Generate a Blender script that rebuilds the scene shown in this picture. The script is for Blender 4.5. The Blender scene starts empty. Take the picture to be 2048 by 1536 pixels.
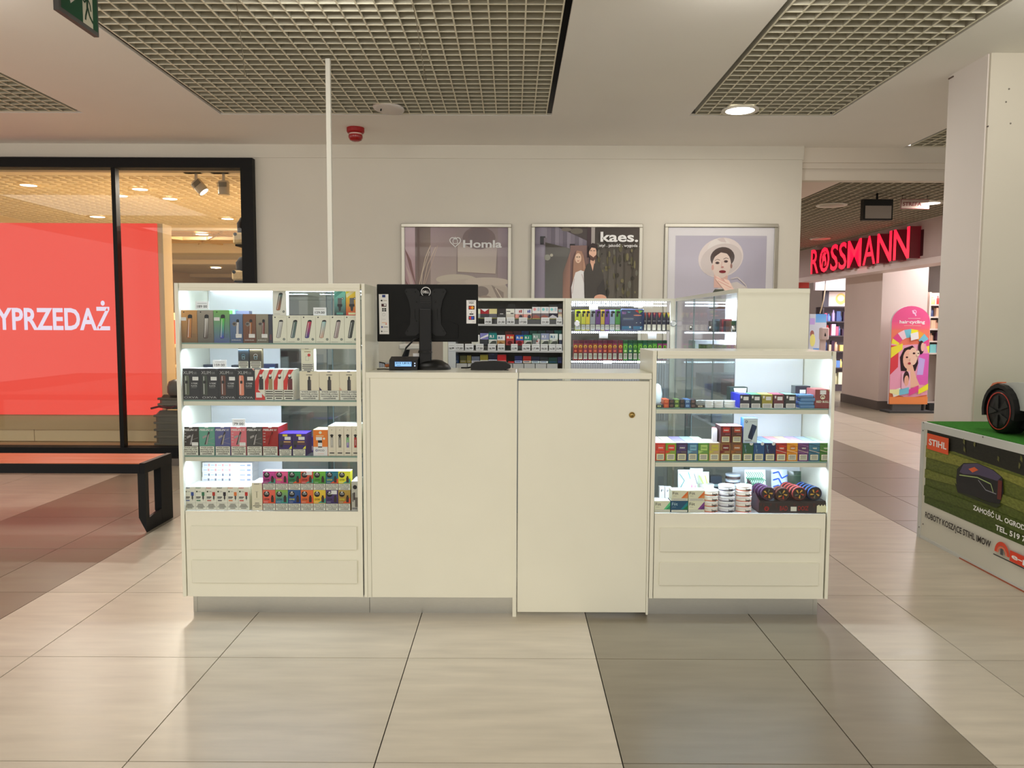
import bpy, bmesh, math, random
from mathutils import Vector, Matrix
R = random.Random(7)
SC = bpy.context.scene
COL = SC.collection

# ------------------------------------------------------------------ camera
FPX, PITCH, YAW, ROLL, CAMH = 1583.0, 0.0765, -0.0006, 0.0039, 1.41
cy_, sy_, cp_, sp_, cr_, sr_ = math.cos(YAW), math.sin(YAW), math.cos(PITCH), math.sin(PITCH), math.cos(ROLL), math.sin(ROLL)
_f = Vector((sy_, cy_, 0)); _r = Vector((cy_, -sy_, 0)); _u = Vector((0, 0, 1))
FW = _f * cp_ - _u * sp_; UP0 = _u * cp_ + _f * sp_
RT = _r * cr_ + UP0 * sr_; UP = UP0 * cr_ - _r * sr_
cam_d = bpy.data.cameras.new('camera'); cam = bpy.data.objects.new('camera', cam_d); COL.objects.link(cam)
m = Matrix((RT, UP, -FW)).transposed().to_4x4(); m.translation = Vector((0, 0, CAMH)); cam.matrix_world = m
cam_d.sensor_width = 36.0; cam_d.lens = FPX * 36.0 / 2048; cam_d.clip_start = 0.05; cam_d.clip_end = 80
SC.camera = cam

# ------------------------------------------------------------------ world, lights, exposure
w = bpy.data.worlds.new('world'); SC.world = w; w.use_nodes = True
bg = w.node_tree.nodes['Background']; bg.inputs[0].default_value = (1.0, 0.965, 0.915, 1); bg.inputs[1].default_value = 1.24
SC.view_settings.view_transform = 'Standard'; SC.view_settings.look = 'None'
SC.view_settings.exposure = 0.2; SC.view_settings.gamma = 1.0; SC.view_settings.use_curve_mapping = False
SC.cycles.max_bounces = 8; SC.cycles.diffuse_bounces = 5; SC.cycles.glossy_bounces = 3; SC.cycles.transparent_max_bounces = 24
SC.cycles.transmission_bounces = 4; SC.cycles.caustics_reflective = False; SC.cycles.caustics_refractive = False
SC.cycles.sample_clamp_indirect = 4.0; SC.cycles.use_denoising = True

def area(name, loc, rot, sx, sy, power, col=(1, 1, 1), spread=180):
    d = bpy.data.lights.new(name, 'AREA'); d.shape = 'RECTANGLE'; d.size = sx; d.size_y = sy; d.energy = power; d.color = col
    d.spread = math.radians(spread)
    o = bpy.data.objects.new(name, d); o.location = loc; o.rotation_euler = rot; COL.objects.link(o); return o
DOWN = (0, 0, 0)
LW = (1, .96, .89)
for x, y, sx, sy, p in ((-1.3, .4, 2.4, 2.6, 20), (1.3, .4, 2.4, 2.6, 20), (-5.8, 4.2, 2, 2, 50), (-5.6, .6, 2, 2, 40), (0, -3.0, 5, 2.4, 80), (6.2, 1.0, 2, 2, 16), (6.6, 5.6, 1.6, 1.6, 24)):
    area('added_ceiling_fill', (x, y, 3.08), DOWN, sx, sy, p, LW)  # unseen fill lamps, added to brighten the floor and, by bounce, the ceiling
for x in (-3.0, -1.0, 1.2, 3.0):
    area('added_back_fill', (x, 3.95, 3.06), (math.radians(38), 0, 0), .5, .25, 8.5, LW)  # unseen fill, added above the view to brighten back wall and kiosk interior
for x, y, z, p, cc in ((1.853, 6.632, 3.10, 16, (1, .93, .84)), (4.75, 8.95, 2.78, 20, (1, .93, .88)), (4.0, 10.6, 2.80, 14, (1, .92, .90)), (4.3, 13.0, 2.80, 16, (1, .92, .90)), (4.2, 16.2, 2.80, 18, (1, .92, .90))):
    area('downlight_and_fill', (x, y, z), DOWN, .15, .15, p, cc)  # first two sit at the lit downlights; the others are added corridor fill
for x, y, p in ((-4.95, 8.75, 34), (-3.75, 8.85, 34), (-3.75, 9.6, 42), (-3.25, 10.6, 50), (-5.0, 10.6, 50), (-4.2, 12.2, 60), (-6.2, 12.2, 60), (-3.4, 14.2, 30), (-5.4, 14.2, 30), (-4.4, 18.0, 40), (-5.2, 23.0, 60), (-5.6, 28.0, 60)):
    area('shop_downlight_glow', (x, y, 2.93 if y < 13 else 3.08 if y < 15 else 2.66), DOWN, .14, .14, p, (1, .90, .76))
for x, y in ((6.9, 15.6), (7.9, 15.6), (8.9, 15.6), (9.9, 15.6)):
    area('store_tube_light', (x, y - 1.8, 2.74), DOWN, .1, 4.8, 80, (1, .95, .97))

def ray(px, py): return RT * ((px - 1024) / FPX) - UP * ((py - 768) / FPX) + FW
O = Vector((0, 0, CAMH))
def aY(px, py, Y): d = ray(px, py); return O + d * (Y / d.y)
def aZ(px, py, Z): d = ray(px, py); return O + d * ((Z - CAMH) / d.z)
def aX(px, py, X): d = ray(px, py); return O + d * (X / d.x)

# ------------------------------------------------------------------ colours & materials
def lin(v):
    v /= 255.0
    return v / 12.92 if v <= .04045 else ((v + .055) / 1.055) ** 2.4
def c(r, g=None, b=None):
    if g is None:
        if isinstance(r, str): r, g, b = int(r[0:2], 16), int(r[2:4], 16), int(r[4:6], 16)
        else: r = g = b = r
    return (lin(r), lin(g), lin(b), 1.0)
MATS = {}
def mat(name, rough=.5, metal=0.0, spec=.5, base=None, emit=0.0, fn=None, coat=0.0):
    m = bpy.data.materials.new(name); m.use_nodes = True; nt = m.node_tree; b = nt.nodes['Principled BSDF']
    b.inputs['Roughness'].default_value = rough; b.inputs['Metallic'].default_value = metal
    b.inputs['Specular IOR Level'].default_value = spec; b.inputs['Coat Weight'].default_value = coat; b.inputs['Coat Roughness'].default_value = .08
    if base is None:
        a = nt.nodes.new('ShaderNodeVertexColor'); a.layer_name = 'Col'; src = a.outputs[0]
    else:
        a = nt.nodes.new('ShaderNodeRGB'); a.outputs[0].default_value = base; src = a.outputs[0]
    if fn: src = fn(nt, src, b) or src
    nt.links.new(src, b.inputs['Base Color'])
    if emit:
        nt.links.new(src, b.inputs['Emission Color']); nt.links.remove(b.inputs['Base Color'].links[0]); b.inputs['Base Color'].default_value = (.02, .02, .02, 1); b.inputs['Emission Strength'].default_value = emit
    MATS[name] = m; return m
def noise_tint(scale, amt, stretch=(1, 1, 1), detail=3, bump=0.0, rough=None):
    def fn(nt, src, b):
        tc = nt.nodes.new('ShaderNodeTexCoord'); mp = nt.nodes.new('ShaderNodeMapping'); mp.inputs['Scale'].default_value = stretch
        no = nt.nodes.new('ShaderNodeTexNoise'); no.inputs['Scale'].default_value = scale; no.inputs['Detail'].default_value = detail
        geo = nt.nodes.new('ShaderNodeNewGeometry')
        nt.links.new(geo.outputs['Position'], mp.inputs[0]); nt.links.new(mp.outputs[0], no.inputs[0])
        mr = nt.nodes.new('ShaderNodeMapRange'); mr.inputs['From Min'].default_value = .25; mr.inputs['From Max'].default_value = .75
        mr.inputs['To Min'].default_value = 1 - amt; mr.inputs['To Max'].default_value = 1 + amt
        nt.links.new(no.outputs[0], mr.inputs[0])
        mx = nt.nodes.new('ShaderNodeVectorMath'); mx.operation = 'SCALE'
        nt.links.new(src, mx.inputs[0]); nt.links.new(mr.outputs[0], mx.inputs['Scale'])
        if bump:
            bp = nt.nodes.new('ShaderNodeBump'); bp.inputs['Strength'].default_value = bump; bp.inputs['Distance'].default_value = .002
            nt.links.new(no.outputs[0], bp.inputs['Height']); nt.links.new(bp.outputs[0], b.inputs['Normal'])
        if rough:
            m2 = nt.nodes.new('ShaderNodeMapRange'); m2.inputs['To Min'].default_value = rough[0]; m2.inputs['To Max'].default_value = rough[1]
            nt.links.new(no.outputs[0], m2.inputs[0]); nt.links.new(m2.outputs[0], b.inputs['Roughness'])
        return mx.outputs[0]
    return fn
mat('plain', .55)
def gain(k):
    def fn(nt, src, b):
        v = nt.nodes.new('ShaderNodeVectorMath'); v.operation = 'SCALE'; v.inputs['Scale'].default_value = k
        q = nt.nodes.new('ShaderNodeVectorMath'); q.operation = 'MINIMUM'; q.inputs[1].default_value = (.93, .93, .93)
        nt.links.new(src, v.inputs[0]); nt.links.new(v.outputs[0], q.inputs[0]); return q.outputs[0]
    return fn
mat('print', .45, spec=.3, fn=gain(1.35))
mat('card', .4, spec=.4, fn=gain(1.35))
mat('gloss', .22, coat=.2, fn=gain(1.2))
mat('photo_print', .35, spec=.25, fn=gain(1.5))
mat('laminate', .22, fn=noise_tint(3, .02))
mat('paint', .7, spec=.25, fn=noise_tint(1.5, .03))
mat('ceilpaint', .85, spec=.15, fn=noise_tint(1.0, .02))
mat('metal', .32, 1.0, fn=noise_tint(40, .08, (1, 8, 60)))
mat('chrome', .12, 1.0)
mat('black_metal', .5, spec=.2)
mat('plastic', .42, spec=.3)
mat('cloth', .9, spec=.1, fn=noise_tint(60, .1, bump=.3))
mat('turf', .95, spec=.1, fn=noise_tint(260, .45, bump=1.0))
mat('wood', .35, fn=noise_tint(9, .16, (.35, 9, 9), 5, coat if False else 0.0))
mat('tile', .25, spec=.5, fn=noise_tint(2.6, .13, (1, 6, 1), 9, 0.0, (.24, .42)))
mat('grout', .9)
mat('glow', .5, emit=.88)
mat('glow2', .5, emit=2.2)
mat('glow6', .5, emit=9.0)
mat('grass_print', .5, spec=.3, fn=noise_tint(38, .35, (1, 1, 2.5), 6))
def glass(name, tint, refl, rough=0.0):
    m = bpy.data.materials.new(name); m.use_nodes = True; nt = m.node_tree; nt.nodes.clear()
    o = nt.nodes.new('ShaderNodeOutputMaterial'); mx = nt.nodes.new('ShaderNodeMixShader'); t = nt.nodes.new('ShaderNodeBsdfTransparent')
    g = nt.nodes.new('ShaderNodeBsdfGlossy'); fr = nt.nodes.new('ShaderNodeFresnel'); ml = nt.nodes.new('ShaderNodeMath')
    ml.operation = 'MULTIPLY'; ml.inputs[1].default_value = refl; fr.inputs[0].default_value = 1.45
    t.inputs[0].default_value = tint; g.inputs['Roughness'].default_value = rough
    nt.links.new(fr.outputs[0], ml.inputs[0]); nt.links.new(ml.outputs[0], mx.inputs[0]); nt.links.new(t.outputs[0], mx.inputs[1])
    nt.links.new(g.outputs[0], mx.inputs[2]); nt.links.new(mx.outputs[0], o.inputs[0]); MATS[name] = m
glass('glass', (.975, .985, .98, 1), .4)
glass('poster_glass', (.99, .99, .99, 1), .35)
glass('glass_dark', (.72, .79, .80, 1), 1.8)
glass('glass_edge', (.35, .62, .52, 1), 1.0)
glass('clear_plastic', (.9, .92, .93, 1), 1.2, .08)
glass('shop_glass', (.98, .98, .97, 1), .5)

# ------------------------------------------------------------------ mesh builder
ORG = {}
class MB:
    def __init__(s): s.v = []; s.f = []; s.m = []; s.c = []; s.sm = []
    def add(s, pts, faces, mt, col, smooth=False, M=None):
        n = len(s.v)
        s.v += [tuple(M @ Vector(p)) for p in pts] if M is not None else [tuple(p) for p in pts]
        for i, f in enumerate(faces):
            s.f.append([n + k for k in f]); s.m.append(mt); s.sm.append(smooth)
            s.c.append([col] * len(f) if not isinstance(col, list) else [col[k] for k in f])
    def box(s, x0, x1, y0, y1, z0, z1, mt, col, M=None, bev=0.0):
        if x1 < x0: x0, x1 = x1, x0
        if y1 < y0: y0, y1 = y1, y0
        if z1 < z0: z0, z1 = z1, z0
        if bev > 0 and min(x1 - x0, y1 - y0, z1 - z0) > 2.1 * bev:
            b = bev; P = []; F = []
            # 24-vertex chamfered box
            idx = {}
            for ix, X in enumerate((x0, x1)):
                for iy, Y in enumerate((y0, y1)):
                    for iz, Z in enumerate((z0, z1)):
                        sx = b if ix == 0 else -b; sy = b if iy == 0 else -b; sz = b if iz == 0 else -b
                        for ax, p in enumerate(((X, Y + sy, Z + sz), (X + sx, Y, Z + sz), (X + sx, Y + sy, Z))):
                            idx[(ix, iy, iz, ax)] = len(P); P.append(p)
            g = lambda a, b_, c_, ax: idx[(a, b_, c_, ax)]
            for k in (0, 1):
                F.append([g(k, 0, 0, 0), g(k, 1, 0, 0), g(k, 1, 1, 0), g(k, 0, 1, 0)][::(1 if k else -1)])
                F.append([g(0, k, 0, 1), g(1, k, 0, 1), g(1, k, 1, 1), g(0, k, 1, 1)][::(-1 if k else 1)])
                F.append([g(0, 0, k, 2), g(1, 0, k, 2), g(1, 1, k, 2), g(0, 1, k, 2)][::(1 if k else -1)])
            for a in (0, 1):
                for b_ in (0, 1):
                    F.append([g(a, b_, 0, 0), g(a, b_, 0, 1), g(a, b_, 1, 1), g(a, b_, 1, 0)])
                    F.append([g(a, 0, b_, 0), g(a, 0, b_, 2), g(a, 1, b_, 2), g(a, 1, b_, 0)])
                    F.append([g(0, a, b_, 1), g(0, a, b_, 2), g(1, a, b_, 2), g(1, a, b_, 1)])
                    for c_ in (0, 1): F.append([g(a, b_, c_, 0), g(a, b_, c_, 1), g(a, b_, c_, 2)])
            s.add(P, F, mt, col, False, M); s.fix = True; return s
        P = [(x0, y0, z0), (x1, y0, z0), (x1, y1, z0), (x0, y1, z0), (x0, y0, z1), (x1, y0, z1), (x1, y1, z1), (x0, y1, z1)]
        F = [(0, 3, 2, 1), (4, 5, 6, 7), (0, 1, 5, 4), (2, 3, 7, 6), (1, 2, 6, 5), (3, 0, 4, 7)]
        s.add(P, F, mt, col, False, M); return s
    def poly(s, pts, mt, col): s.add(pts, [tuple(range(len(pts)))], mt, col); return s
    def prism(s, outline, axis, t0, t1, mt, col, smooth=False):
        # outline 2-D points, extruded on axis x/y/z from t0 to t1
        def P(p, t): return {'x': (t, p[0], p[1]), 'y': (p[0], t, p[1]), 'z': (p[0], p[1], t)}[axis]
        n = len(outline); pts = [P(p, t0) for p in outline] + [P(p, t1) for p in outline]
        s.add(pts, [tuple(range(n))[::-1], tuple(range(n, 2 * n))], mt, col)
        s.add(pts, [(i, (i + 1) % n, n + (i + 1) % n, n + i) for i in range(n)], mt, col, smooth); s.fix = True; return s
    def lathe(s, prof, ctr, axis, mt, col, n=20, cap=True, smooth=True):
        # prof = [(r, t)], around axis through ctr
        pts = []
        for r, t in prof:
            for i in range(n):
                a = 2 * math.pi * i / n; u, v_ = r * math.cos(a), r * math.sin(a)
                q = {'z': (u, v_, t), 'y': (u, t, v_), 'x': (t, u, v_)}[axis]
                pts.append((ctr[0] + q[0], ctr[1] + q[1], ctr[2] + q[2]))
        F = []
        for k in range(len(prof) - 1):
            for i in range(n): j = (i + 1) % n; F.append((k * n + i, k * n + j, (k + 1) * n + j, (k + 1) * n + i))
        s.add(pts, F, mt, col, smooth)
        if cap:
            s.add(pts[:n], [tuple(range(n))], mt, col); s.add(pts[-n:], [tuple(range(n))], mt, col)
        s.fix = True; return s
    def cyl(s, ctr, r, h, axis, mt, col, n=18): return s.lathe([(r, 0), (r, h)], ctr, axis, mt, col, n)
    def tube(s, path, r, mt, col, n=8):
        path = [Vector(p) for p in path]; rings = []
        up = Vector((0, 0, 1))
        for i, p in enumerate(path):
            d = (path[min(i + 1, len(path) - 1)] - path[max(i - 1, 0)]).normalized()
            a = d.cross(up)
            if a.length < .05: a = d.cross(Vector((1, 0, 0)))
            a.normalize(); b = a.cross(d)
            rings += [p + (a * math.cos(2 * math.pi * k / n) + b * math.sin(2 * math.pi * k / n)) * r for k in range(n)]
        F = []
        for i in range(len(path) - 1):
            for k in range(n): j = (k + 1) % n; F.append((i * n + k, i * n + j, (i + 1) * n + j, (i + 1) * n + k))
        F.append(tuple(range(n))); F.append(tuple(range((len(path) - 1) * n, len(path) * n)))
        s.add(rings, F, mt, col, True); s.fix = True; return s
    fix = False
    def build(s, name, parent=None, org=None):
        if parent is not None: org = ORG[parent.name]
        elif org is None:
            xs, ys, zs = zip(*s.v); org = Vector(((min(xs) + max(xs)) / 2, (min(ys) + max(ys)) / 2, min(zs)))
        org = Vector(org)
        me = bpy.data.meshes.new(name)
        me.from_pydata([(x - org.x, y - org.y, z - org.z) for x, y, z in s.v], [], s.f)
        names = []; mi = []
        for k in s.m:
            if k not in names: names.append(k)
            mi.append(names.index(k))
        for k in names: me.materials.append(MATS[k])
        me.polygons.foreach_set('material_index', mi)
        me.polygons.foreach_set('use_smooth', s.sm)
        ca = me.color_attributes.new('Col', 'FLOAT_COLOR', 'CORNER')
        flat = [x for cc in s.c for col in cc for x in col]
        ca.data.foreach_set('color', flat)
        if s.fix:
            bm = bmesh.new(); bm.from_mesh(me); bmesh.ops.recalc_face_normals(bm, faces=bm.faces); bm.to_mesh(me); bm.free()
        me.update()
        o = bpy.data.objects.new(name, me); COL.objects.link(o)
        if parent is not None: o.parent = parent
        else: o.location = org
        ORG[o.name] = org
        return o
def tag(o, label=None, cat=None, group=None, kind=None):
    if label:
        for a_, b2 in ((' from the left', ' from left'), (' a ', ' '), (' on the ', ' on '), (' of the ', ' of '), (' in the ', ' in '), (' at the ', ' at '), (' the ', ' ')):
            if len(label.split()) > 16: label = label.replace(a_, b2)
    if label: o['label'] = label
    if cat: o['category'] = cat
    if group: o['group'] = group
    if kind: o['kind'] = kind
    return o
def empty(name, loc, label, cat, group=None):
    o = bpy.data.objects.new(name, None); COL.objects.link(o); o.location = loc; o.empty_display_size = .1
    ORG[o.name] = Vector(loc); return tag(o, label, cat, group)
def bx(name, parent, *a, **k): return MB().box(*a, **k).build(name, parent)

# ------------------------------------------------------------------ text and flat print
TXT = {}
def textmesh(st, bold=0.0, italic=0.0):
    k = (st, bold, italic)
    if k not in TXT:
        cu = bpy.data.curves.new('t', 'FONT'); cu.body = st; cu.size = 1; cu.resolution_u = 3; cu.offset = min(bold, .026); cu.shear = italic
        ob = bpy.data.objects.new('t', cu); COL.objects.link(ob)
        dg = bpy.context.evaluated_depsgraph_get(); dg.update(); me = ob.evaluated_get(dg).to_mesh()
        vs = [(v.co.x, v.co.y) for v in me.vertices]; fs = [tuple(p.vertices) for p in me.polygons]
        ob.to_mesh_clear() if False else None
        bpy.data.objects.remove(ob); bpy.data.curves.remove(cu)
        x0 = min(v[0] for v in vs); x1 = max(v[0] for v in vs)
        TXT[k] = ([(v[0] - x0, v[1]) for v in vs], fs, x1 - x0)
    return TXT[k]
CAP = .69
class Art:
    """flat print on a surface: unit canvas (0..1, 0..1) on the rectangle org + ux*u + uy*v"""
    def __init__(s, org, ux, uy, n, mb=None, mt='print', lift=.0006, step=.00025):
        s.o = Vector(org); s.ux = Vector(ux); s.uy = Vector(uy); s.n = Vector(n).normalized(); s.mb = mb or MB(); s.mt = mt; s.l = lift; s.st = step
        s.W = s.ux.length; s.H = s.uy.length
    def P(s, u, v): return s.o + s.ux * u + s.uy * v + s.n * s.l
    def up(s): s.l += s.st
    def poly(s, pts, col, mt=None):
        if s.ux.cross(s.uy).dot(s.n) < 0: pts = pts[::-1]; col = col[::-1] if isinstance(col, list) else col
        s.mb.add([s.P(*p) for p in pts], [tuple(range(len(pts)))], mt or s.mt, col); s.up(); return s
    def rect(s, u0, v0, u1, v1, col, mt=None): return s.poly([(u0, v0), (u1, v0), (u1, v1), (u0, v1)], col, mt)
    def vgrad(s, u0, v0, u1, v1, cb, ct, mt=None): return s.poly([(u0, v0), (u1, v0), (u1, v1), (u0, v1)], [cb, cb, ct, ct], mt)
    def ell(s, u, v, ru, rv, col, n=18, a0=0, rot=0.0, mt=None):
        A = s.W / s.H; p = []
        for i in range(n):
            a = 2 * math.pi * i / n; x = ru * math.cos(a); y = rv * math.sin(a) / A
            p.append((u + x * math.cos(rot) - y * math.sin(rot), v + (x * math.sin(rot) + y * math.cos(rot)) * A))
        return s.poly(p, col, mt)
    def disc(s, u, v, r, col, n=18, mt=None):      # r in units of the width
        return s.poly([(u + r * math.cos(2 * math.pi * i / n), v + r * s.W / s.H * math.sin(2 * math.pi * i / n)) for i in range(n)], col, mt)
    def ring(s, u, v, r0, r1, col, n=24, a0=0., a1=360., mt=None):
        k = s.W / s.H; P = []
        for i in range(n + 1):
            a = math.radians(a0 + (a1 - a0) * i / n)
            P.append((s.P(u + r0 * math.cos(a), v + r0 * k * math.sin(a)), s.P(u + r1 * math.cos(a), v + r1 * k * math.sin(a))))
        for i in range(n): s.mb.add([P[i][0], P[i][1], P[i + 1][1], P[i + 1][0]], [(0, 1, 2, 3)], mt or s.mt, col)
        s.up(); return s
    def line(s, pts, wd, col, mt=None):            # wd in metres
        for (u0, v0), (u1, v1) in zip(pts, pts[1:]):
            a = s.P(u0, v0); b = s.P(u1, v1); d = (b - a); n = s.n.cross(d)
            if n.length < 1e-9: continue
            n = n.normalized() * wd / 2
            s.mb.add([a - n, b - n, b + n, a + n], [(0, 1, 2, 3)], mt or s.mt, col)
        s.up(); return s
    def text(s, st, u, v, h, col, align='L', w=None, bold=0.0, italic=0.0, mt=None, rot=0.0, depth=0.0):
        """h = capital height as share of canvas height, w = forced width as share of canvas width"""
        vs, fs, tw = textmesh(st, bold, italic)
        k = h * s.H / CAP; kx = k if w is None else w * s.W / tw; Wd = tw * kx
        ox = {'L': 0, 'C': -Wd / 2, 'R': -Wd}[align]; ex = s.ux.normalized(); ey = s.uy.normalized()
        b = s.P(u, v); cr, sr = math.cos(rot), math.sin(rot)
        def T(x, y, t=0): x = x * kx + ox; y = y * k; return b + ex * (x * cr - y * sr) + ey * (x * sr + y * cr) + s.n * t
        flip = ex.cross(ey).dot(s.n) < 0
        s.mb.add([T(x, y, depth) for x, y in vs], [f[::-1] if flip else f for f in fs], mt or s.mt, col); s.up(); return s
def front(x0, x1, z0, z1, y, **k): return Art((x0, y, z0), (x1 - x0, 0, 0), (0, 0, z1 - z0), (0, -1, 0), **k)
# ================================================================== THE SETTING
CZ = 3.15; WY = 7.92; TP = .796; TX0 = -.437; TY0 = 2.445
WALL = c(221, 216, 204); CEIL = c(242, 238, 232); WHITE = c(226, 224, 216)
def struct(o): o['kind'] = 'structure'; return o

# floor: slab with every tile in view its own piece
floor = struct(MB().box(-12, 14, -6, 33, -.12, -.005, 'grout', c(52, 46, 40)).build('floor', org=(0, 0, 0)))
LIGHT = c(200, 190, 172); DARK = c(138, 129, 111)
colx = [-12.0, -11, -10, -9, -8, -7, -6, -5, -4, -3, -2.5, -2, -1, 0, 1, 2, 2.5, 3, 4, 4.5, 5.5, 6.5, 7.2, 8.2, 9.2, 10.2, 11.2, 12.2]
def tone(k, j):
    if k < -4.01: return DARK if j >= 5.9 or k < -8 else LIGHT
    if k < -2.51: return DARK
    if -2.51 <= k < .9: return LIGHT
    if k < 2.4: return DARK
    if k < 3.9: return LIGHT
    if k < 5.4: return DARK
    if k < 7.1: return LIGHT
    return DARK
nt_ = 0
far = MB()
for j in range(-10, 24):
    y0 = TY0 + j * TP; y1 = y0 + TP
    for a, b_ in zip(colx, colx[1:]):
        x0 = TX0 + a * TP; x1 = TX0 + b_ * TP
        if y1 < .9 or y0 > 7.7:
            if y1 < -5.9 or y0 > 20: continue
            vis = y0 > 7.7 and x0 > 2.4 and x1 < 7.7 and y0 < 14.4
        else: vis = abs((x0 + x1) / 2) < .66 * (y1) + 1.1
        t = tone(a, j); v = R.uniform(.95, 1.05); col = (t[0] * v, t[1] * v, t[2] * v, 1)
        g = .0022
        if vis and nt_ < 300:
            nt_ += 1; MB().box(x0 + g, x1 - g, y0 + g, y1 - g, -.012, 0, 'tile', col).build('tile', floor)
        else: far.box(x0 + g, x1 - g, y0 + g, y1 - g, -.012, 0, 'tile', col)
o = far.build('tile_field', floor); o['kind'] = 'stuff'

# ceiling with openings for the open-cell grilles
def slab(name, X0, X1, Y0, Y1, z0, z1, holes, mt, col):
    xs = sorted({X0, X1, *[h[0] for h in holes], *[h[1] for h in holes]}); ys = sorted({Y0, Y1, *[h[2] for h in holes], *[h[3] for h in holes]})
    mb = MB()
    for a, b_ in zip(xs, xs[1:]):
        run = None
        for y0, y1 in zip(ys, ys[1:]):
            cx, cy = (a + b_) / 2, (y0 + y1) / 2
            if any(h[0] < cx < h[1] and h[2] < cy < h[3] for h in holes):
                if run: mb.box(a, b_, run[0], run[1], z0, z1, mt, col); run = None
            else: run = (run[0] if run else y0, y1)
        if run: mb.box(a, b_, run[0], run[1], z0, z1, mt, col)
    return struct(mb.build(name, org=((X0 + X1) / 2, (Y0 + Y1) / 2, z0)))
H = [(-2.46, .32, .2, 6.80), (1.472, 2.68, .2, 6.79), (-7.2, -3.60, .2, 6.77), (3.84, 7.2, .2, WY + .05)]
slab('ceiling', -9, 10, -5, WY + .02, CZ, CZ + .02, H, 'ceilpaint', CEIL)
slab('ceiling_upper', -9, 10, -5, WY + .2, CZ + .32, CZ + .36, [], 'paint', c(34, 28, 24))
def grille(x0, x1, y0, y1, z, label, cell=.1035, tint=c(232, 226, 204), gap=.042, hh=.05, th=.0045, web=None):
    root = empty('ceiling_grille', ((x0 + x1) / 2, (y0 + y1) / 2, z), label, 'ceiling grille', 'open-cell ceiling grilles')
    # slats share two meshes
    nx = round((x1 - x0 - 2 * gap) / cell); ny = round((y1 - y0 - 2 * gap) / cell)
    web = web or tuple(q * .62 for q in tint[:3]) + (1,)  # shade inside the cells, put into a darker web colour
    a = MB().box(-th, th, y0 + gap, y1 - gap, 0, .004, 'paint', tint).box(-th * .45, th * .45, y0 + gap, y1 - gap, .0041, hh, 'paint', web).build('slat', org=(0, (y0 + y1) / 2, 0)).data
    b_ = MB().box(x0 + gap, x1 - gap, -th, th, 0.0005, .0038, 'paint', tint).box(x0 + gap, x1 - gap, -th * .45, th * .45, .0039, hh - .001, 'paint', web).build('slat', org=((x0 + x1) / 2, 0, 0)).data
    for o in [o for o in COL.objects if o.name.startswith('slat') and o.parent is None]: bpy.data.objects.remove(o)
    for i in range(nx + 1):
        o = bpy.data.objects.new('slat', a); o.location = (x0 + gap + i * cell - root.location.x if i else x0 + gap - root.location.x, 0, 0); COL.objects.link(o); o.parent = root
    for i in range(ny + 1):
        o = bpy.data.objects.new('slat', b_); o.location = (0, y1 - gap - i * cell - root.location.y, 0); COL.objects.link(o); o.parent = root
    return root
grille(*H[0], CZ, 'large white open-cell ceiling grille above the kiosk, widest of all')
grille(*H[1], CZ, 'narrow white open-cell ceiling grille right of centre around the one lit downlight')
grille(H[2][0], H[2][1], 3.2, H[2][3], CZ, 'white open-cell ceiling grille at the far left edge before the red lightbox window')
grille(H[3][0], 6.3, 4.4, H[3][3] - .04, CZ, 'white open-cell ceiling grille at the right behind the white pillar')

# walls
wb = MB(); wb.box(-2.55, 2.84, WY, WY + .18, 0, CZ, 'paint', WALL)
struct(wb.build('wall_back', org=(0, WY, 0)))
struct(MB().box(-9, 2.85, WY - .012, WY, CZ - .128, CZ, 'paint', WALL).build('trim_1'))
struct(MB().box(2.70, 2.84, WY + .18, 20, 0, CZ, 'paint', WALL).build('wall_corridor_left'))
# wall over and left of the shop window
struct(MB().box(-9, -2.55, WY, WY + .12, 3.005, CZ, 'paint', c(230, 222, 212)).build('wall_left_front'))
# header over the corridor opening, three stepped bands
hd = MB(); HC = c(226, 217, 204)
hd.box(2.84, 10, 8.00, 8.12, 2.84, CZ, 'paint', HC); hd.box(2.84, 10, 7.96, 8.00, 3.005, CZ + .02, 'paint', HC); hd.box(2.84, 10, 7.985, 8.0, 2.95, 3.005, 'paint', HC)
hd.box(2.84, 10, 7.98, 8.0, 2.835, 2.925, 'paint', HC)
struct(hd.build('trim_2'))
CC = 2.86
slab('ceiling_corridor', 2.84, 5.72, 8.12, 20, CC, CC + .02, [(3.34, 5.69, 8.14, 19.5)], 'ceilpaint', c(232, 216, 206))
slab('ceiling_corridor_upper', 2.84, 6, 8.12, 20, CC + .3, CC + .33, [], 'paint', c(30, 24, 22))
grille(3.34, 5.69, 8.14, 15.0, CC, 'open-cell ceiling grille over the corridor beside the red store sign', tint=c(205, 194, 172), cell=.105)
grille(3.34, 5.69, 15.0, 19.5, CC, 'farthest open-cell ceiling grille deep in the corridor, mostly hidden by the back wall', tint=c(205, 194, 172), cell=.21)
struct(MB().box(2.84, 12, 20, 20.2, 0, 3.2, 'paint', c(205, 195, 190)).build('wall_far'))
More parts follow.
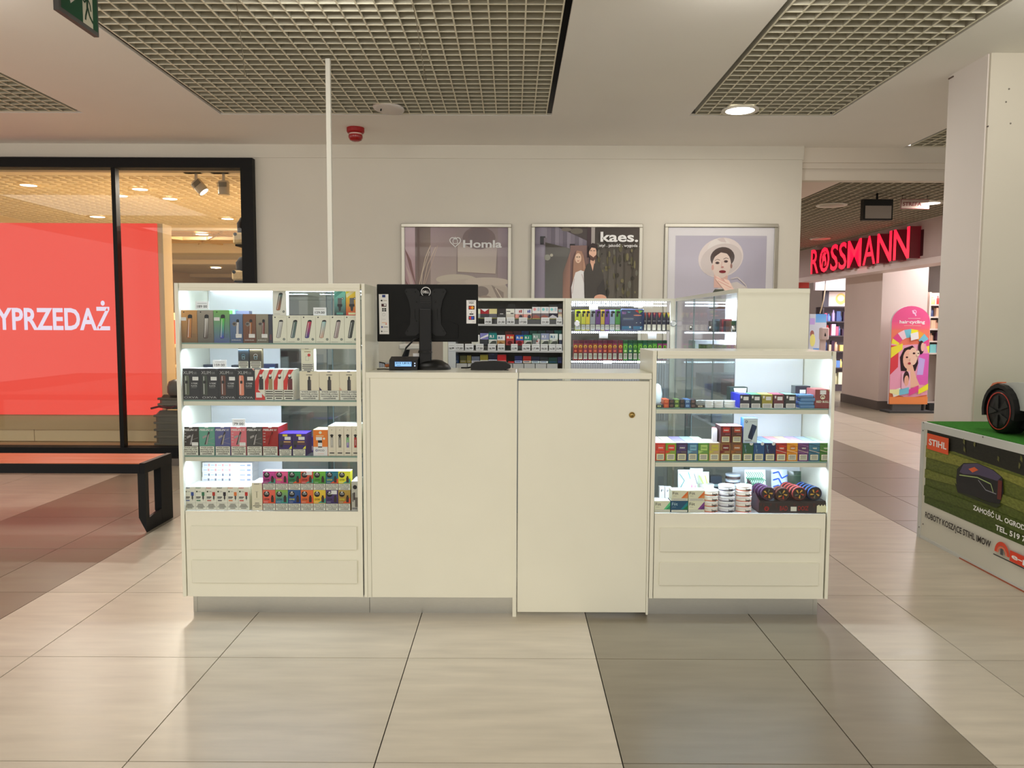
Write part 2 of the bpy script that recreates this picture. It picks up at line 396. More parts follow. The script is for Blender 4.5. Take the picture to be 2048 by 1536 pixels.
# store fascia and shell on the right
FX = 5.75
struct(MB().box(FX, FX + .25, 8.1, 20, 2.335, 2.90, 'paint', c(206, 186, 182)).build('wall_right_fascia'))
struct(MB().box(FX - .02, FX + .3, 8.1, 20, 2.25, 2.335, 'plain', c(238, 222, 218)).build('trim_3'))
struct(MB().box(FX + .25, 12, 8.1, 20, 2.80, 2.90, 'paint', c(238, 232, 232)).build('ceiling_store'))
sc_ = MB(); sc_.box(6.05, 6.80, 13.05, 14.5, 0, 2.80, 'paint', c(214, 198, 190)); struct(sc_.build('wall_column'))
struct(MB().box(6.035, 6.81, 13.035, 14.51, 0, .15, 'plain', c(96, 86, 80)).build('baseboard_column'))
struct(MB().box(9.9, 10.1, 8.1, 20, 0, 2.8, 'paint', c(230, 224, 222)).build('wall_right'))
struct(MB().box(FX, FX + .3, 8.1, 10.4, 0, 2.4, 'paint', c(205, 195, 188)).build('wall_right_front'))
# big white pillar on the right
pil = MB(); pil.box(3.06, 5.4, 5.22, 5.70, 0, CZ, 'paint', c(206, 199, 184)); pil.box(3.052, 3.06, 5.24, 5.70, 0, CZ, 'paint', c(222, 214, 208))
PIL = struct(pil.build('wall_pillar'))
mk = MB()
for px, py in ((2018, 178), (2012, 204), (2021, 247)):
    p = aY(px, py, 5.22); mk.cyl((p.x, 5.2185, p.z), .006, .002, 'y', 'plain', c(110, 104, 92), 8)
p = aX(1903, 153, 3.052); mk.box(3.045, 3.052, p.y - .03, p.y + .03, p.z - .012, p.z - .004, 'plain', c(90, 70, 60))
p = aX(1976, 253, 3.052); mk.box(3.048, 3.052, p.y - .008, p.y + .008, p.z - .004, p.z + .004, 'plain', c(60, 40, 40))
mk.build('screw_hole', PIL)['kind'] = 'stuff'
# soft conduit on back wall joints
# shop on the left: window with black frame, glass, room behind
fr = MB(); BK = c(14, 13, 13)
fr.box(-2.66, -2.54, 7.84, 8.0, 0.05, 3.005, 'black_metal', BK); fr.box(-9, -2.66, 7.84, 8.0, 2.91, 3.005, 'black_metal', BK)
fr.box(-9, -2.54, 7.84, 8.0, .0, .155, 'black_metal', BK); fr.box(-9, -2.55, 7.70, 7.84, .0, .07, 'metal', c(120, 112, 104))
w1 = struct(MB().box(-9, -2.66, 7.905, 7.915, .155, 2.91, 'shop_glass', c(255)).build('window_1', org=(-5.6, 7.9, 0)))
fo = fr.build('window_frame', w1)
bx('mullion', w1, -3.935, -3.895, 7.87, 7.95, .155, 2.91, 'black_metal', BK)
SW = c(238, 222, 194)
struct(MB().box(-9, -2.5, 8.0, 32, 3.28, 3.31, 'paint', c(190, 160, 120)).build('ceiling_shop_upper'))
struct(MB().box(-9, -2.5, 8.0, 13.0, 3.12, 3.14, 'paint', c(232, 218, 194)).build('ceiling_shop_plenum'))
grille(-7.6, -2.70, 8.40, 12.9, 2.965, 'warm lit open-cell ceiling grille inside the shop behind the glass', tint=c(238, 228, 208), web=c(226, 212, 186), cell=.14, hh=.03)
sh = MB(); sh.box(-9, -2.6, 8.0, 8.22, 2.96, 3.12, 'paint', SW); sh.box(-9, -2.6, 8.22, 8.40, 2.93, 3.12, 'paint', SW); sh.box(-9, -2.6, 12.9, 13.05, 2.89, 3.2, 'paint', SW)
sh.box(-9, -2.6, 15.5, 15.62, 2.75, 3.2, 'paint', SW); sh.box(-9, -2.6, 15.62, 32, 2.75, 2.80, 'paint', c(226, 208, 176)); sh.box(-9, -2.6, 17.2, 17.5, 2.66, 2.75, 'paint', SW); sh.box(-9, -2.6, 22.2, 22.6, 2.66, 2.75, 'paint', SW)
struct(sh.build('trim_4'))
co = MB(); WD = c(236, 200, 148)
co.box(-9, -2.6, 13.05, 15.5, 3.12, 3.16, 'paint', c(110, 74, 46)); struct(co.build('ceiling_shop_recess'))
lt_ = empty('ceiling_lattice', (-5.6, 14.2, 2.89), 'slanted wooden beam lattice in the shop ceiling above the far lamps', 'ceiling lattice')
for k in range(4): bx('beam', lt_, -9, -2.6, 13.35 + k * .6, 13.39 + k * .6, 2.90, 3.10, 'wood', WD)
for k in range(9):
    x = -8.4 + k * .75; M = Matrix.Translation((x, 14.28, 0)) @ Matrix.Rotation(math.radians(-24 if k % 2 else 30), 4, 'Z')
    MB().box(-.018, .018, -1.3, 1.3, 2.895, 3.11, 'wood', WD, M=M).build('beam', lt_)
struct(MB().box(-2.66, -2.5, 8.12, 32, 0, 3.28, 'paint', c(232, 214, 184)).build('wall_shop_right'))
struct(MB().box(-9.2, -2.5, 32, 32.1, 0, 3.28, 'paint', c(222, 196, 160)).build('wall_shop_back'))
struct(MB().box(-9.2, -9.0, 8.0, 32, 0, 3.28, 'paint', c(228, 200, 160)).build('wall_shop_left'))

# ================================================================== CEILING THINGS
for (px, py, z, r, mt, cc, lab) in ((1480, 222, CZ, .115, 'glow6', c(255, 246, 228), 'lit round downlight glowing in the narrow ceiling grille'),
        (1860, 407, CC, .11, 'glow6', c(255, 246, 232), 'lit round downlight in the corridor ceiling beside the hanging sign'),
        (1663, 411, CC, .14, 'plain', c(190, 180, 166), 'unlit round downlight in the corridor ceiling left of the dark box'),
        (1640, 478, CC, .13, 'plain', c(236, 170, 160), 'unlit downlight farthest down the corridor ceiling, just above the first letters of the red sign')):
    p = aZ(px, py, z - .01)
    d = empty('downlight', p, lab, 'downlight')
    MB().lathe([(r, 0), (r * 1.28, -.004), (r * 1.28, .012), (r, .012)], p, 'z', 'plain', c(228, 222, 208), 28, cap=False).build('rim', d)
    MB().lathe([(r * .02, -.003), (r, .0), (r, .012)], p, 'z', mt, cc, 28).build('diffuser', d)
p = aZ(777, 218, CZ - .01)
d = empty('downlight', p, 'unlit round downlight hanging tilted out of the large ceiling grille', 'downlight')
M = Matrix.Translation(p) @ Matrix.Rotation(math.radians(5), 4, 'Y') @ Matrix.Rotation(math.radians(-6), 4, 'X')
o = MB().lathe([(.02, -.012), (.095, -.008), (.125, -.002), (.128, .012), (.1, .02)], (0, 0, 0), 'z', 'plain', c(206, 198, 192), 30); o.v = [tuple(M @ Vector(v)) for v in o.v]; o.build('rim', d)
MB().tube([p + Vector((-.06, -.02, -.02)), p + Vector((-.05, 0, .05)), p + Vector((-.045, .02, .12))], .006, 'black_metal', c(25), 6).build('clip', d)

p = aZ(711, 256, CZ)
d = empty('fire_alarm_sounder', p, 'red round fire alarm sounder on the ceiling above the first poster', 'fire alarm')
MB().lathe([(.078, 0), (.078, -.035), (.072, -.045), (.06, -.048)], p, 'z', 'plastic', c(150, 12, 10), 28).build('base', d)
MB().lathe([(.056, -.048), (.056, -.062)], p, 'z', 'plastic', c(225, 190, 180), 28).build('collar', d)
MB().lathe([(.062, -.062), (.064, -.085), (.052, -.108), (.03, -.118), (.004, -.12)], p, 'z', 'gloss', c(140, 8, 8), 28).build('dome', d)

tag(MB().box(-1.245, -1.215, 5.375, 5.405, 1.63, CZ + .0, 'plain', c(225, 222, 210)).build('conduit_pole'), 'thin white square conduit pole running from the ceiling grille down behind the left display case', 'pole')
for px, py, bx_, by_, lab in ((472, 0, 489, 153, 'thin loose wire hanging from the large ceiling grille, left one'), (824, 0, 848, 160, 'thin loose wire hanging from the large ceiling grille, right one above the tilted downlight')):
    a = aZ(px, py, CZ + .02); b_ = Vector((a.x + .02, a.y + .05, 0)); e_ = aY(bx_, by_, a.y + .05)
    MBx = MB().tube([a, (a.x * .6 + e_.x * .4, a.y + .02, CZ - .1), (e_.x, e_.y, e_.z + .05), e_, (e_.x + .012, e_.y, e_.z + .0), (e_.x + .004, e_.y, e_.z + .06)], .0022, 'plastic', c(92, 82, 62), 5)
    tag(MBx.build('wire'), lab, 'wire')

# exit sign
es = empty('exit_sign', (-2.1, 3.95, 2.84), 'green emergency exit sign with running figure hanging at top left', 'exit sign')
zb = 2.845; ya, yb = 3.772, 4.128; zt = 3.04
bx('housing', es, -2.125, -2.10, ya, yb, zb, zt, 'plain', c(86, 84, 82))
for y in (ya + .06, yb - .06): MB().tube([(-2.112, y, zt), (-2.112, y, CZ)], .003, 'metal', c(150), 6).build('hanger', es)
A = Art((-2.10, ya, zb), (0, yb - ya, 0), (0, 0, zt - zb), (1, 0, 0), mt='plain', lift=.001)
A.rect(.05, .1, .97, .97, c(8, 74, 46)); A.rect(.58, .1, .84, .97, c(206, 202, 180))
A.poly([(.15, .92), (.28, .35), (.42, .55), (.46, .97), (.2, .97)], c(206, 196, 186))
G = c(10, 62, 36)
A.disc(.70, .90, .035, G); A.line([(.70, .80), (.70, .52)], .017, G); A.line([(.70, .76), (.63, .62), (.585, .66)], .009, G)
A.line([(.70, .77), (.77, .66), (.79, .5)], .009, G); A.line([(.70, .54), (.65, .30), (.64, .2)], .011, G); A.line([(.71, .54), (.75, .36), (.84, .24)], .011, G)
A.mb.build('sign_face', es)

# hanging sign with red rim and the dark screen box in the corridor
a = aY(1802, 398, 9.0); b_ = aY(1858, 418, 9.0)
s = empty('hanging_sign', (a.x, 9, b_.z), 'beige hanging sign with red rim and red lettering under corridor ceiling', 'hanging sign')
bx('board', s, a.x, b_.x, 9.0, 9.02, b_.z, a.z, 'plain', c(196, 170, 156))
A = front(a.x, b_.x, b_.z, a.z, 9.0, mt='plain'); RD = c(120, 34, 34)
A.line([(0, .03), (1, .03)], .007, RD); A.line([(0, .97), (1, .97)], .007, RD); A.line([(.01, 0), (.01, 1)], .007, RD)
A.text('STREFA', .07, .32, .36, RD, w=.66, bold=.03); A.mb.build('lettering', s)
for x in (a.x + .02, b_.x - .02): MB().tube([(x, 9.01, a.z), (x, 9.01, CC)], .003, 'metal', c(90), 6).build('hanger', s)
a = aY(1728, 398, 8.9); b_ = aY(1785, 440, 8.9)
s = empty('hanging_screen', ((a.x + b_.x) / 2, 8.9, b_.z), 'black hanging box with pale blank screen under the corridor ceiling', 'screen')
bx('housing', s, a.x, b_.x, 8.9, 8.98, b_.z, a.z, 'black_metal', c(34, 32, 30))
bx('screen', s, a.x + .018, b_.x - .018, 8.894, 8.90, b_.z + .015, b_.z + .155, 'plain', c(150, 138, 128))
MB().tube([((a.x + b_.x) / 2, 8.94, a.z), ((a.x + b_.x) / 2, 8.94, CC + .02)], .012, 'black_metal', c(40), 8).build('hanger', s)
# ================================================================== KIOSK FURNITURE
CR = c(238, 236, 218); CRD = c(234, 232, 214); WH = c(236, 238, 240); AL = c(205, 205, 198); EG = c(120, 170, 150)
GY = 3.748; KF = 3.72; KB = 4.10
ZBODY = .092
def case(label, x0, x1, zt, shelfpx, zf, wl, wr, glassx, whitex, doorsx, drawpx):
    k = empty('display_case', ((x0 + x1) / 2, 3.9, 0), label, 'display case', 'lit display cases of the kiosk')
    L = 'laminate'
    bx('side_panel', k, x0, x0 + .018, KF, KB, ZBODY, zt, L, CR, bev=.001); bx('side_panel', k, x1 - .015, x1, KF, KB, ZBODY, zt, L, CR, bev=.001)
    bx('top_panel', k, x0 + .022, x1 - .022, KF, KB, zt - .022, zt, L, CR, bev=.001)
    fr = MB(); fr.box(x0 + .022, x1 - .022, KF + .001, KF + .007, zt - .036, zt - .022, L, CRD)
    if wl: fr.box(x0 + .022, x0 + wl, KF + .002, KF + .007, ZBODY, zt - .022, L, CR)
    if wr: fr.box(x1 - wr, x1 - .022, KF + .002, KF + .007, ZBODY, zt - .022, L, CR)
    fr.build('face_frame', k)
    bx('lower_front', k, x0 + .022, x1 - .022, KF + .004, KF + .012, ZBODY, zf, L, CR)
    bx('lower_body', k, x0 + .022, x1 - .022, KF + .02, KB, ZBODY, zf - .002, L, WH)
    for (a, b_) in drawpx:
        z1 = aY((1024 + 1583 * (x0 + x1) / 2 / KF), a, KF).z; z0 = aY(1024 + 1583 * (x0 + x1) / 2 / KF, b_, KF).z
        bx('drawer_front', k, x0 + .048, x1 - .048 , KF - .006, KF + .004, z0, z1, L, CRD, bev=.002)
    pl = MB(); px0, px1 = (x0 + .035, x1 + .0) if x0 < 0 else (x0, x1 - .035)
    pl.box(px0, px1, KF + .045, KF + .06, 0, ZBODY - .006, 'metal', AL)
    if x0 < 0: pl.box(px0 - .002, px0 + .016, KF + .042, KF + .062, 0, ZBODY - .006, 'metal', AL)
    else: pl.box(px1 - .018, px1 + .002, KF + .042, KF + .062, 0, ZBODY - .006, 'metal', AL)
    pl.box(px0, px1, KF + .06, KB, 0, ZBODY, 'plain', c(60))
    pl.build('plinth', k)
    bx('glass_pane', k, x0 + .022, x1 - .022, KF + .008, KF + .012, zf, zt - .024, 'glass', c(255))
    for wx in whitex: bx('back_panel', k, wx[0], wx[1], KB - .016, KB, zf, zt - .022, L, WH)
    for i, dx in enumerate(doorsx):
        g = bx('sliding_glass_door', k, dx[0], dx[1], KB - .012 + .006 * (i % 2), KB - .007 + .006 * (i % 2), zf, zt - .022, 'glass_dark', c(255))
        e_ = MB()
        for xx in dx: e_.box(xx - .002, xx + .002, KB - .013 + .006 * (i % 2), KB - .006 + .006 * (i % 2), zf, zt - .022, 'plain', c(96, 116, 116))
        e_.build('glass_edge', g)
    zs = []
    for py in shelfpx:
        z = aY(1024 + 1583 * (x0 + x1) / 2 / 3.75, py, 3.75).z; zs.append(z)
        s = bx('glass_shelf', k, x0 + .023, x1 - .023, KF + .017, KB - .018, z - .006, z, 'glass', c(255))
        bx('shelf_edge', s, x0 + .023, x1 - .023, KF + .015, KF + .017, z - .006, z, 'plain', c(130, 165, 150))
        bx('shelf_trim', s, x0 + .023, x1 - .023, KF + .015, KF + .030, z - .026, z - .0062, L, CR)
    mid = MB(); mid.box(x0 + .022, x1 - .022, KF + .012, KB - .016, zf - .001, zf, L, WH); mid.build('case_floor', k)
    for z in [zt - .022] + [q - .026 for q in zs]:
        a = area('case_led', ((x0 + x1) / 2, KF + .040, z - .004), (math.radians(14), 0, 0), x1 - x0 - .08, .012, 2.6, (.72, .86, 1))
    ld = MB(); n = 56
    for r_ in range(2):
        for i in range(n):
            x = x0 + .05 + (x1 - x0 - .1) * i / (n - 1); ld.box(x - .0032, x + .0032, KB - .03 - r_ * .03, KB - .024 - r_ * .03, zt - .0245, zt - .022, 'glow6', c(225, 240, 255))
    o = ld.build('led_strip', k); o['kind'] = 'stuff'
    return k, zs
LX0, LX1, RX0, RX1 = -1.583, -.693, .660, 1.521
ZL, ZR = 1.592, 1.284
ZLF = aY(540, 1020, 3.75).z; ZRF = aY(1485, 1025, 3.75).z
caseL, ZSL = case('tall white display case on the left of the kiosk, lit shelves above two drawer fronts', LX0, LX1, ZL, (686, 800, 911), ZLF, 0, .043,
    None, [(LX0 + .02, -1.20)], [(-1.22, -.93), (-.96, -.715)], ((1052, 1099), (1120, 1166)))
caseR, ZSR = case('lower white display case on the right of the kiosk with tobacco tins and two drawer fronts', RX0, RX1, ZR, (816, 922), ZRF, 0, 0,
    None, [(1.15, RX1 - .02)], [(.69, .93), (.90, 1.16)], ((1056, 1104), (1125, 1171)))
L = 'laminate'
# middle counter with fixed front
ct = empty('service_counter', (-.33, 3.9, 0), 'plain white service counter front under the monitor', 'counter')
bx('counter_top', ct, LX1 + .001, .026, KF - .002, 4.11, 1.150, 1.178, L, CR, bev=.001)
bx('front_panel', ct, LX1 + .02, .004, KF + .004, KF + .02, ZBODY, 1.150, L, CR)
bx('edge_strip', ct, LX1 + .001, LX1 + .019, KF + .001, KF + .02, ZBODY, 1.150, L, CRD)
bx('end_panel', ct, .004, .022, KF - .002, 4.10, .0, 1.150, L, CR)
bx('plinth', ct, LX1 + .002, .004, KF + .045, KF + .06, 0, ZBODY - .006, 'metal', AL)
bx('side_panel', ct, LX1 + .001, LX1 + .018, KF + .02, 4.10, .1, 1.150, L, WH)
# gate
gt = empty('counter_gate', (.34, 3.8, 0), 'white lift-up counter flap and gate door with a round lock, right of the counter', 'gate')
bx('flap', gt, .030, RX0 - .003, KF - .002, 4.09, 1.150, 1.178, L, CR, bev=.001)
bx('gate_door', gt, .0275, RX0 - .014, KF + .002, KF + .02, .022, 1.140, L, CR, bev=.001)
bx('hinge_strip', gt, RX0 - .013, RX0 - .004, KF - .001, KF + .024, .012, 1.148, L, CR)
p = aY(1264, 830, KF)
lk = MB().lathe([(.0145, 0), (.0145, -.003), (.0125, -.005), (.0125, -.002), (.010, -.003), (.0098, -.0065), (.002, -.0065)], (p.x, KF + .002, p.z), 'y', 'metal', c(176, 150, 92), 24)
lk.box(p.x - .0012, p.x + .0012, KF - .0055, KF - .0046, p.z - .006, p.z + .001, 'plain', c(30, 22, 10)); lk.build('lock', gt)
MB().cyl((.018, 3.735, 1.178), .0035, .016, 'z', 'chrome', c(220), 10).build('hinge_pin', ct)

# right side cabinet, glass doors towards the inside of the kiosk
SX0, SX1, SY0, SY1, SZ = 1.19, 1.566, 4.20, 5.80, 1.598
sc = empty('side_display_cabinet', (1.38, 5.0, 0), 'tall side cabinet with lit glass shelves and a blank cream end panel, behind the lower case', 'cabinet')
bx('end_panel', sc, SX0 - .002, SX1, SY0, SY0 + .018, 0, SZ, L, CR); bx('end_cap', sc, SX0 - .002, SX1, SY0 - .003, SY0, SZ - .022, SZ, L, CR)
bx('top_panel', sc, SX0, SX1, SY0 + .018, SY1, SZ - .022, SZ, L, CR)
bx('back_panel', sc, SX1 - .016, SX1, SY0 + .018, SY1, 0, SZ - .022, L, WH)
bx('lower_body', sc, SX0 + .01, SX1 - .016, SY0 + .018, SY1, 0, .80, L, WH)
for z in (1.358, 1.20, 1.0): bx('glass_shelf', sc, SX0 + .012, SX1 - .017, SY0 + .018, SY1, z - .006, z, 'glass', c(255))
ly = [SY0 + .02, 4.72, 5.24, SY1]
for a, b_ in zip(ly, ly[1:]):
    g = bx('glass_door', sc, SX0 + .001, SX0 + .006, a + .002, b_ - .002, .82, SZ - .024, 'glass', c(255))
    bx('glass_edge', g, SX0, SX0 + .007, b_ - .005, b_ - .001, .82, SZ - .024, 'plain', c(130, 145, 142))
    MB().lathe([(.014, -.012), (.016, -.004), (.016, .004)], (SX0, (a + .05), 1.385), 'x', 'chrome', c(200), 18).build('lock', g)
ld = MB()
for zz in (SZ - .024, 1.350, 1.192):
    for i in range(64): y = SY0 + .05 + (SY1 - SY0 - .1) * i / 63; ld.box(SX1 - .021, SX1 - .017, y - .006, y + .006, zz - .010, zz, 'glow6', c(225, 238, 255)); ld.box(SX1 - .021, SX1 - .017, y - .006, y + .006, zz - .026, zz - .016, 'glow6', c(225, 238, 255)) if zz > 1.5 else None
o = ld.build('led_strip', sc); o['kind'] = 'stuff'
area('cabinet_led', (SX1 - .06, 5.0, SZ - .03), (0, math.radians(-12), 0), .02, 1.5, 22, (.82, .9, 1))
area('cabinet_led', (SX1 - .06, 5.0, 1.345), (0, math.radians(-12), 0), .02, 1.5, 12, (.82, .9, 1))
# back display case, to the right of the tobacco shelves
def backcase(x0, x1, label, shz, leds=True):
    k = empty('back_display_case', ((x0 + x1) / 2, 5.95, 0), label, 'display case', 'glass cases along the kiosk back')
    bx('top_panel', k, x0, x1, 5.80, 6.12, SZ - .022, SZ - .004, L, CR)
    bx('post', k, x0, x0 + .045, 5.80, 5.83, 0, SZ - .022, L, CR); bx('post', k, x1 - .035, x1, 5.80, 5.83, 0, SZ - .022, L, CR)
    bx('lower_body', k, x0 + .046, x1 - .036, 5.81, 6.12, 0, .98, L, WH)
    rb = MB()
    n = int((x1 - x0 - .09) / .018)
    for i in range(n): rb.box(x0 + .05 + i * .018, x0 + .058 + i * .018, 5.80, 5.81, .70, 1.115, 'plastic', c(205, 208, 214))
    rb.box(x0 + .046, x1 - .036, 5.806, 5.812, .70, 1.118, 'plastic', c(188, 190, 198)); rb.build('ribbed_front', k)
    bx('glass_pane', k, x0 + .046, x1 - .036, 5.802, 5.807, 1.12, SZ - .024, 'glass', c(255))
    bx('glass_pane', k, x0 + .046, x1 - .036, 6.108, 6.113, .98, SZ - .024, 'glass', c(255))
    for z in shz: bx('glass_shelf', k, x0 + .046, x1 - .036, 5.812, 6.10, z - .006, z, 'glass', c(255))
    if leds:
        ld = MB()
        n = int((x1 - x0 - .1) / .0155)
        for zz, rows in ((SZ - .026, 2), (shz[0] - .007, 1), (shz[1] - .007, 1)):
            for rr in range(rows):
                for i in range(n): x = x0 + .055 + i * .0155; ld.box(x - .0045, x + .0045, 5.812, 5.816, zz - .012 - rr * .022, zz - rr * .022, 'glow6', c(228, 240, 255))
        o = ld.build('led_strip', k); o['kind'] = 'stuff'
        area('cabinet_led', ((x0 + x1) / 2, 5.85, SZ - .03), (math.radians(12), 0, 0), x1 - x0 - .12, .02, 7, (.82, .9, 1))
    return k
zc1 = aY(1200, 661, 5.82).z; zc2 = aY(1200, 720, 5.82).z
bc = backcase(.382, 1.187, 'glass back case with bright bead light strips between tobacco shelves and side cabinet', (zc1, zc2))
for px in (1154, 1347):
    p = aY(px, 647, 5.795); MB().lathe([(.022, 0), (.022, -.006), (.018, -.01)], (p.x, 5.80, p.z), 'y', 'chrome', c(190), 20).build('lock', bc)
zt_ = []
for px, py in ((1188, 614), (1208, 671), (1216, 727), (1306, 672), (1278, 609)):
    p = aY(px, py, 5.80); t = MB().box(p.x - .032, p.x + .032, 5.832, 5.834, p.z - .021, p.z + .021, 'print', c(235, 242, 250))
    tag(t.build('price_card'), {1188: 'blank white card standing in the top row of the back glass case, left end', 1208: 'blank white card above the red bottles in the back glass case', 1216: 'blank white card lowest in the back glass case under the red bottles', 1306: 'blank white card right of the light strip middle, above green bottles', 1278: 'blank white card above the dark blue counter display'}[px], 'card', 'cards in the back glass case')
backcase(-1.20, -.475, 'glass back case behind the monitor, left of the tobacco shelves', (1.30, 1.12), leds=False)
# left side cabinet (seen through the left display case)
lc = empty('side_display_cabinet', (-1.39, 5.0, 0), 'side cabinet with glass shelves along the left edge of the kiosk, behind the tall case', 'cabinet')
bx('outer_panel', lc, -1.575, -1.56, 4.22, 5.8, 0, 1.59, L, WH); bx('top_panel', lc, -1.56, -1.2, 4.22, 5.8, 1.57, 1.59, L, CR); bx('lower_body', lc, -1.555, -1.22, 4.22, 5.8, 0, .75, L, WH)
for z in (1.35, 1.12, .92): bx('glass_shelf', lc, -1.555, -1.21, 4.22, 5.8, z - .006, z, 'glass', c(255))
for y in (4.24, 4.75, 5.26): bx('glass_door', lc, -1.205, -1.20, y, y + .50, .77, 1.565, 'glass', c(255))

# tobacco shelving
tb = empty('tobacco_shelving', (-.05, 5.95, 0), 'open grey shelving with cigarette packs and price tags behind the counter', 'shelving')
TX_0, TX_1 = -.472, .380
bx('top_panel', tb, TX_0, TX_1, 5.80, 6.12, 1.574, 1.594, L, CR)
bx('side_panel', tb, TX_0, TX_0 + .055, 5.80, 6.12, 0, 1.574, L, c(220, 224, 226)); bx('side_panel', tb, TX_1 - .012, TX_1, 5.81, 6.12, 0, 1.574, L, CR)
bx('back_panel', tb, TX_0 + .055, TX_1 - .012, 6.10, 6.12, 0, 1.574, 'plain', c(126, 122, 112))
ZT = [aY(1030, py, 5.80).z for py in (648, 701)]
for z in ZT: bx('shelf', tb, TX_0 + .055, TX_1 - .012, 5.80, 6.10, z - .014, z, 'plain', c(205, 206, 204))
bx('pusher_rail', tb, TX_0 + .055, TX_1 - .012, 5.80, 5.806, ZT[0], ZT[0] + .034, 'clear_plastic', c(255)); bx('pusher_rail', tb, TX_0 + .055, TX_1 - .012, 5.80, 5.806, ZT[1], ZT[1] + .034, 'clear_plastic', c(255))
bx('lower_body', tb, TX_0 + .055, TX_1 - .012, 5.81, 6.10, 0, 1.045, 'plain', c(170, 172, 170))
rb = MB()
for i in range(9): x = TX_0 + .06 + i * .083; rb.box(x, x + .078, 5.80, 5.81, 1.0, 1.115, 'plastic', c(196, 196, 192))
rb.build('divider', tb)

# ================================================================== GOODS
ORD = ['first', 'second', 'third', 'fourth', 'fifth', 'sixth', 'seventh', 'eighth', 'ninth', 'tenth', 'eleventh', 'twelfth', 'thirteenth', 'fourteenth', 'fifteenth', 'sixteenth']
W1, K1 = c(238, 236, 226), c(14, 14, 15)
WARN = ['WYRÓB ZAWIERA', 'NIKOTYNĘ, KTÓRA', 'POWODUJE SILNE', 'UZALEŻNIENIE']
def warn(A, v0, v1, u0=.03, u1=.97, lines=4, real=True):
    A.rect(u0, v0, u1, v1, K1); e = .0009; A.rect(u0 + e / A.W, v0 + e / A.H, u1 - e / A.W, v1 - e / A.H, c(232, 226, 205))
    h = (v1 - v0) / (lines + .6)
    for i in range(lines):
        v = v1 - h * (i + 1) - h * .02; wl = (u1 - u0) * [.84, .9, .86, .66][i % 4]; cu = (u0 + u1) / 2
        if real: A.text(WARN[i % 4], cu, v, h * .60, c(26, 24, 20), 'C', w=wl, bold=.03)
        else: A.rect(cu - wl / 2, v, cu + wl / 2, v + h * .5, c(60, 56, 48))
def pen(A, u, v0, v1, wd, col, tilt=0.0, cap=K1, ct=None, top=.16):
    """slanted pen vape with rounded ends; wd in widths"""
    k = A.H / A.W; n = 6
    du = tilt
    def shape(a, b_, w_):
        P = []
        for i in range(n + 1):
            t = math.pi * i / n; P.append((math.cos(t) * w_ / 2, b_ - w_ * .35 / k + math.sin(t) * w_ * .35 / k))
        for i in range(n + 1):
            t = math.pi + math.pi * i / n; P.append((math.cos(t) * w_ / 2, a + w_ * .2 / k + math.sin(t) * w_ * .2 / k))
        return [(u + x + du * ((y - v0) / (v1 - v0) - .5), y) for x, y in P]
    A.poly(shape(v0, v1, wd), cap)
    b = v0 + (v1 - v0) * (1 - top)
    q = [(u - wd * .42 + du * (-.47), v0 + .01), (u + wd * .42 + du * (-.47), v0 + .01), (u + wd * .42 + du * ((b - v0) / (v1 - v0) - .5), b), (u - wd * .42 + du * ((b - v0) / (v1 - v0) - .5), b)]
    A.poly(q, [col, col, ct or col, ct or col])
    A.line([(q[0][0] + wd * .22, v0 + .04), (q[3][0] + wd * .22, b - .03)], wd * .10 * A.W, c(235, 235, 235))
def sticker(A, u, v, w=.36, h=.10): A.rect(u, v, u + w, v + h, c(240, 240, 236)); A.line([(u + .04, v + h * .6), (u + w * .8, v + h * .6)], .0006, c(150))
def pack(name, label, cat, group, x0, x1, yt, zb, col, art=None, Y=GY, dep=.045, side=None, top=None, mt='card', yaw=0, grad=None, gap=.0006):
    pm = (x0 + x1) / 2; a = aY(x0, yt + 15, Y); b_ = aY(x1, yt + 15, Y); z1 = aY(pm, yt, Y).z
    X0, X1 = a.x + gap, b_.x - gap; mb = MB(); sd = side or col
    mb.box(X0, X1, Y, Y + dep, zb, z1, mt, sd)
    if top: mb.c[1] = [top] * 4
    mb.c[2] = [col] * 4
    if grad: mb.c[2] = [grad, grad, col, col]
    o = mb.build(name); tag(o, label, cat, group)
    if art:
        A = front(X0, X1, zb, z1, Y); art(A); A.mb.build('front_print', o)
    return o
def Z(px, p): return 340 + px * .1953125, None
def q1(v): return 340 + v * .1953125
def q1y(v): return 550 + v * .1953125
def q2y(v): return 790 + v * .1953125
G1 = 'boxed vaporisers in the tall left case'
TOPW = c(225, 234, 246)  # box tops carry the bluish case lighting in their colour
zA, zB, zC = ZSL; zD = ZLF
# --- row A, left
def artA(body, ctop, st=None, tilt=.10, extra=None):
    def f(A):
        pen(A, .55, .13, .87, .27, body, tilt, K1, ctop); A.disc(.22, .94, .04, K1)
        if st: sticker(A, *st)
        A.line([(.62, .26), (.92, .26)], .0007, c(60, 50, 40)); A.line([(.62, .22), (.88, .22)], .0007, c(60, 50, 40)); A.line([(.62, .18), (.9, .18)], .0007, c(60, 50, 40))
        if extra: extra(A)
    return f
pack('vaporiser_box', 'amber brown vaporiser box, leftmost on the top shelf of the tall case', 'box', G1, q1(104), q1(276), q1y(360), zA, c(196, 142, 78), artA(c(168, 104, 52), c(190, 130, 70), (.0, .68)), grad=c(110, 84, 52), top=TOPW)
pack('vaporiser_box', 'grey vaporiser box between the amber and the green one on the top shelf', 'box', G1, q1(278), q1(443), q1y(360), zA, c(150, 142, 130), artA(c(80, 66, 60), c(190, 186, 180), None), grad=c(90, 86, 78), top=TOPW)
pack('vaporiser_box', 'green to blue fading vaporiser box on the top shelf of the tall case', 'box', G1, q1(445), q1(609), q1y(360), zA, c(110, 170, 84), artA(c(60, 60, 170), c(90, 200, 60), (.03, .68)), grad=c(70, 84, 140), top=TOPW)
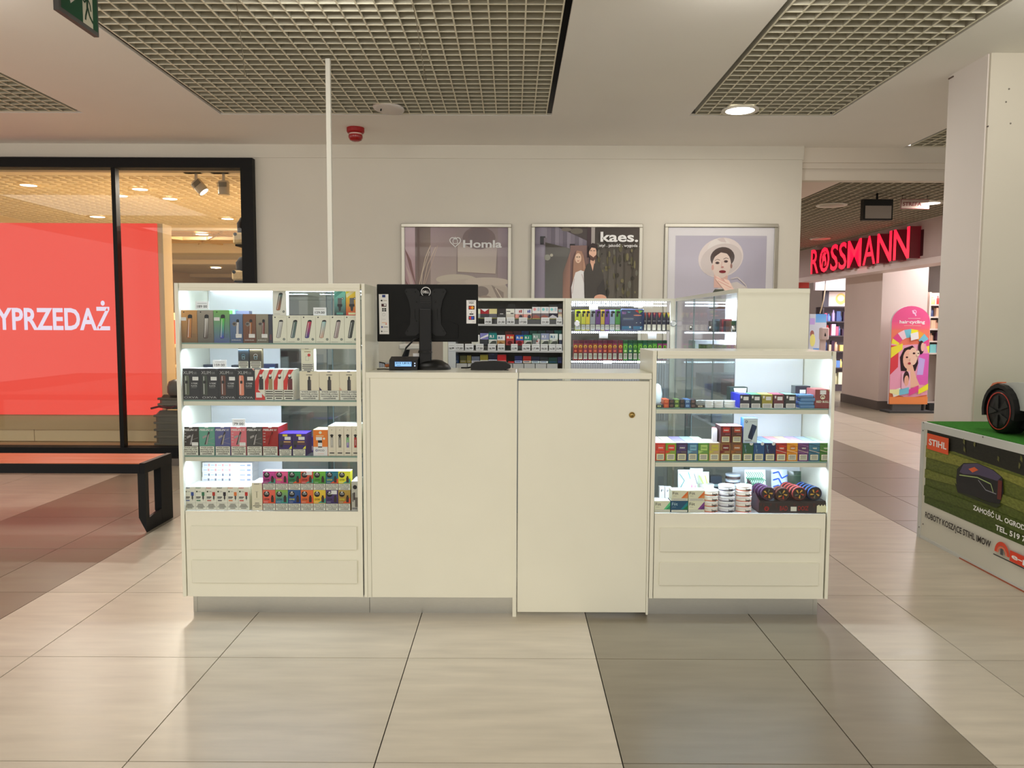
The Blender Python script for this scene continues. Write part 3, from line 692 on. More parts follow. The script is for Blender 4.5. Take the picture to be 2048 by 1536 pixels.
def art2(dc, band):
    def f(A):
        pen(A, .60, .16, .82, .22, dc, .06, K1); A.poly([(.16, .66), (.34, .74), (.56, .70), (.56, .62), (.34, .56)], c(120, 112, 106)); A.poly([(.2, .66), (.34, .70), (.5, .67), (.34, .61)], c(60, 56, 54))
        sticker(A, .45, .18, .48, .13); A.text('DRAG', .14, .08, .035, c(235), w=.7)
    return f
pack('vaporiser_box', 'blue vaporiser box with white sticker on the top shelf, right of the green one', 'box', G1, q1(612), q1(743), q1y(400), zA, c(96, 122, 160), art2(c(190, 190, 196), 0), grad=c(60, 82, 120), top=TOPW)
pack('vaporiser_box', 'copper brown vaporiser box with white sticker on the top shelf', 'box', G1, q1(746), q1(878), q1y(400), zA, c(120, 76, 44), art2(c(150, 90, 40), 0), grad=c(92, 50, 34), top=TOPW)
pack('vaporiser_box', 'greige vaporiser box with white sticker low on the front, next to the white boxes', 'box', G1, q1(880), q1(1006), q1y(400), zA, c(142, 134, 116), art2(c(110, 44, 34), 0), grad=c(104, 98, 84), top=TOPW)
pack('vaporiser_box', 'dark navy box sliver squeezed between the greige and the white boxes', 'box', G1, q1(1008), q1(1048), q1y(402), zA, c(40, 42, 60), lambda A: A.rect(.2, .1, .8, .3, c(90, 50, 60)), top=TOPW)
pack('vaporiser_box', 'mint green box top showing behind the blue vaporiser box', 'box', G1, q1(600), q1(668), q1y(355), zA, c(150, 225, 205), None, Y=3.87)
pack('vaporiser_box', 'grey lavender box showing behind the copper brown box', 'box', G1, q1(668), q1(812), q1y(368), zA, c(112, 116, 142), None, Y=3.88)
# white boxes with pen pictures
ed = [1050, 1195, 1342, 1490, 1638, 1785, 1926]
pc = [(c(168, 168, 164), c(190, 190, 188), 'silver'), (c(92, 112, 116), c(70, 96, 84), 'grey green'), (c(44, 50, 130), c(190, 50, 70), 'red to blue'), (c(200, 160, 140), c(150, 190, 190), 'pastel rainbow'), (c(150, 132, 132), c(160, 146, 146), 'mauve'), (c(48, 54, 50), c(56, 62, 58), 'black green')]
def artW(col, ct_):
    def f(A):
        pen(A, .50, .18, .84, .30, col, .24, K1, ct_, .10); A.disc(.18, .93, .05, K1, 8); A.disc(.80, .14, .085, c(70, 76, 70)); A.disc(.80, .14, .05, c(150, 160, 150)); A.line([(.4, .93), (.85, .93)], .0007, c(150)); A.line([(.08, .05), (.55, .05)], .0014, c(150, 146, 136))
    return f
for i in range(6):
    pack('vaporiser_box', f'cream vaporiser box with a {pc[i][2]} pen, {ORD[i]} from the left among the top shelf cream boxes', 'box', G1, q1(ed[i]), q1(ed[i + 1]), q1y(414), zA, c(226, 220, 200), artW(pc[i][0], pc[i][1]), top=TOPW)
zu = aY(560, q1y(414), GY).z
pack('vaporiser_box', 'cream vaporiser box standing on top of the cream row, teal and bronze pen', 'box', G1, q1(1050), q1(1190), q1y(136), zu + .0005, c(228, 224, 208), artW(c(160, 96, 60), c(50, 90, 90)), top=TOPW)
def blister(c1, c2, c3):
    def f(A):
        A.vgrad(0, 0, 1, 1, c2, c1); A.poly([(.05, .7), (.9, 1), (.5, 1), (.0, .85)], c3); A.rect(.32, .44, .68, .70, c(90, 90, 92)); A.rect(.28, .36, .72, .46, c(24)); A.poly([(.36, .36), (.64, .36), (.58, .18), (.42, .18)], c(36)); A.disc(.74, .68, .10, c(20)); A.disc(.74, .68, .06, c(200)); A.rect(.2, .04, .8, .12, c3)
    return f
pack('cartridge_pack', 'teal to black cartridge blister pack standing on the cream boxes at the top right', 'pack', None, q1(1680), q1(1797), q1y(160), zu + .0005, c(80, 130, 130), blister(c(120, 200, 190), c(40, 36, 44), c(80, 150, 140)), Y=GY + .004)
pack('cartridge_pack', 'yellow to red cartridge blister pack standing on the cream boxes at the far top right', 'pack', None, q1(1800), q1(1923), q1y(158), zu + .0005, c(190, 120, 20), blister(c(232, 210, 40), c(190, 30, 30), c(245, 235, 170)), Y=GY + .004)
def price(label, txt, x0, x1, y0, y1, Y=GY + .012, thin=.002):
    a = aY(x0, y1, Y); b_ = aY(x1, y0, Y); mb = MB().box(a.x, b_.x, Y, Y + thin, a.z, b_.z, 'print', c(240, 238, 240)); o = mb.build('price_tag'); tag(o, label, 'price tag', 'price tags')
    A = front(a.x, b_.x, a.z, b_.z, Y); A.line([(.15, .74), (.85, .74)], .0012, c(70)); A.text(txt, .5, .2, .30, c(20), 'C', w=.74, bold=.01); A.mb.build('lettering', o)
    return o
price('white price tag reading 189.00 above the amber box', '189 00', q1(262), q1(396), q1y(270), q1y(350)); price('white price tag reading 129.00 above the cream boxes', '129.00', q1(1468), q1(1600), q1y(333), q1y(412))
price('white price tag reading 159.00 above the black boxes', '159 00', q1(440), q1(577), q1y(870), q1y(950)); price('white price tag reading 79.00 above the pink box', '79 00', q1(638), q1(768), q2y(245), q2y(322))
# --- row B
ed = [120, 305, 493, 680, 866]; bc_ = [(c(86, 92, 74), 'olive'), (c(58, 66, 54), 'dark green'), (c(98, 58, 44), 'brown'), (c(210, 130, 104), 'salmon pink')]
for i in range(4):
    def f(A, i=i):
        A.text('XLIM', .08, .82, .095, c(170), w=.52, bold=.0); A.text('SE', .64, .82, .07, c(120), w=.2)
        pen(A, .27, .14, .78, .27, bc_[i][0], 0, bc_[i][0], None, 0); A.rect(.20, .52, .33, .61, K1)
        sticker(A, .60, .62, .33, .115); A.text('X-TREME', .52, .50, .05, c(170), w=.36, bold=.02); A.text('FLAVOR', .52, .42, .05, c(170), w=.34, bold=.02); A.line([(.52, .385), (.84, .385)], .001, c(150))
        A.text('OXVA', .12, .045, .065, c(190), w=.78, bold=-.01)
        if i: A.poly([(.86, 1), (1, 1), (1, .92)], c(200, 150, 140) if i == 3 else c(70))
    pack('vaporiser_box', f'black vaporiser box with {bc_[i][1]} pen picture, {ORD[i]} of the four on the second shelf', 'box', G1, q1(ed[i]), q1(ed[i + 1]), q1y(957), zB, c(20, 20, 22), f, dep=.10, top=TOPW)
ed = [868, 970, 1062, 1160, 1268]; dc = [c(40, 36, 34), c(150, 134, 96), c(226, 222, 206), c(96, 30, 34)]
for i in range(4):
    def f(A, i=i):
        A.poly([(0, .62), (.55, 1), (1, 1), (.45, .70), (.35, .34), (0, .34)], c(196, 44, 34)); A.rect(.42, .34, .86, .70, dc[i]); A.ell(.62, .75, .16, .06, K1); A.ell(.60, .80, .13, .045, W1)
        if i: warn(A, 0.0, .335, .02, .98, 4, False)
        else: A.poly([(.0, .0), (1, .0), (1, .1), (.3, .34), (0, .34)], c(196, 44, 34)); A.rect(.1, .08, .7, .25, W1)
    pack('vaporiser_box', f'narrow red and white vaporiser box, {ORD[i]} from the left beside the black boxes', 'box', G1, q1(ed[i]), q1(ed[i + 1]), q1y(968), zB, c(226, 214, 200), f, dep=.10, top=TOPW)
pack('vaporiser_box', 'dark blue box standing back between the red boxes and the cream branded ones', 'box', G1, q1(1275), q1(1322), q1y(1060), zB, c(30, 52, 110), lambda A: (A.rect(.0, .0, .9, .2, c(220, 230, 240)), A.rect(.1, .5, .9, .8, c(60, 110, 180))), Y=3.86)
ed = [1324, 1528, 1735, 1932]
for i in range(3):
    def f(A, i=i):
        A.rect(.40, .97, .56, 1.0, K1); A.text('oneo', .5, .86, .05, c(60, 56, 48), 'C', w=.3, bold=.02); A.rect(.41, .34, .59, .70, c(44, 38, 36)); A.rect(.45, .70, .55, .80, c(30)); A.ell(.5, .80, .05, .025, c(30)); A.rect(.53, .36, .56, .68, c(96, 88, 84))
        warn(A, .0, .34, .02, .98); 
        if i: A.poly([(0, .46), (.14, .34), (0, .34)], (c(60, 50, 80) if i == 1 else c(200, 160, 140)))
    pack('vaporiser_box', f'wide cream vaporiser box with black pen and warning, {ORD[i]} of three, second shelf', 'box', G1, q1(ed[i]), q1(ed[i + 1]), q1y(986), zB, c(216, 208, 184), f, dep=.09, top=TOPW)
zz = aY(620, q1y(986), GY).z
def f(A): A.rect(.3, .93, .6, 1, c(40)); A.text('oneo', .5, .80, .06, c(150, 130, 90), 'C', w=.5, bold=.03); A.disc(.62, .68, .12, c(190, 60, 56)); A.line([(.35, .62), (.35, .45), (.6, .45), (.6, .62), (.35, .62)], .001, c(150)); warn(A, 0, .32, .03, .97, 4, False)
pack('cartridge_box', 'small cream cartridge box with a red dot standing on the wide cream boxes', 'box', G1, q1(1342), q1(1474), q1y(742), zz + .0005, c(222, 216, 196), f, top=TOPW)
zBt = aY(440, q1y(957), GY).z + .0005
for i, (a, b_, cc, nm) in enumerate(((697, 806, c(34, 44, 50), 'black and teal'), (815, 938, c(58, 50, 34), 'black and bronze'))):
    def f(A, i=i):
        A.text('XLIM', .5, .90, .07, c(60, 150, 160) if i == 0 else c(170, 150, 100), 'C', w=.6); A.ring(.5, .58, .14, .17, c(70, 130, 150) if i == 0 else c(200)); A.rect(.36, .42, .64, .56, c(110, 140, 150)); A.rect(.42, .44, .58, .52, cc); warn(A, 0, .34, .02, .98, 4, False)
    pack('cartridge_box', f'{nm} pod box standing on top of the black boxes, second shelf', 'box', G1, q1(a), q1(b_), q1y(736), zBt, cc, f, Y=GY + .01, dep=.03)
for a, b_, y, cc, lab in ((333, 440, 918, c(40, 48, 60), 'flat black box lying behind the second black box'), (628, 697, 922, c(40, 44, 52), 'flat black box lying behind the fourth black box'), (930, 1080, 912, c(22, 34, 70), 'flat dark blue box with a lit white label behind the red boxes')):
    pack('flat_box', lab, 'box', None, q1(a), q1(b_), q1y(y), zB, cc, (lambda A: A.rect(.6, .3, .95, .9, c(170, 200, 240))) if a == 930 else None, Y=4.0, dep=.05)
# --- row C
ed = [135, 296, 459, 621, 783, 946, 1108]
fc = [(c(44, 38, 36), 'black'), (c(90, 150, 132), 'sea green'), (c(84, 88, 138), 'violet blue'), (c(206, 110, 122), 'pink'), (c(70, 68, 68), 'charcoal'), (c(150, 34, 32), 'red')]
for i in range(6):
    def f(A, i=i):
        A.text('FEELIN', .04, .86, .065, c(235), w=.64, bold=.05, italic=.2); A.text('SE', .72, .86, .065, c(200), w=.2, italic=.2); A.rect(.38, .965, .6, 1.0, W1)
        d = c(150, 24, 24) if i == 5 else c(150, 146, 146)
        A.poly([(.22, .66), (.46, .72), (.50, .66), (.24, .58)], d); A.poly([(.60, .84), (.70, .82), (.52, .38), (.34, .38)], c(60, 56, 58) if i < 5 else c(100, 14, 14)); A.poly([(.56, .70), (.66, .76), (.52, .38), (.42, .38)], d)
        A.line([(.6, .55), (.95, .62)], .0012, d); A.line([(.55, .46), (.98, .40)], .0012, d)
        if i in (0, 3, 5):
            for v in (.76, .66, .56, .46): A.text('SE', .06, v, .035, c(200), w=.14)
        if i in (0, 3): sticker(A, .56, .34, .4, .12)
        warn(A, 0.0, .325, .03, .97)
    pack('vaporiser_box', f'{fc[i][1]} vaporiser box with white warning label, {ORD[i]} from the left on the third shelf', 'box', G1, q1(ed[i]), q1(ed[i + 1]), q2y(326), zC, fc[i][0], f, dep=.16, top=TOPW)
pack('vaporiser_box', 'magenta box edge showing behind the red box on the third shelf', 'box', G1, q1(1108), q1(1145), q2y(315), zC, c(200, 90, 130), lambda A: A.rect(.1, .5, .9, .6, c(240, 200, 210)), Y=3.87)
for i, (a, b_) in enumerate(((1112, 1251), (1252, 1394))):
    def f(A):
        A.rect(.3, .88, .66, .97, c(214, 196, 60)); sticker(A, .45, .72, .45, .14); A.rect(.06, .5, .36, .68, c(60, 54, 60)); A.rect(.1, .38, .3, .5, c(40, 36, 44)); A.rect(.38, .60, .90, .66, c(190, 150, 90)); A.rect(.38, .50, .96, .57, c(90, 60, 60)); A.poly([(.98, .32), (.98, .46), (.76, .32)], c(240, 220, 60)); warn(A, 0, .30, .04, .96)
    pack('pod_box', f'purple pod box with yellow marks, {"left" if i == 0 else "right"} one of the front pair on the third shelf', 'box', None, q1(a), q1(b_), q2y(396), zC, c(52, 34, 96), f, dep=.11, top=c(70, 50, 170))
pack('pod_box', 'purple pod box standing farther back between the purple pair and the orange box', 'box', None, q1(1396), q1(1465), q2y(432), zC, c(66, 44, 130), lambda A: (A.rect(.4, .1, .95, .4, c(210, 205, 225)), A.rect(.45, .5, .9, .6, c(30, 20, 60))), Y=3.86)
def f(A): A.rect(0, 0, 1, .345, c(236, 230, 220)); A.disc(.5, .89, .10, c(250, 220, 190)); A.rect(.2, .75, .74, .78, c(250, 200, 150)); A.rect(.2, .60, .62, .72, c(240, 236, 230)); A.disc(.76, .66, .08, c(250, 225, 200)); A.rect(.34, .32, .62, .60, c(24)); A.rect(.33, .36, .63, .50, c(226)); A.text('POD', .36, .17, .07, c(90, 90, 110), w=.42); A.ring(.24, .21, .05, .08, c(60, 70, 140)); A.line([(.3, .08), (.75, .08)], .001, c(210, 120, 90))
pack('pod_box', 'orange and white pod box on the third shelf left of the slim cream boxes', 'box', None, q1(1465), q1(1614), q2y(356), zC, c(222, 116, 26), f, dep=.10, top=c(250, 200, 150))
ed = [1616, 1698, 1779, 1860, 1937]; sc4 = [(c(170, 166, 156), 'silver'), (c(120, 118, 108), 'grey'), (c(130, 110, 170), 'green and violet'), (c(160, 34, 26), 'red')]
for i in range(4):
    def f(A, i=i): A.text('+', .5, .85, .04, K1, 'C', bold=.05); A.rect(.32, .28, .68, .62, sc4[i][0] if i != 2 else c(110, 160, 110)); A.rect(.36, .28, .64, .45, sc4[i][0]); A.rect(.36, .62, .64, .68, K1); A.ell(.5, .69, .22, .035, K1); A.line([(.5, .35), (.5, .55)], .0015, c(230)); A.rect(.2, .08, .8, .115, c(40)); A.line([(.4, .165), (.75, .165)], .0008, c(150))
    pack('slim_box', f'slim cream box with {sc4[i][1]} device, {ORD[i]} from the left at the end of the third shelf', 'box', None, q1(ed[i]), q1(ed[i + 1]), q2y(318), zC, c(212, 204, 186), f, dep=.16, top=c(244, 214, 204))
# --- row D
ed = [146, 258, 367, 476, 587, 698, 811]; ic = [(c(44, 66, 130), 'blue'), (c(50, 110, 76), 'green'), (c(170, 50, 40), 'brick red'), (c(34, 28, 40), 'black'), (c(206, 110, 50), 'orange'), (c(184, 44, 34), 'bright red')]
for i in range(6):
    def f(A, i=i):
        A.text('POINT', .06, .93, .045, ic[i][0], w=.48, bold=.05); A.disc(.16, .80, .08, c(60, 70, 50)); A.line([(.3, .80), (.55, .80)], .0014, c(70)); A.rect(.62, .62, .88, .78, ic[i][0]); A.rect(.68, .48, .82, .62, c(60)); A.poly([(.71, .48), (.79, .48), (.76, .40)], c(90))
        A.rect(.08, .54, .52, .58, c(50)); A.rect(.08, .49, .44, .52, c(110)); A.rect(.12, .39, .5, .43, ic[i][0]); A.line([(0, .31), (1, .31)], .0006, c(120))
        for k, wv in enumerate((.5, .62, .8, .5)): A.rect(.5 - wv / 2, .24 - k * .055, .5 + wv / 2, .262 - k * .055, c(50, 48, 44))
    pack('pod_box', f'small white pod box with {ic[i][1]} cartridge picture, {ORD[i]} from the left on the bottom shelf', 'box', 'small white pod boxes', q1(ed[i]), q1(ed[i + 1]), q2y(942), zD, c(226, 222, 204), f, dep=.15, top=TOPW)
def f(A): A.text('POINT', .5, .93, .035, c(110), 'C', w=.5, bold=.04); A.rect(.44, .45, .52, .68, c(150, 146, 120)); A.line([(.3, .68), (.66, .68)], .001, c(140)); A.line([(.2, .4), (.8, .4)], .0006, c(170)); [A.rect(.5 - w_ / 2, .25 - k * .05, .5 + w_ / 2, .268 - k * .05, c(60)) for k, w_ in enumerate((.4, .5, .8, .4))]
pack('pod_box', 'taller beige pod box between the white pod boxes and the stacked colourful boxes', 'box', None, q1(836), q1(944), q2y(898), zD, c(214, 208, 184), f, dep=.12, top=TOPW)
zs = zD
for k in range(5):
    y1_ = q2y(862 - k * 46 - 46)
    a = aY(q1(325 if k % 2 else 330), y1_, 3.93); b_ = aY(q1(840), y1_, 3.93); h = .0475 * .5
    X0, X1 = a.x, b_.x; z0 = zD + .075 + k * .0245
    mb = MB().box(X0, X1, 3.93, 4.03, z0, z0 + .0238, 'card', c(226, 232, 240)); o = mb.build('flat_carton'); tag(o, f'long flat white carton, {ORD[4 - k]} from the top of the stack at the back of the bottom shelf', 'carton', 'stack of flat white cartons')
    A = front(X0, X1, z0, z0 + .0238, 3.93)
    for q in range(4): A.rect(.03 + q * .14, .35, .10 + q * .14, .6, c(180, 190, 205)); A.rect(.115 + q * .14, .25, .15 + q * .14, .75, c(110, 116, 130) if k in (1, 2) else c(200, 150, 150))
    A.rect(.6, .05, .605, .95, c(180)); A.rect(.76, .35, .86, .6, c(150, 160, 180)); A.rect(.9, .3, .97, .7, c(130, 140, 160)); A.mb.build('front_print', o)
    if k == 0:
        s_ = MB().box(X0 + .01, X1 - .01, 3.935, 4.03, zD, z0 - .0004, 'card', c(222, 228, 238)); tag(s_.build('flat_carton'), 'tall white shipping carton under the stack of flat cartons', 'carton')
# colourful stacked boxes
ed = [951, 1080, 1209, 1339, 1468, 1595, 1723, 1848]
colT = [(c(140, 40, 110), c(200, 70, 150), 'magenta'), (c(190, 60, 120), c(220, 90, 140), 'pink'), (c(30, 100, 60), c(40, 140, 90), 'dark green'), (c(190, 60, 50), c(200, 90, 60), 'brick red'), (c(60, 140, 50), c(110, 180, 60), 'leaf green'), (c(20, 90, 110), c(40, 120, 140), 'teal'), (c(214, 206, 40), c(236, 226, 60), 'yellow')]
colB = [(c(206, 80, 66), c(220, 100, 80), 'coral'), (c(40, 110, 150), c(130, 170, 60), 'blue and lime'), (c(24, 60, 130), c(30, 80, 140), 'royal blue'), (c(200, 90, 40), c(220, 110, 50), 'orange'), (c(226, 170, 40), c(236, 190, 60), 'amber yellow'), (c(56, 40, 96), c(80, 56, 110), 'purple'), (c(150, 110, 40), c(170, 140, 60), 'olive and red')]
zm = aY(600, q2y(972), GY).z
for row, (tab, zb, yt) in enumerate(((colB, zD, 973), (colT, zm + .0004, 780))):
    for i in range(7):
        def f(A, i=i, tab=tab, row=row):
            A.vgrad(0, .36, 1, 1, tab[i][0], tab[i][1]); A.poly([(.35, .36), (1, .36), (1, .62), (.7, .5)], c(226, 80, 40) if (i + row) % 3 == 0 else c(60, 150, 130) if (i + row) % 3 == 1 else tab[i][0])
            A.disc(.30, .80, .24, K1); A.text('VOOM', .30, .785, .05, c(225), 'C', w=.3, bold=.05); A.poly([(.2, .87), (.4, .87), (.36, .93), (.25, .92)], c(225))
            A.text('one', .10, .50, .13, c(24, 20, 20) if (i + row) % 4 != 2 else c(200, 200, 60), w=.42, bold=.0); A.rect(.66, .40, .88, .66, c(50, 34, 30)); A.rect(.70, .66, .84, .74, c(30, 22, 20)); A.line([(.08, .41), (.4, .41)], .0012, c(240))
            if (row, i) in ((1, 3), (0, 5)): sticker(A, .45, .80, .46, .18)
            warn(A, 0, .345, .0, 1.0, 4, True)
        pack('flavour_box', f'{tab[i][2]} flavour box with a round black logo, {ORD[i]} from the left in the {"lower" if row == 0 else "upper"} stacked row', 'box', 'stacked colourful flavour boxes', q1(ed[i]), q1(ed[i + 1]), q2y(yt), zb, tab[i][0], f, dep=.05, top=c(230, 232, 236) if row else None)
def f(A): A.disc(.5, .80, .30, K1); A.rect(.3, .36, .5, .62, c(60, 50, 50)); A.rect(.5, .12, .95, .45, c(96, 90, 84)); A.line([(.2, .3), (.2, .6)], .004, c(60)); A.rect(.1, .04, .8, .1, c(120))
pack('pod_box', 'silver white pod box with a round black logo at the right end of the bottom shelf', 'box', None, q1(1856), q1(1932), q2y(884), zD, c(176, 174, 164), f, dep=.12, top=TOPW)
# ================================================================== RIGHT CASE GOODS
def r1(v): return 1290.5 + v * .1940
def r1y(v): return 690 + v * .1953125
def r2y(v): return 820 + v * .1953125
rA, rB = ZSR; rC = ZRF
TP2 = c(214, 222, 226)
def rows(A, col, txt=None): A.rect(.1, .1, .9, .45, col)
# shelf 1, left: small flat packs and tins
small = [(112, 186, 600, 632, c(34, 36, 26), c(190, 200, 140), 'black snuff tin pack with a leaf, leftmost on the upper shelf of the lower case'),
         (192, 248, 590, 634, c(186, 74, 38), c(226, 120, 60), 'orange flat pack, lower one of the pair on the upper shelf'), (192, 248, 548, 589, c(196, 80, 40), c(230, 130, 70), 'orange flat pack, upper one of the pair on the upper shelf'),
         (250, 300, 592, 634, c(40, 28, 24), c(120, 90, 70), 'dark brown flat pack right of the orange pair, lower'), (250, 300, 550, 591, c(44, 30, 24), c(110, 80, 60), 'dark brown flat pack right of the orange pair, upper'),
         (302, 356, 592, 634, c(70, 100, 44), c(170, 200, 90), 'olive green flat pack, lower one of two'), (302, 356, 550, 591, c(80, 112, 50), c(180, 206, 100), 'olive green flat pack, upper one of two'),
         (358, 408, 592, 634, c(30, 30, 26), c(90, 70, 60), 'black flat pack between the green and blue ones, lower'), (358, 408, 550, 591, c(32, 30, 28), c(90, 70, 60), 'black flat pack between the green and blue ones, upper'),
         (411, 468, 592, 634, c(50, 90, 140), c(140, 180, 220), 'blue flat pack, lower one of two'), (411, 468, 550, 591, c(60, 100, 150), c(150, 190, 226), 'blue flat pack, upper one of two'),
         (470, 526, 592, 634, c(44, 32, 30), c(130, 100, 90), 'maroon black flat pack at the right end of the flat packs, lower'), (470, 526, 550, 591, c(44, 34, 32), c(130, 100, 90), 'maroon black flat pack at the right end of the flat packs, upper'),
         (528, 618, 604, 634, c(52, 46, 34), c(200, 190, 160), 'dark low tin pack just left of the clear tins')]
Zc = lambda px, py, Y=GY: aY(px, py, Y).z
hs = (Zc(1340, r1y(591)) - Zc(1340, r1y(634)))
for x0, x1, y0, y1, cc, c2, lab in small:
    lo = y1 > 600; zb = rA if lo else rA + hs + .0005
    X0, X1 = aY(r1(x0), r1y(y0), GY).x, aY(r1(x1), r1y(y0), GY).x; h = hs if y1 - y0 > 34 else hs * .8
    o = MB().box(X0, X1 - .001, GY, GY + .07, zb, zb + h, 'card', cc, bev=.0015).build('flat_pack'); tag(o, lab, 'pack', 'flat packs on the upper shelf of the lower case')
    A = front(X0, X1 - .001, zb, zb + h, GY); A.rect(.2, .25, .7, .7, c2); A.rect(.3, .4, .6, .55, cc); A.mb.build('front_print', o)
bw = MB().lathe([(.018, 0), (.026, .012), (.03, .05), (.022, .09), (.010, .1)], (.72, 3.95, rA), 'z', 'gloss', c(215, 228, 245), 24)
tag(bw.build('jar'), 'pale blue white round jar behind the leftmost snuff pack', 'jar')
def tin(x0, x1, ytop, zb, n, hh, body, lid, lab, Y=GY, txt=None, grp='round tins', tc=K1, band=None):
    a, b_ = aY(x0, ytop + 10, Y), aY(x1, ytop + 10, Y); r = (b_.x - a.x) / 2; cx = (a.x + b_.x) / 2; cyy = Y + r
    for k in range(n):
        z = zb + k * hh
        o = empty('round_tin', (cx, cyy, z), lab.format(ORD[n - 1 - k]), 'tin', grp)
        dx = R.uniform(-.0012, .0012)
        MB().lathe([(r * .93, 0), (r * .98, .002), (r * .98, hh * .66), (r * .9, hh * .66)], (cx + dx, cyy, z), 'z', 'gloss', body, 28).build('tin_body', o)
        MB().lathe([(r * .99, hh * .62), (r, hh * .70), (r, hh * .93), (r * .93, hh * .985), (r * .2, hh * .985)], (cx + dx, cyy, z), 'z', 'gloss', lid, 28).build('lid', o)
        mb = MB()
        def arc(a0, a1, za, zc_, col, lift=.0006):
            P = []
            for q in range(9):
                t = math.radians(a0 + (a1 - a0) * q / 8); P.append((cx + dx + (r * .98 + lift) * math.sin(t), cyy - (r * .98 + lift) * math.cos(t)))
            for (xa, ya), (xb, yb) in zip(P, P[1:]): mb.add([(xa, ya, za), (xb, yb, za), (xb, yb, zc_), (xa, ya, zc_)], [(0, 1, 2, 3)], 'print', col)
        if band: arc(-85, 85, z + hh * .03, z + hh * .14, band)
        if txt:
            s0 = 8 if k % 2 else 2; vs, fs, tw = textmesh(txt, .05); k_ = hh * .42 / CAP; wd = tw * k_
            def T(x, y):
                t = (x * k_ - wd * .5 + r * .36) / r; return (cx + dx + (r * .985) * math.sin(t), cyy - r * .985 - .0008 + (1 - math.cos(t)) * r, z + hh * .14 + y * k_)
            mb.add([T(x, y) for x, y in vs], fs, 'print', tc)
        if mb.v: mb.build('lettering', o)
    return cx, cyy, r
hsm = .0125
for j, (a, b_) in enumerate(((626, 716), (720, 816), (828, 942))):
    nm = ['left', 'middle', 'right'][j]
    tin(r1(a), r1(b_), r1y(560), rA, 4 if j < 2 else 3, (Zc(1420, r1y(572)) - rA) / (4 if j < 2 else 3), c(206, 204, 196) if j < 2 else c(222, 224, 216), c(224, 228, 232), '{} clear white tin from the top, ' + nm + ' stack on the upper shelf', grp='low white tins on the upper shelf')
def stick2(A): sticker(A, .35, .58, .52, .26); A.rect(.04, .02, .94, .34, c(228, 228, 214)); [A.rect(.12, .07 + k * .06, .84, .09 + k * .06, c(60)) for k in range(4)]; A.rect(.06, .72, .22, .90, c(225))
def f(A): A.poly([(.2, .95), (.95, .95), (.9, .55), (.3, .55)], c(228, 232, 232)); A.rect(.1, .1, .4, .4, c(90, 130, 110))
pack('carton', 'dark green carton with a white label standing at the back of the upper shelf', 'carton', None, r1(872), r1(1054), r1y(432), rA, c(34, 56, 50), f, Y=3.93, dep=.06, mt='card')
bx5 = [(974, 1078, c(26, 22, 40), c(40, 50, 200), 'dark box with a royal blue side'), (1090, 1192, c(24, 42, 28), c(70, 180, 110), 'dark green box'), (1204, 1312, c(150, 140, 40), c(230, 225, 90), 'mustard yellow box'), (1324, 1428, c(90, 22, 28), c(200, 70, 100), 'dark red box'), (1446, 1552, c(26, 30, 22), c(110, 170, 150), 'black green box')]
for i, (a, b_, cc, tp, nm) in enumerate(bx5):
    pack('cigar_box', f'{nm}, white stickered, {ORD[i]} of five in the row on upper shelf', 'box', 'row of five upright boxes', r1(a), r1(b_), r1y(507), rA, cc, stick2, dep=.10, top=tp, side=tp if i == 0 else None)
pack('cigar_box', 'royal blue box standing behind and left of the row of five', 'box', None, r1(905), r1(972), r1y(488), rA, c(30, 40, 170), lambda A: A.rect(.3, .2, .9, .5, c(60, 80, 220)), Y=3.86)
for k in range(4):
    h = (Zc(1610, r1y(506)) - rA) / 4; dx = [.004, 0, .006, -.002][k]
    X0, X1 = aY(r1(1588), r1y(560), GY).x + dx, aY(r1(1742), r1y(560), GY).x + dx
    o = MB().box(X0, X1, GY, GY + .07, rA + k * h, rA + (k + 1) * h - .0008, 'gloss', c(74, 128, 178), bev=.003); o = o.build('blue_case'); tag(o, f'light blue flat plastic case, {ORD[3 - k]} from the top of its stack', 'case', 'stack of blue cases')
    for s_ in (.0,): MB().lathe([(h * .42, 0), (h * .42, .03)], (X0 - .008, GY + .025, rA + (k + .5) * h), 'x', 'gloss', c(60, 104, 190), 14).build('hinge', o)
def f(A): sticker(A, .32, .74, .40, .22); A.ring(.5, .60, .10, .155, c(230, 220, 190)); A.poly([(.5, .66), (.42, .5), (.58, .5)], c(230, 220, 190)); A.text('RED BULL', .5, .30, .11, c(236, 226, 196), 'C', w=.82, bold=.035); A.poly([(.8, 1), (1, 1), (1, .8)], c(160, 140, 90))
pack('tobacco_box', 'large red tobacco box at the right end of the upper shelf in the lower case', 'box', None, r1(1750), r1(1908), r1y(456), rA, c(120, 34, 26), f, dep=.11, top=c(190, 110, 110), side=c(170, 84, 84))
pack('tobacco_box', 'grey and black box standing behind the light blue cases', 'box', None, r1(1545), r1(1700), r1y(420), rA, c(38, 38, 50), lambda A: (sticker(A, .3, .45, .4, .35), A.line([(.1, .3), (.9, .3)], .001, c(160))), Y=3.93, dep=.06, side=c(90, 100, 104))
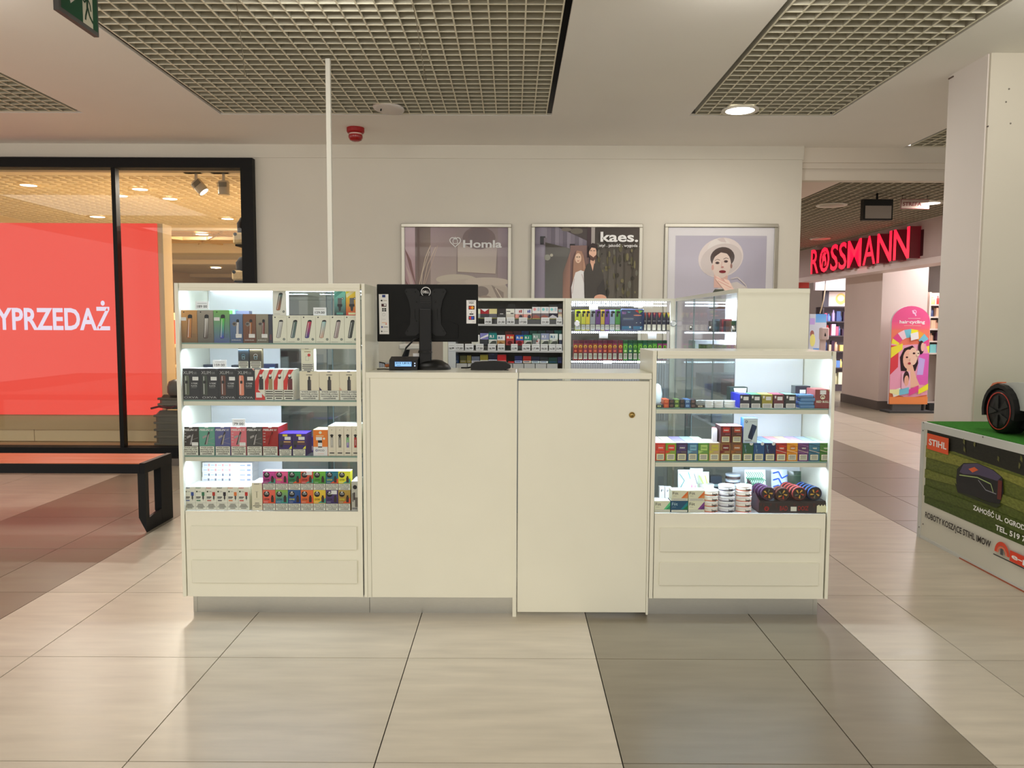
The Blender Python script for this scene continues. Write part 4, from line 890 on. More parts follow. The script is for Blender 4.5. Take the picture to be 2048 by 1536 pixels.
# shelf 2: sixteen packs in a row
ed = [104, 208, 320, 435, 545, 657, 770, 882, 1002, 1116, 1230, 1345, 1459, 1573, 1686, 1800, 1913]
nc = [(c(184, 50, 34), c(226, 70, 50), 'red'), (c(112, 150, 40), c(210, 60, 40), 'lime green pack'), (c(52, 34, 70), c(80, 60, 110), 'dark purple'), (c(50, 104, 140), c(120, 170, 190), 'steel blue'), (c(84, 140, 50), c(170, 200, 110), 'apple green'), (c(176, 150, 106), c(190, 180, 70), 'sand'), (c(130, 90, 40), c(110, 30, 26), 'bronze'), (c(100, 64, 36), c(150, 90, 40), 'brown'),
      (c(34, 84, 56), 0, 'bottle green'), (c(28, 74, 124), 0, 'mid blue'), (c(26, 34, 78), 0, 'navy'), (c(150, 40, 36), c(200, 60, 40), 'crimson'), (c(220, 150, 34), c(190, 110, 30), 'orange yellow'), (c(92, 54, 100), c(140, 90, 140), 'plum'), (c(60, 112, 134), c(40, 70, 90), 'teal blue'), (c(70, 120, 44), c(40, 80, 40), 'grass green')]
TXN = ['neo'] * 8 + [None] * 3 + ['veo'] * 5
def neo(i):
    def f(A):
        cc, c2, _ = nc[i]
        if i < 8:
            A.rect(.22, .58, .86, .90, c2); A.text('neo', .54, .70, .10, c(240, 230, 210) if i not in (3, 4, 5) else cc, 'C', w=.46, bold=.04); A.line([(.4, .50), (.9, .50)], .0009, c(220, 200, 170)); A.poly([(.0, .4), (.5, .52), (.0, .6)], c2)
        elif i < 11:
            A.disc(.80, .96, .16, c(220, 224, 214)); A.line([(.18, .9), (.30, .5)], .002, c(120, 160, 190)); A.line([(.3, .9), (.22, .7), (.34, .45)], .0014, c(90, 130, 160)); A.text('V', .3, .56, .09, c(150, 180, 200), 'C')
        else:
            A.line([(0, .95), (1, .80)], .003, c2); A.line([(0, .52), (.5, .46), (1, .54)], .004, c2); A.line([(0, .62), (1, .46)], .002, c(230, 190, 170)); A.rect(.28, .62, .78, .84, cc if i > 12 else c2); A.text('veo', .53, .68, .10, c(240, 226, 200), 'C', w=.4, bold=.04)
        A.rect(.10, .04, .88, .40, c(214, 198, 120) if i < 12 else c2); A.rect(.13, .07, .85, .37, c(226, 218, 196))
        for k in range(4): A.rect(.20 + .03 * (k % 2), .12 + k * .06, .78, .145 + k * .06, c(70, 62, 54))
    return f
tops = [c(232, 190, 196), c(220, 236, 190), c(150, 140, 190), c(160, 190, 230), c(200, 230, 190), c(210, 200, 190), c(190, 150, 130), c(180, 150, 140), c(120, 170, 150), c(140, 180, 225), c(120, 150, 215), c(225, 150, 160), c(240, 190, 160), c(190, 160, 210), c(170, 190, 225), c(200, 226, 200)]
for i in range(16):
    nm = nc[i][2]; nm = nm + ' tobacco' if 'pack' in nm else nm + ' cigarette pack'
    pack('cigarette_pack', f'{nm} with warning label, {ORD[i]} from left on middle shelf of lower case', 'pack', 'row of tobacco stick packs', r1(ed[i]), r1(ed[i + 1]), r2y(338), rB, nc[i][0], neo(i), dep=.22 if i not in (5, 6, 7, 8) else .14, top=tops[i], gap=.0009)
zz = aY(1460, r2y(338), GY).z + .0006
for i, (a, b_, cc, c2, nm) in enumerate(((776, 885, c(96, 22, 24), c(190, 50, 40), 'dark red pack standing on the bronze pack'), (890, 1001, c(84, 40, 26), c(170, 70, 50), 'brown pack standing on the brown pack, beside the phone box'))):
    def f(A, c2=c2): A.rect(.22, .62, .86, .92, c2); A.text('neo', .54, .72, .10, c(240, 220, 200), 'C', w=.46, bold=.04); A.line([(.45, .52), (.9, .52)], .0008, c(200)); A.rect(.12, .04, .86, .38, c(200, 190, 120)); A.rect(.15, .07, .83, .35, c(226, 218, 196)); [A.rect(.2, .12 + k * .06, .78, .145 + k * .06, c(70, 62, 54)) for k in range(4)]
    pack('cigarette_pack', nm, 'pack', None, r1(a), r1(b_), r2y(165), zz, cc, f, dep=.10, top=c(196, 150, 150), side=c(60, 40, 44))
for k in range(4):
    a = aY(r1(722), r2y(150), 3.775 + k * .022)
    mb = MB().box(a.x - .012, a.x + .010, 3.775 + k * .022, 3.795 + k * .022, zz, zz + .062, 'card', c(150, 40, 50) if k % 2 else c(210, 206, 214)); o = mb.build('cigarette_pack')
    tag(o, f'narrow dark pack edge left of the standing dark red pack, {ORD[k]} from the front', 'pack', 'packs standing behind the dark red pack')
def f(A): A.text('Qi', .10, .82, .09, c(40, 54, 96), w=.2, bold=.02); A.line([(.4, .86), (.9, .86)], .0008, c(120)); A.poly([(.60, .76), (.94, .68), (.92, .60), (.62, .12), (.34, .20), (.34, .28)], c(26, 40, 66)); A.poly([(.62, .76), (.94, .68), (.64, .14)], c(36, 54, 84)); A.rect(.1, .06, .6, .12, c(150, 160, 170)); A.rect(.0, .0, 1, .04, c(170, 190, 220))
pack('phone_box', 'white and blue gadget box with a dark handset picture standing on the bottle green pack', 'box', None, r1(1012), r1(1160), r2y(84), zz, c(196, 212, 236), f, dep=.05, top=c(60, 100, 210), side=c(50, 90, 200))
# bottom shelf
def fiit(bg, a1, a2, tc=K1, nm=None):
    def f(A):
        A.poly([(.58, .26), (1, .26), (1, .95)], a1); A.poly([(.72, .26), (1, .26), (1, .62)], a2); A.text('Fiit', .06, .60, .26, tc, w=.34, bold=.0); A.line([(.08, .46), (.3, .46)], .0008, tc); A.rect(.02, .0, .98, .235, K1 if tc != K1 else c(170, 170, 150)); A.rect(.035, .02, .965, .215, c(226, 222, 202)); A.line([(.08, .15), (.92, .15)], .001, c(110)); A.line([(.08, .08), (.92, .08)], .001, c(110))
    return f
FB = c(222, 216, 190)
lowz = aY(1340, r2y(930), GY).z
for (a, b_, y, zb, bg_, f, lab) in ((96, 258, 932, rC, FB, fiit(FB, c(90, 190, 130), c(50, 140, 100)), 'cream and green stick pack, bottom row left'), (262, 439, 930, rC, c(26, 74, 104), fiit(0, c(20, 120, 130), c(30, 110, 60), c(170, 200, 210)), 'dark teal stick pack, middle of the bottom row'), (443, 611, 930, rC, FB, fiit(FB, c(120, 60, 130), c(90, 50, 110)), 'cream and purple stick pack, bottom row right'),
        (272, 441, 824, lowz + .0005, FB, fiit(FB, c(220, 110, 50), c(236, 140, 80)), 'cream and orange stick pack, upper row left'), (445, 612, 824, lowz + .0005, FB, fiit(FB, c(220, 110, 50), c(236, 140, 80)), 'cream and orange stick pack, upper row right beside the tins')):
    pack('stick_pack', lab, 'pack', 'flat stick packs', r1(a), r1(b_), r2y(y), zb, bg_, f, dep=.07, top=c(238, 226, 214))
for (a, b_, t_, y) in ((145, 200, 'F', 786), (204, 270, 'Fi', 790)):
    pack('stick_pack', f'white stick pack lettered {t_} standing behind the front packs at the left', 'pack', None, r1(a), r1(b_), r2y(y), rC, c(226, 230, 228), (lambda A, t_=t_: (A.text(t_, .3, .74, .12, c(50, 56, 60), w=.5), A.line([(.1, .3), (.9, .3)], .001, c(150, 190, 170)))), Y=3.885, dep=.03)
for (a, b_, y, zn, lid, nm, tc) in ((612, 770, 803, 4, c(232, 228, 222), 'orange banded', K1), (777, 946, 757, 5, c(226, 230, 236), 'navy banded', K1), (952, 1118, 757, 5, c(240, 220, 214), 'coral banded', K1)):
    hh = (aY(r1((a + b_) / 2), r2y(y + 22), GY).z - rC) / zn
    bd = {'orange banded': c(206, 96, 58), 'navy banded': c(52, 52, 84), 'coral banded': c(216, 96, 76)}[nm]
    tin(r1(a), r1(b_), r2y(y + 60), rC, zn, hh, c(232, 218, 204) if nm[0] != 'n' else c(206, 206, 212), lid, '{} white tin from the top, ' + nm + ' stack on the bottom shelf', txt='bagz', grp='stacked white round tins', band=bd)
tin(r1(576), r1(728), r2y(760), rC, 4, .0255, c(214, 206, 196), c(232, 236, 236), '{} white and black tin from the top of the stack behind the orange banded tins', Y=3.90, txt='bagz', grp='white tins in the second row', band=c(40))
tin(r1(936), r1(1096), r2y(740), rC, 4, .0245, c(214, 220, 226), c(150, 200, 230), '{} sky blue lidded tin from the top of the stack behind the coral banded tins', Y=3.90, grp='blue lidded tins in the second row')
tin(r1(848), r1(1003), r2y(640), rC, 5, .0285, c(70, 54, 54), c(190, 200, 214), '{} dark tin from the top of the tall stack at the back', Y=3.96, grp='tall stack of dark tins', band=c(170))
# pouches
def pouch(lab, a, b_, y, y1, Y, cols, art, tilt=.02, name='pouch', grp='pouches'):
    p0, p1 = aY(r1(a), r2y(y), Y), aY(r1(b_), r2y(y), Y); zt = p0.z; zb = rC
    mb = MB(); W = p1.x - p0.x; n = 4
    for s_, dy in ((1, -.012), (-1, .012)):
        g = []
        for j in range(n + 1):
            for i in range(n + 1):
                u, v = i / n, j / n; b = math.sin(math.pi * u) * math.sin(math.pi * min(1, v * .9 + .1)) * dy
                g.append((p0.x + W * u, Y + tilt * v + b, zb + (zt - zb) * v))
        F = [(j * (n + 1) + i, j * (n + 1) + i + 1, (j + 1) * (n + 1) + i + 1, (j + 1) * (n + 1) + i) for j in range(n) for i in range(n)]
        mb.add(g, F if s_ > 0 else [f_[::-1] for f_ in F], 'gloss', cols, True)
    o = mb.build(name); tag(o, lab, 'pouch', grp)
    A = Art((p0.x, Y - .0135, zb), (W, 0, 0), (0, tilt, zt - zb), (0, -1, 0)); art(A); A.mb.build('front_print', o)
def f(A): A.line([(.05, .9), (.3, .7), (.1, .5), (.2, .3)], .003, c(50, 120, 120)); A.line([(.5, .95), (.6, .75)], .003, c(60, 160, 170)); A.line([(.8, .9), (.95, .6)], .0025, c(40, 60, 60)); A.ell(.72, .26, .22, .15, c(206, 50, 130)); A.poly([(.62, .36), (.66, .62), (.74, .4)], c(214, 90, 150)); A.poly([(.76, .38), (.86, .6), (.86, .36)], c(214, 90, 150)); A.text('BUNNY', .72, .24, .06, c(240, 220, 230), 'C', w=.3, bold=.05)
pouch('white pouch with a pink print and teal squiggles at the back left of the bottom shelf', 345, 548, 618, 0, 3.92, c(206, 216, 220), f)
pouch('pale blue pouch edge behind the pink printed pouch', 470, 604, 604, 0, 3.96, c(214, 228, 232), lambda A: A.line([(.1, .9), (.9, .9)], .002, c(120, 190, 200)))
def f(A): A.line([(.1, .9), (.5, .6), (.2, .3)], .005, c(170, 200, 100)); A.line([(.6, .9), (.9, .5), (.5, .2)], .004, c(190, 200, 90)); A.line([(.3, .9), (.8, .3)], .003, c(220, 230, 160))
pouch('lime green and white patterned pouch right of the pink printed one', 545, 668, 640, 0, 3.94, c(200, 214, 190), f)
for i in range(8):
    def f(A): [A.line([(.1, .95 - k * .16), (.5, .85 - k * .16), (.2, .78 - k * .16), (.9, .7 - k * .16)], .003, c(60, 130, 100)) for k in range(5)]
    pouch(f'green and white zigzag pouch, {ORD[i]} from the left of the slanted row', 1040 + i * 22, 1104 + i * 22, 622, 0, 3.93 - i * .003, c(206, 222, 212), f, tilt=.03, grp='row of zigzag pouches')
def f(A): [A.line([(.05, .9 - k * .2), (.4, .95 - k * .2), (.6, .75 - k * .2), (.98, .85 - k * .2)], .006, c(34, 84, 190)) for k in range(5)]
pouch('blue and white wavy pouch standing behind the tray of pucks', 1312, 1478, 616, 0, 3.96, c(206, 222, 244), f)
def f(A): A.text('STRONG', .5, .52, .06, c(214, 226, 210), 'C', w=.8, bold=.05); A.line([(.2, .46), (.8, .46)], .001, c(180)); A.line([(.1, .88), (.9, .88)], .001, c(60, 110, 70))
pouch('dark green pouch lettered STRONG behind the tray of pucks', 1480, 1620, 632, 0, 3.95, c(18, 50, 32), f)
pack('flat_pack', 'dark bluish pack lying behind the navy banded tins', 'pack', None, r1(670), r1(790), r2y(680), rC, c(34, 44, 54), lambda A: A.rect(.1, .6, .9, .7, c(120, 140, 140)), Y=3.98)
pk = MB().prism([(.692, rC), (.722, rC), (.712, rC + .085), (.702, rC + .11), (.696, rC + .07)], 'y', 4.00, 4.02, 'cloth', c(36, 60, 86)); tag(pk.build('folded_bag'), 'dark blue pointed folded bag at the far left back of the bottom shelf', 'bag')
# tray with pucks
a = aY(r1(1170), r2y(1040), GY - .006); b_ = aY(r1(1886), r2y(1040), GY - .006); X0, X1 = a.x, b_.x
zt_r = aY(1590, r2y(948), GY - .006).z
tr = empty('display_tray', ((X0 + X1) / 2, 3.85, rC), 'black cardboard display tray with red scribbled lettering holding four rows of round pucks', 'tray')
BKT = c(40, 30, 28)
bx('front_wall', tr, X0, X1, GY - .006, GY - .003, rC, zt_r, 'card', BKT); bx('tray_floor', tr, X0, X1, GY - .003, 3.96, rC, rC + .003, 'card', BKT); bx('back_wall', tr, X0, X1, 3.957, 3.96, rC, zt_r + .03, 'card', c(214, 220, 228))
zt2 = aY(r1(1840), r2y(790), 3.82).z
for x, cc, nm in ((X0, c(70, 26, 34), 'side_wall'), (X1 - .003, c(66, 30, 28), 'side_wall')): MB().prism([(GY - .003, rC), (3.957, rC), (3.957, zt2 + .02), (3.90, zt2 + .012), (GY + .004, zt_r + .012), (GY - .003, zt_r)], 'x', x, x + .003, 'card', cc).build(nm, tr)
A = front(X0, X1, rC, zt_r, GY - .006); rd = c(150, 40, 34)
for u in (.02, .06, .16, .24, .5, .7, .78): A.line([(u, .95), (u + .01, .7 - .3 * (u * 7 % 1)), (u + .02, .95)], .0012, c(96, 34, 30))
A.ring(.11, .42, .02, .035, rd); A.text('99', .11, .32, .22, rd, 'C', w=.05); A.text('BAD', .30, .26, .42, rd, w=.11, bold=.01); A.text('DOIZ', .56, .28, .40, rd, w=.15, bold=.01)
A.rect(.455, .2, .54, .62, c(226, 222, 206)); A.poly([(.83, .06), (.975, .06), (.98, .8), (.96, .66), (.94, .86), (.92, .68), (.90, .84), (.88, .68), (.86, .82), (.83, .7)], c(222, 214, 180)); A.line([(.84, .12), (.86, .04), (.88, .12), (.9, .05), (.93, .12), (.96, .05)], .0014, K1)
A.mb.build('lettering', tr)
bx('insert', tr, X0 + .004, X1 - .004, GY - .002, 3.956, rC + .003, aY(1590, r2y(860), GY).z - .0345, 'card', BKT)
pcs = [(1268, 858, c(60, 34, 60), c(96, 60, 100), 4, 'dark purple'), (1418, 868, c(70, 36, 28), c(110, 50, 40), 2, 'brown red'), (1592, 860, c(80, 40, 36), c(196, 70, 66), 5, 'coral red rimmed'), (1752, 858, c(36, 32, 40), c(50, 96, 170), 5, 'blue rimmed')]
for i, (u, v, face, rim, n, nm) in enumerate(pcs):
    p = aY(r1(u), r2y(v), GY); r = .0335; zq = p.z - r
    for k in range(n):
        y0 = GY + .004 + k * .026; dx = -(k * .0055)
        o = empty('round_puck', (p.x + dx, y0, zq), f'{nm} round puck tin in the tray, {ORD[k]} from the front', 'tin', 'pucks in the display tray')
        MB().lathe([(r * .93, 0), (r, .003), (r, .021), (r * .93, .024)], (p.x + dx, y0, zq + r), 'y', 'gloss', face, 28).build('tin_body', o)
        MB().lathe([(r * 1.0, .0005), (r * 1.02, .002), (r * 1.02, .006), (r * 1.0, .0075)], (p.x + dx, y0, zq + r), 'y', 'gloss', rim, 28, cap=False).build('rim', o)
        if k == 0:
            A = front(p.x - r, p.x + r, zq, zq + 2 * r, y0); A.disc(.5, .5, .40, c(40, 30, 28)); gold = c(196, 150, 60); rr = i * 1.1
            for q in range(5):
                t = rr + q * 1.256; A.poly([(.5 + .04 * math.cos(t + 1.5), .5 + .04 * math.sin(t + 1.5)), (.5 + .30 * math.cos(t - .2), .5 + .30 * math.sin(t - .2)), (.5 + .36 * math.cos(t + .15), .5 + .36 * math.sin(t + .15)), (.5 + .24 * math.cos(t + .3), .5 + .24 * math.sin(t + .3))], gold if q % 2 == 0 else c(90, 96, 80) if q % 4 == 1 else c(170, 60, 40))
            A.disc(.5, .5, .08, c(30)); A.line([(.2, .25), (.45, .2)], .001, c(180, 50, 40)); A.mb.build('front_print', o)

# ================================================================== TOBACCO SHELVES
def t1(v): return 940 + v * .11068
def t1y(v): return 590 + v * .11068
def cig(x0, x1, y0, z0, Y, top, bot, lab, art=None, dep=.02, grp='cigarette packs in the open shelving', nm='cigarette_pack', split=.48):
    a, b_ = aY(x0, y0, Y), aY(x1, y0, Y); mb = MB(); zt = a.z; zm = z0 + (zt - z0) * split
    mb.box(a.x, b_.x - .002, Y, Y + dep, zm, zt, 'card', top); mb.box(a.x, b_.x - .002, Y, Y + dep, z0, zm, 'card', bot)
    o = mb.build(nm); tag(o, lab, 'pack', grp); A = front(a.x, b_.x - .002, z0, zt, Y)
    if art: art(A)
    A.mb.v and A.mb.build('front_print', o)
GR1 = [(45, 'pale cream', 190, c(226, 222, 190), c(150, 160, 160)), (190, 'red and white', 346, c(150, 30, 40), c(60, 60, 66)), (346, 'cream and violet', 492, c(206, 196, 140), c(90, 90, 100)), (498, 'black', 650, c(44, 40, 40), c(60, 60, 60)), (652, 'white and grey', 808, c(220, 218, 206), c(190, 186, 176)), (812, 'white with red print', 964, c(230, 226, 220), c(180, 130, 120)), (966, 'white with blue print', 1118, c(226, 228, 230), c(190, 140, 130)), (1124, 'white with pink print', 1280, c(226, 222, 222), c(110, 96, 100)), (1282, 'white with mint print', 1432, c(222, 228, 226), c(110, 100, 104)), (1434, 'white with pale blue print', 1588, c(222, 226, 226), c(30, 30, 50)), (1594, 'brown and cream', 1668, c(150, 120, 110), c(200, 190, 160))]
prn = [None, 'V', 'r', 'l', 's', 'l l', 'l l', 'o', 'o', 'o', None]
for i, (a, nm, b_, tc, bc2) in enumerate(GR1):
    y = 215 if 7 <= i <= 9 else 250
    def f(A, i=i, tc=tc):
        if i == 1: A.poly([(0, 1), (1, 1), (.5, .7)], c(230))
        elif i == 3: A.rect(.3, .45, .7, .52, c(200))
        elif i in (5, 6): cc = c(160, 30, 30) if i == 5 else c(40, 60, 150); A.rect(.5, .62, .64, .85, cc); A.rect(.70, .62, .84, .9, cc); A.ell(.25, .28, .2, .18, c(220, 150, 140)); A.ell(.72, .22, .2, .2, c(60, 60, 70))
        elif i >= 7: cc = c(224, 150, 150) if i == 7 else c(120, 190, 190); A.ell(.3, .8, .18, .12, cc); A.ell(.75, .8, .15, .14, c(170, 190, 200)); A.poly([(.0, .18), (.4, .36), (.9, .2), (.9, .05), (0, .05)], c(150, 90, 80) if i < 9 else c(190, 190, 196))
        elif i == 4: A.rect(.05, .72, .5, .78, K1); A.rect(.55, .5, .9, .6, c(60))
        A.rect(0, .0, 1, .07, c(150, 150, 90))
    z0 = ZT[0] + .036 if i >= 4 else ZT[0] + .040
    cig(t1(a), t1(b_), t1y(y), z0, 5.815, tc, bc2, f'{nm} cigarette pack, {ORD[i]} from the left on the top tobacco shelf', f)
for k, (a, b_, y) in enumerate(((498, 620, 222), (680, 830, 165), (830, 960, 230), (1130, 1210, 170), (1425, 1580, 175), (1570, 1668, 160))):
    cig(t1(a), t1(b_), t1y(y), ZT[0] + .03, 5.87, [c(30), c(40, 40, 36), c(50, 46, 46), c(24), c(60, 64, 64), c(28, 24, 26)][k], c(40), f'dark pack standing behind the front row of the top tobacco shelf, {ORD[k]} from the left', grp='second row packs on the top tobacco shelf')
GR2 = [(30, 'white', 180, 720, c(214, 220, 214), c(200, 200, 190)), (184, 'lilac and blue', 338, 690, c(120, 120, 180), c(50, 54, 60)), (340, 'teal', 490, 690, c(20, 120, 120), c(190, 196, 186)), (492, 'white and blue', 638, 724, c(226, 232, 240), c(170, 130, 80)), (650, 'red', 800, 715, c(176, 40, 34), c(150, 60, 60)), (826, 'blue', 972, 722, c(24, 84, 170), c(160, 50, 60)), (976, 'sea green', 1122, 722, c(20, 130, 110), c(180, 186, 170)), (1130, 'grey green', 1276, 698, c(110, 140, 130), c(100, 110, 110)), (1282, 'grey violet', 1434, 695, c(140, 150, 180), c(180, 186, 170)), (1440, 'white and mint', 1592, 700, c(206, 222, 214), c(150, 160, 140)), (1612, 'white and navy', 1668, 705, c(210, 216, 220), c(40, 50, 70))]
for i, (a, nm, b_, y, tc, bc2) in enumerate(GR2):
    def f(A, i=i):
        if 2 <= i <= 9: A.text('R1', .12, .62, .22, c(226, 236, 236) if i not in (3, 9) else c(30, 90, 130), w=.5, bold=.04)
        if i in (4, 5): A.ell(.5, .24, .3, .18, c(90, 20, 24)); A.rect(.66, .62, .9, .84, c(230, 180, 90))
        elif i in (2, 6, 8, 9): A.poly([(.05, .1), (.5, .40), (.95, .35), (.95, .1)], c(70, 76, 70)); A.poly([(.1, .4), (.5, .46), (.9, .4), (.5, .36)], c(236))
        elif i == 3: A.poly([(.05, .1), (.4, .36), (.9, .12)], c(120, 80, 40))
        elif i == 1: A.poly([(0, .6), (1, .95), (1, .75), (0, .5)], c(220, 220, 236))
        elif i == 7: A.poly([(.4, .15), (.7, .6), (.95, .5), (.8, .1)], c(200, 190, 190)); A.disc(.6, .35, .1, c(150, 60, 50))
    cig(t1(a), t1(b_), t1y(y), ZT[1] + .038, 5.815, tc, bc2, f'{nm} cigarette pack, {ORD[i]} from the left on the second tobacco shelf', f)
for k in range(10):
    a = 190 + k * 148; cig(t1(a), t1(a + 140), t1y(625 + (k * 37 % 40)), ZT[1] + .03, 5.87, [c(28, 24, 36), c(20, 84, 84), c(24), c(80, 34, 26), c(60, 30, 40), c(24, 50, 90), c(20, 70, 60), c(24, 60, 54), c(40, 44, 60), c(16, 90, 84)][k], c(40), f'dark pack standing behind the front row of the second tobacco shelf, {ORD[k]} from the left', grp='second row packs on the second tobacco shelf')
pt = [(262, 398, '19.50', 0), (492, 645, '21.50', 0), (662, 810, '18.50', 0), (885, 1040, '17.50', 0), (1286, 1440, '21.50', 0), (1560, 1668, '19.60', 0), (-390, -270, '16.99', 1), (-268, -110, '17.50', 1), (-90, 68, '16.99', 1), (108, 250, '17.50', 1), (325, 472, '16.99', 1), (498, 634, '18.50', 1), (742, 866, '15.99', 1), (942, 1096, '16.99', 1), (1118, 1268, '17.99', 1), (1276, 1412, '18.50', 1), (1428, 1552, '16.50', 1), (1554, 1668, '15.99', 1)]
for k, (a, b_, tx, r_) in enumerate(pt):
    p0, p1 = aY(t1(a), t1y(460 if r_ == 0 else 920), 5.797), aY(t1(b_), t1y(460), 5.797); z0 = ZT[r_] - .002; z1 = z0 + .050
    o = MB().box(p0.x, p1.x - .002, 5.796, 5.798, z0, z1, 'print', c(214, 218, 224)).build('price_tag'); row_ = [q for q in pt if q[3] == r_]
    tag(o, f'price tag {tx}, {ORD[row_.index(pt[k])]} from left, {"top" if r_ == 0 else "second"} tobacco shelf', 'price tag', 'price tags of the tobacco shelving')
    A = front(p0.x, p1.x - .002, z0, z1, 5.796); A.line([(.1, .75), (.9, .75)], .0022, c(120)); A.text(tx, .5, .18, .30, c(30), 'C', w=.76, bold=.03); A.mb.build('lettering', o)
pw = [(-330, -200, 1080, c(30, 40, 60), c(24, 50, 90)), (-180, -60, 1090, c(60, 60, 30), c(120, 110, 50)), (-55, 25, 1090, c(110, 100, 40), c(130, 120, 60)), (30, 180, 1110, c(90, 96, 110), c(190, 190, 200)), (185, 330, 1080, c(130, 120, 40), c(226, 222, 200)), (335, 500, 1050, c(20, 20, 44), c(190, 196, 216)), (490, 660, 1080, c(170, 20, 24), c(220, 90, 90)), (690, 800, 1200, c(190, 30, 26), c(230, 90, 80)), (808, 945, 1100, c(24, 30, 80), c(170, 180, 206)), (960, 1108, 1105, c(150, 32, 24), c(214, 200, 180)), (1114, 1262, 1115, c(24, 24, 50), c(200, 222, 222)), (1264, 1415, 1120, c(24, 30, 34), c(206, 224, 220)), (1420, 1580, 1130, c(14, 50, 44), c(20, 70, 60)), (1585, 1665, 1120, c(20, 24, 60), c(30, 40, 80))]
for k, (a, b_, y, tc, bc2) in enumerate(pw):
    def f(A, k=k): A.rect(.1, .16, .8, .26, c(40, 60, 120) if k > 7 else c(120))
    cig(t1(a), t1(b_), t1y(y), 1.118, 5.83, tc, bc2, f'{["dark blue", "olive", "mustard", "grey", "gold", "midnight blue", "bright red", "small red", "navy", "rust red", "dark navy and white", "black and mint", "dark green", "indigo"][k]} tobacco pouch, {ORD[k]} from the left on the lowest tobacco shelf', f, nm='tobacco_pouch', split=.34, grp='tobacco pouches on the lowest shelf', dep=.03)

# ================================================================== BACK GLASS CASE GOODS
def g1(v): return 1120 + v * .18555
def g1y(v): return 560 + v * .18555
vb = [(165, 226, c(190, 200, 40)), (232, 278, c(206, 206, 60)), (279, 325, c(214, 196, 50)), (328, 383, c(150, 156, 160)), (386, 440, c(96, 50, 120)), (441, 484, c(200, 170, 60)), (486, 536, c(110, 60, 150)), (538, 595, c(150, 170, 190)), (598, 652, c(70, 150, 60))]
nmv = ['lime', 'yellow green', 'gold yellow', 'grey', 'purple', 'amber', 'violet', 'pale blue', 'green']
for i, (a, b_, cc) in enumerate(vb):
    p0, p1 = aY(g1(a), g1y(320), 5.83), aY(g1(b_), g1y(320), 5.83); X0, X1 = p0.x, p1.x - .002; zt = p0.z; zb = zc1
    o = MB().box(X0, X1, 5.83, 5.86, zb, zt, 'card', cc).build('vape_box'); tag(o, f'{nmv[i]} slim vape box, {ORD[i]} from the left on the top shelf of the back glass case', 'box', 'slim vape boxes in the back glass case')
    A = front(X0, X1, zb, zt, 5.83); A.ell(.6, .88, .4, .06, K1); A.rect(.2, .66, .6, .82, c(40, 34, 40)); A.rect(.0, .02, 1, .30, K1); A.rect(.05, .04, .95, .28, c(206, 206, 196)); [A.rect(.15, .08 + .06 * q, .85, .10 + .06 * q, c(90)) for q in range(3)]; A.mb.build('front_print', o)
p0, p1 = aY(g1(658), g1y(310), 5.81), aY(g1(908), g1y(310), 5.81); z0 = zc1 + .001; z1 = p0.z
db = empty('counter_display', ((p0.x + p1.x) / 2, 5.83, z0), 'dark blue glossy vape display box among the back glass case goods', 'display')
bx('body', db, p0.x, p1.x, 5.815, 5.86, z0, z1, 'gloss', c(24, 44, 90), bev=.006)
A = front(p0.x, p1.x, z0, z1, 5.815); A.text('BLU', .06, .76, .10, c(180, 120, 200), w=.16, bold=.04); A.text('bar', .30, .82, .07, c(120, 200, 220), w=.12); A.poly([(.60, .92), (.80, .78), (.72, .95)], c(200, 50, 40)); A.poly([(.75, .95), (.95, .9), (.8, .78)], c(120, 170, 60)); A.ell(.72, .70, .18, .03, c(220, 130, 110)); A.line([(.1, .56), (.55, .56)], .002, c(200, 220, 240)); A.line([(.1, .50), (.55, .50)], .002, c(150, 180, 220)); A.rect(.05, .06, .46, .2, c(60, 120, 160)); A.rect(.54, .06, .93, .2, c(60, 120, 160)); A.disc(.40, .16, .04, c(220)); A.disc(.86, .12, .03, c(220)); A.disc(.68, .36, .02, c(200, 230, 250)); A.disc(.85, .36, .02, c(200, 230, 250)); A.line([(.03, .26), (.97, .26)], .002, c(16, 26, 60)); A.mb.build('front_print', db)
for i in range(6):
    a = [908, 940, 995, 1050, 1104, 1150][i]; b_ = [936, 990, 1046, 1100, 1148, 1196][i]
    p0, p1 = aY(g1(a), g1y(348), 5.83), aY(g1(b_), g1y(348), 5.83); X0, X1 = p0.x, p1.x - .003; zt = p0.z
    o = MB().box(X0, X1, 5.83, 5.855, zc1, zt, 'card', c(36, 30, 48)).build('vape_box'); tag(o, f'dark slim vape box with coloured V, {ORD[i]} right of the dark blue display', 'box', 'dark vape boxes in the back glass case')
    A = front(X0, X1, zc1, zt, 5.83); vc = [c(150, 40, 60), c(150, 30, 40), c(120, 40, 80), c(190, 40, 40), c(150, 160, 40), c(190, 190, 50)][i]; A.poly([(.1, .98), (.9, .98), (.5, .68)], vc); A.poly([(.3, .98), (.7, .98), (.5, .82)], c(200, 120, 90)); A.text('BAR', .5, .5, .05, c(200), 'C', w=.6); A.rect(.05, .03, .85, .34, c(210, 204, 186)); A.mb.build('front_print', o)
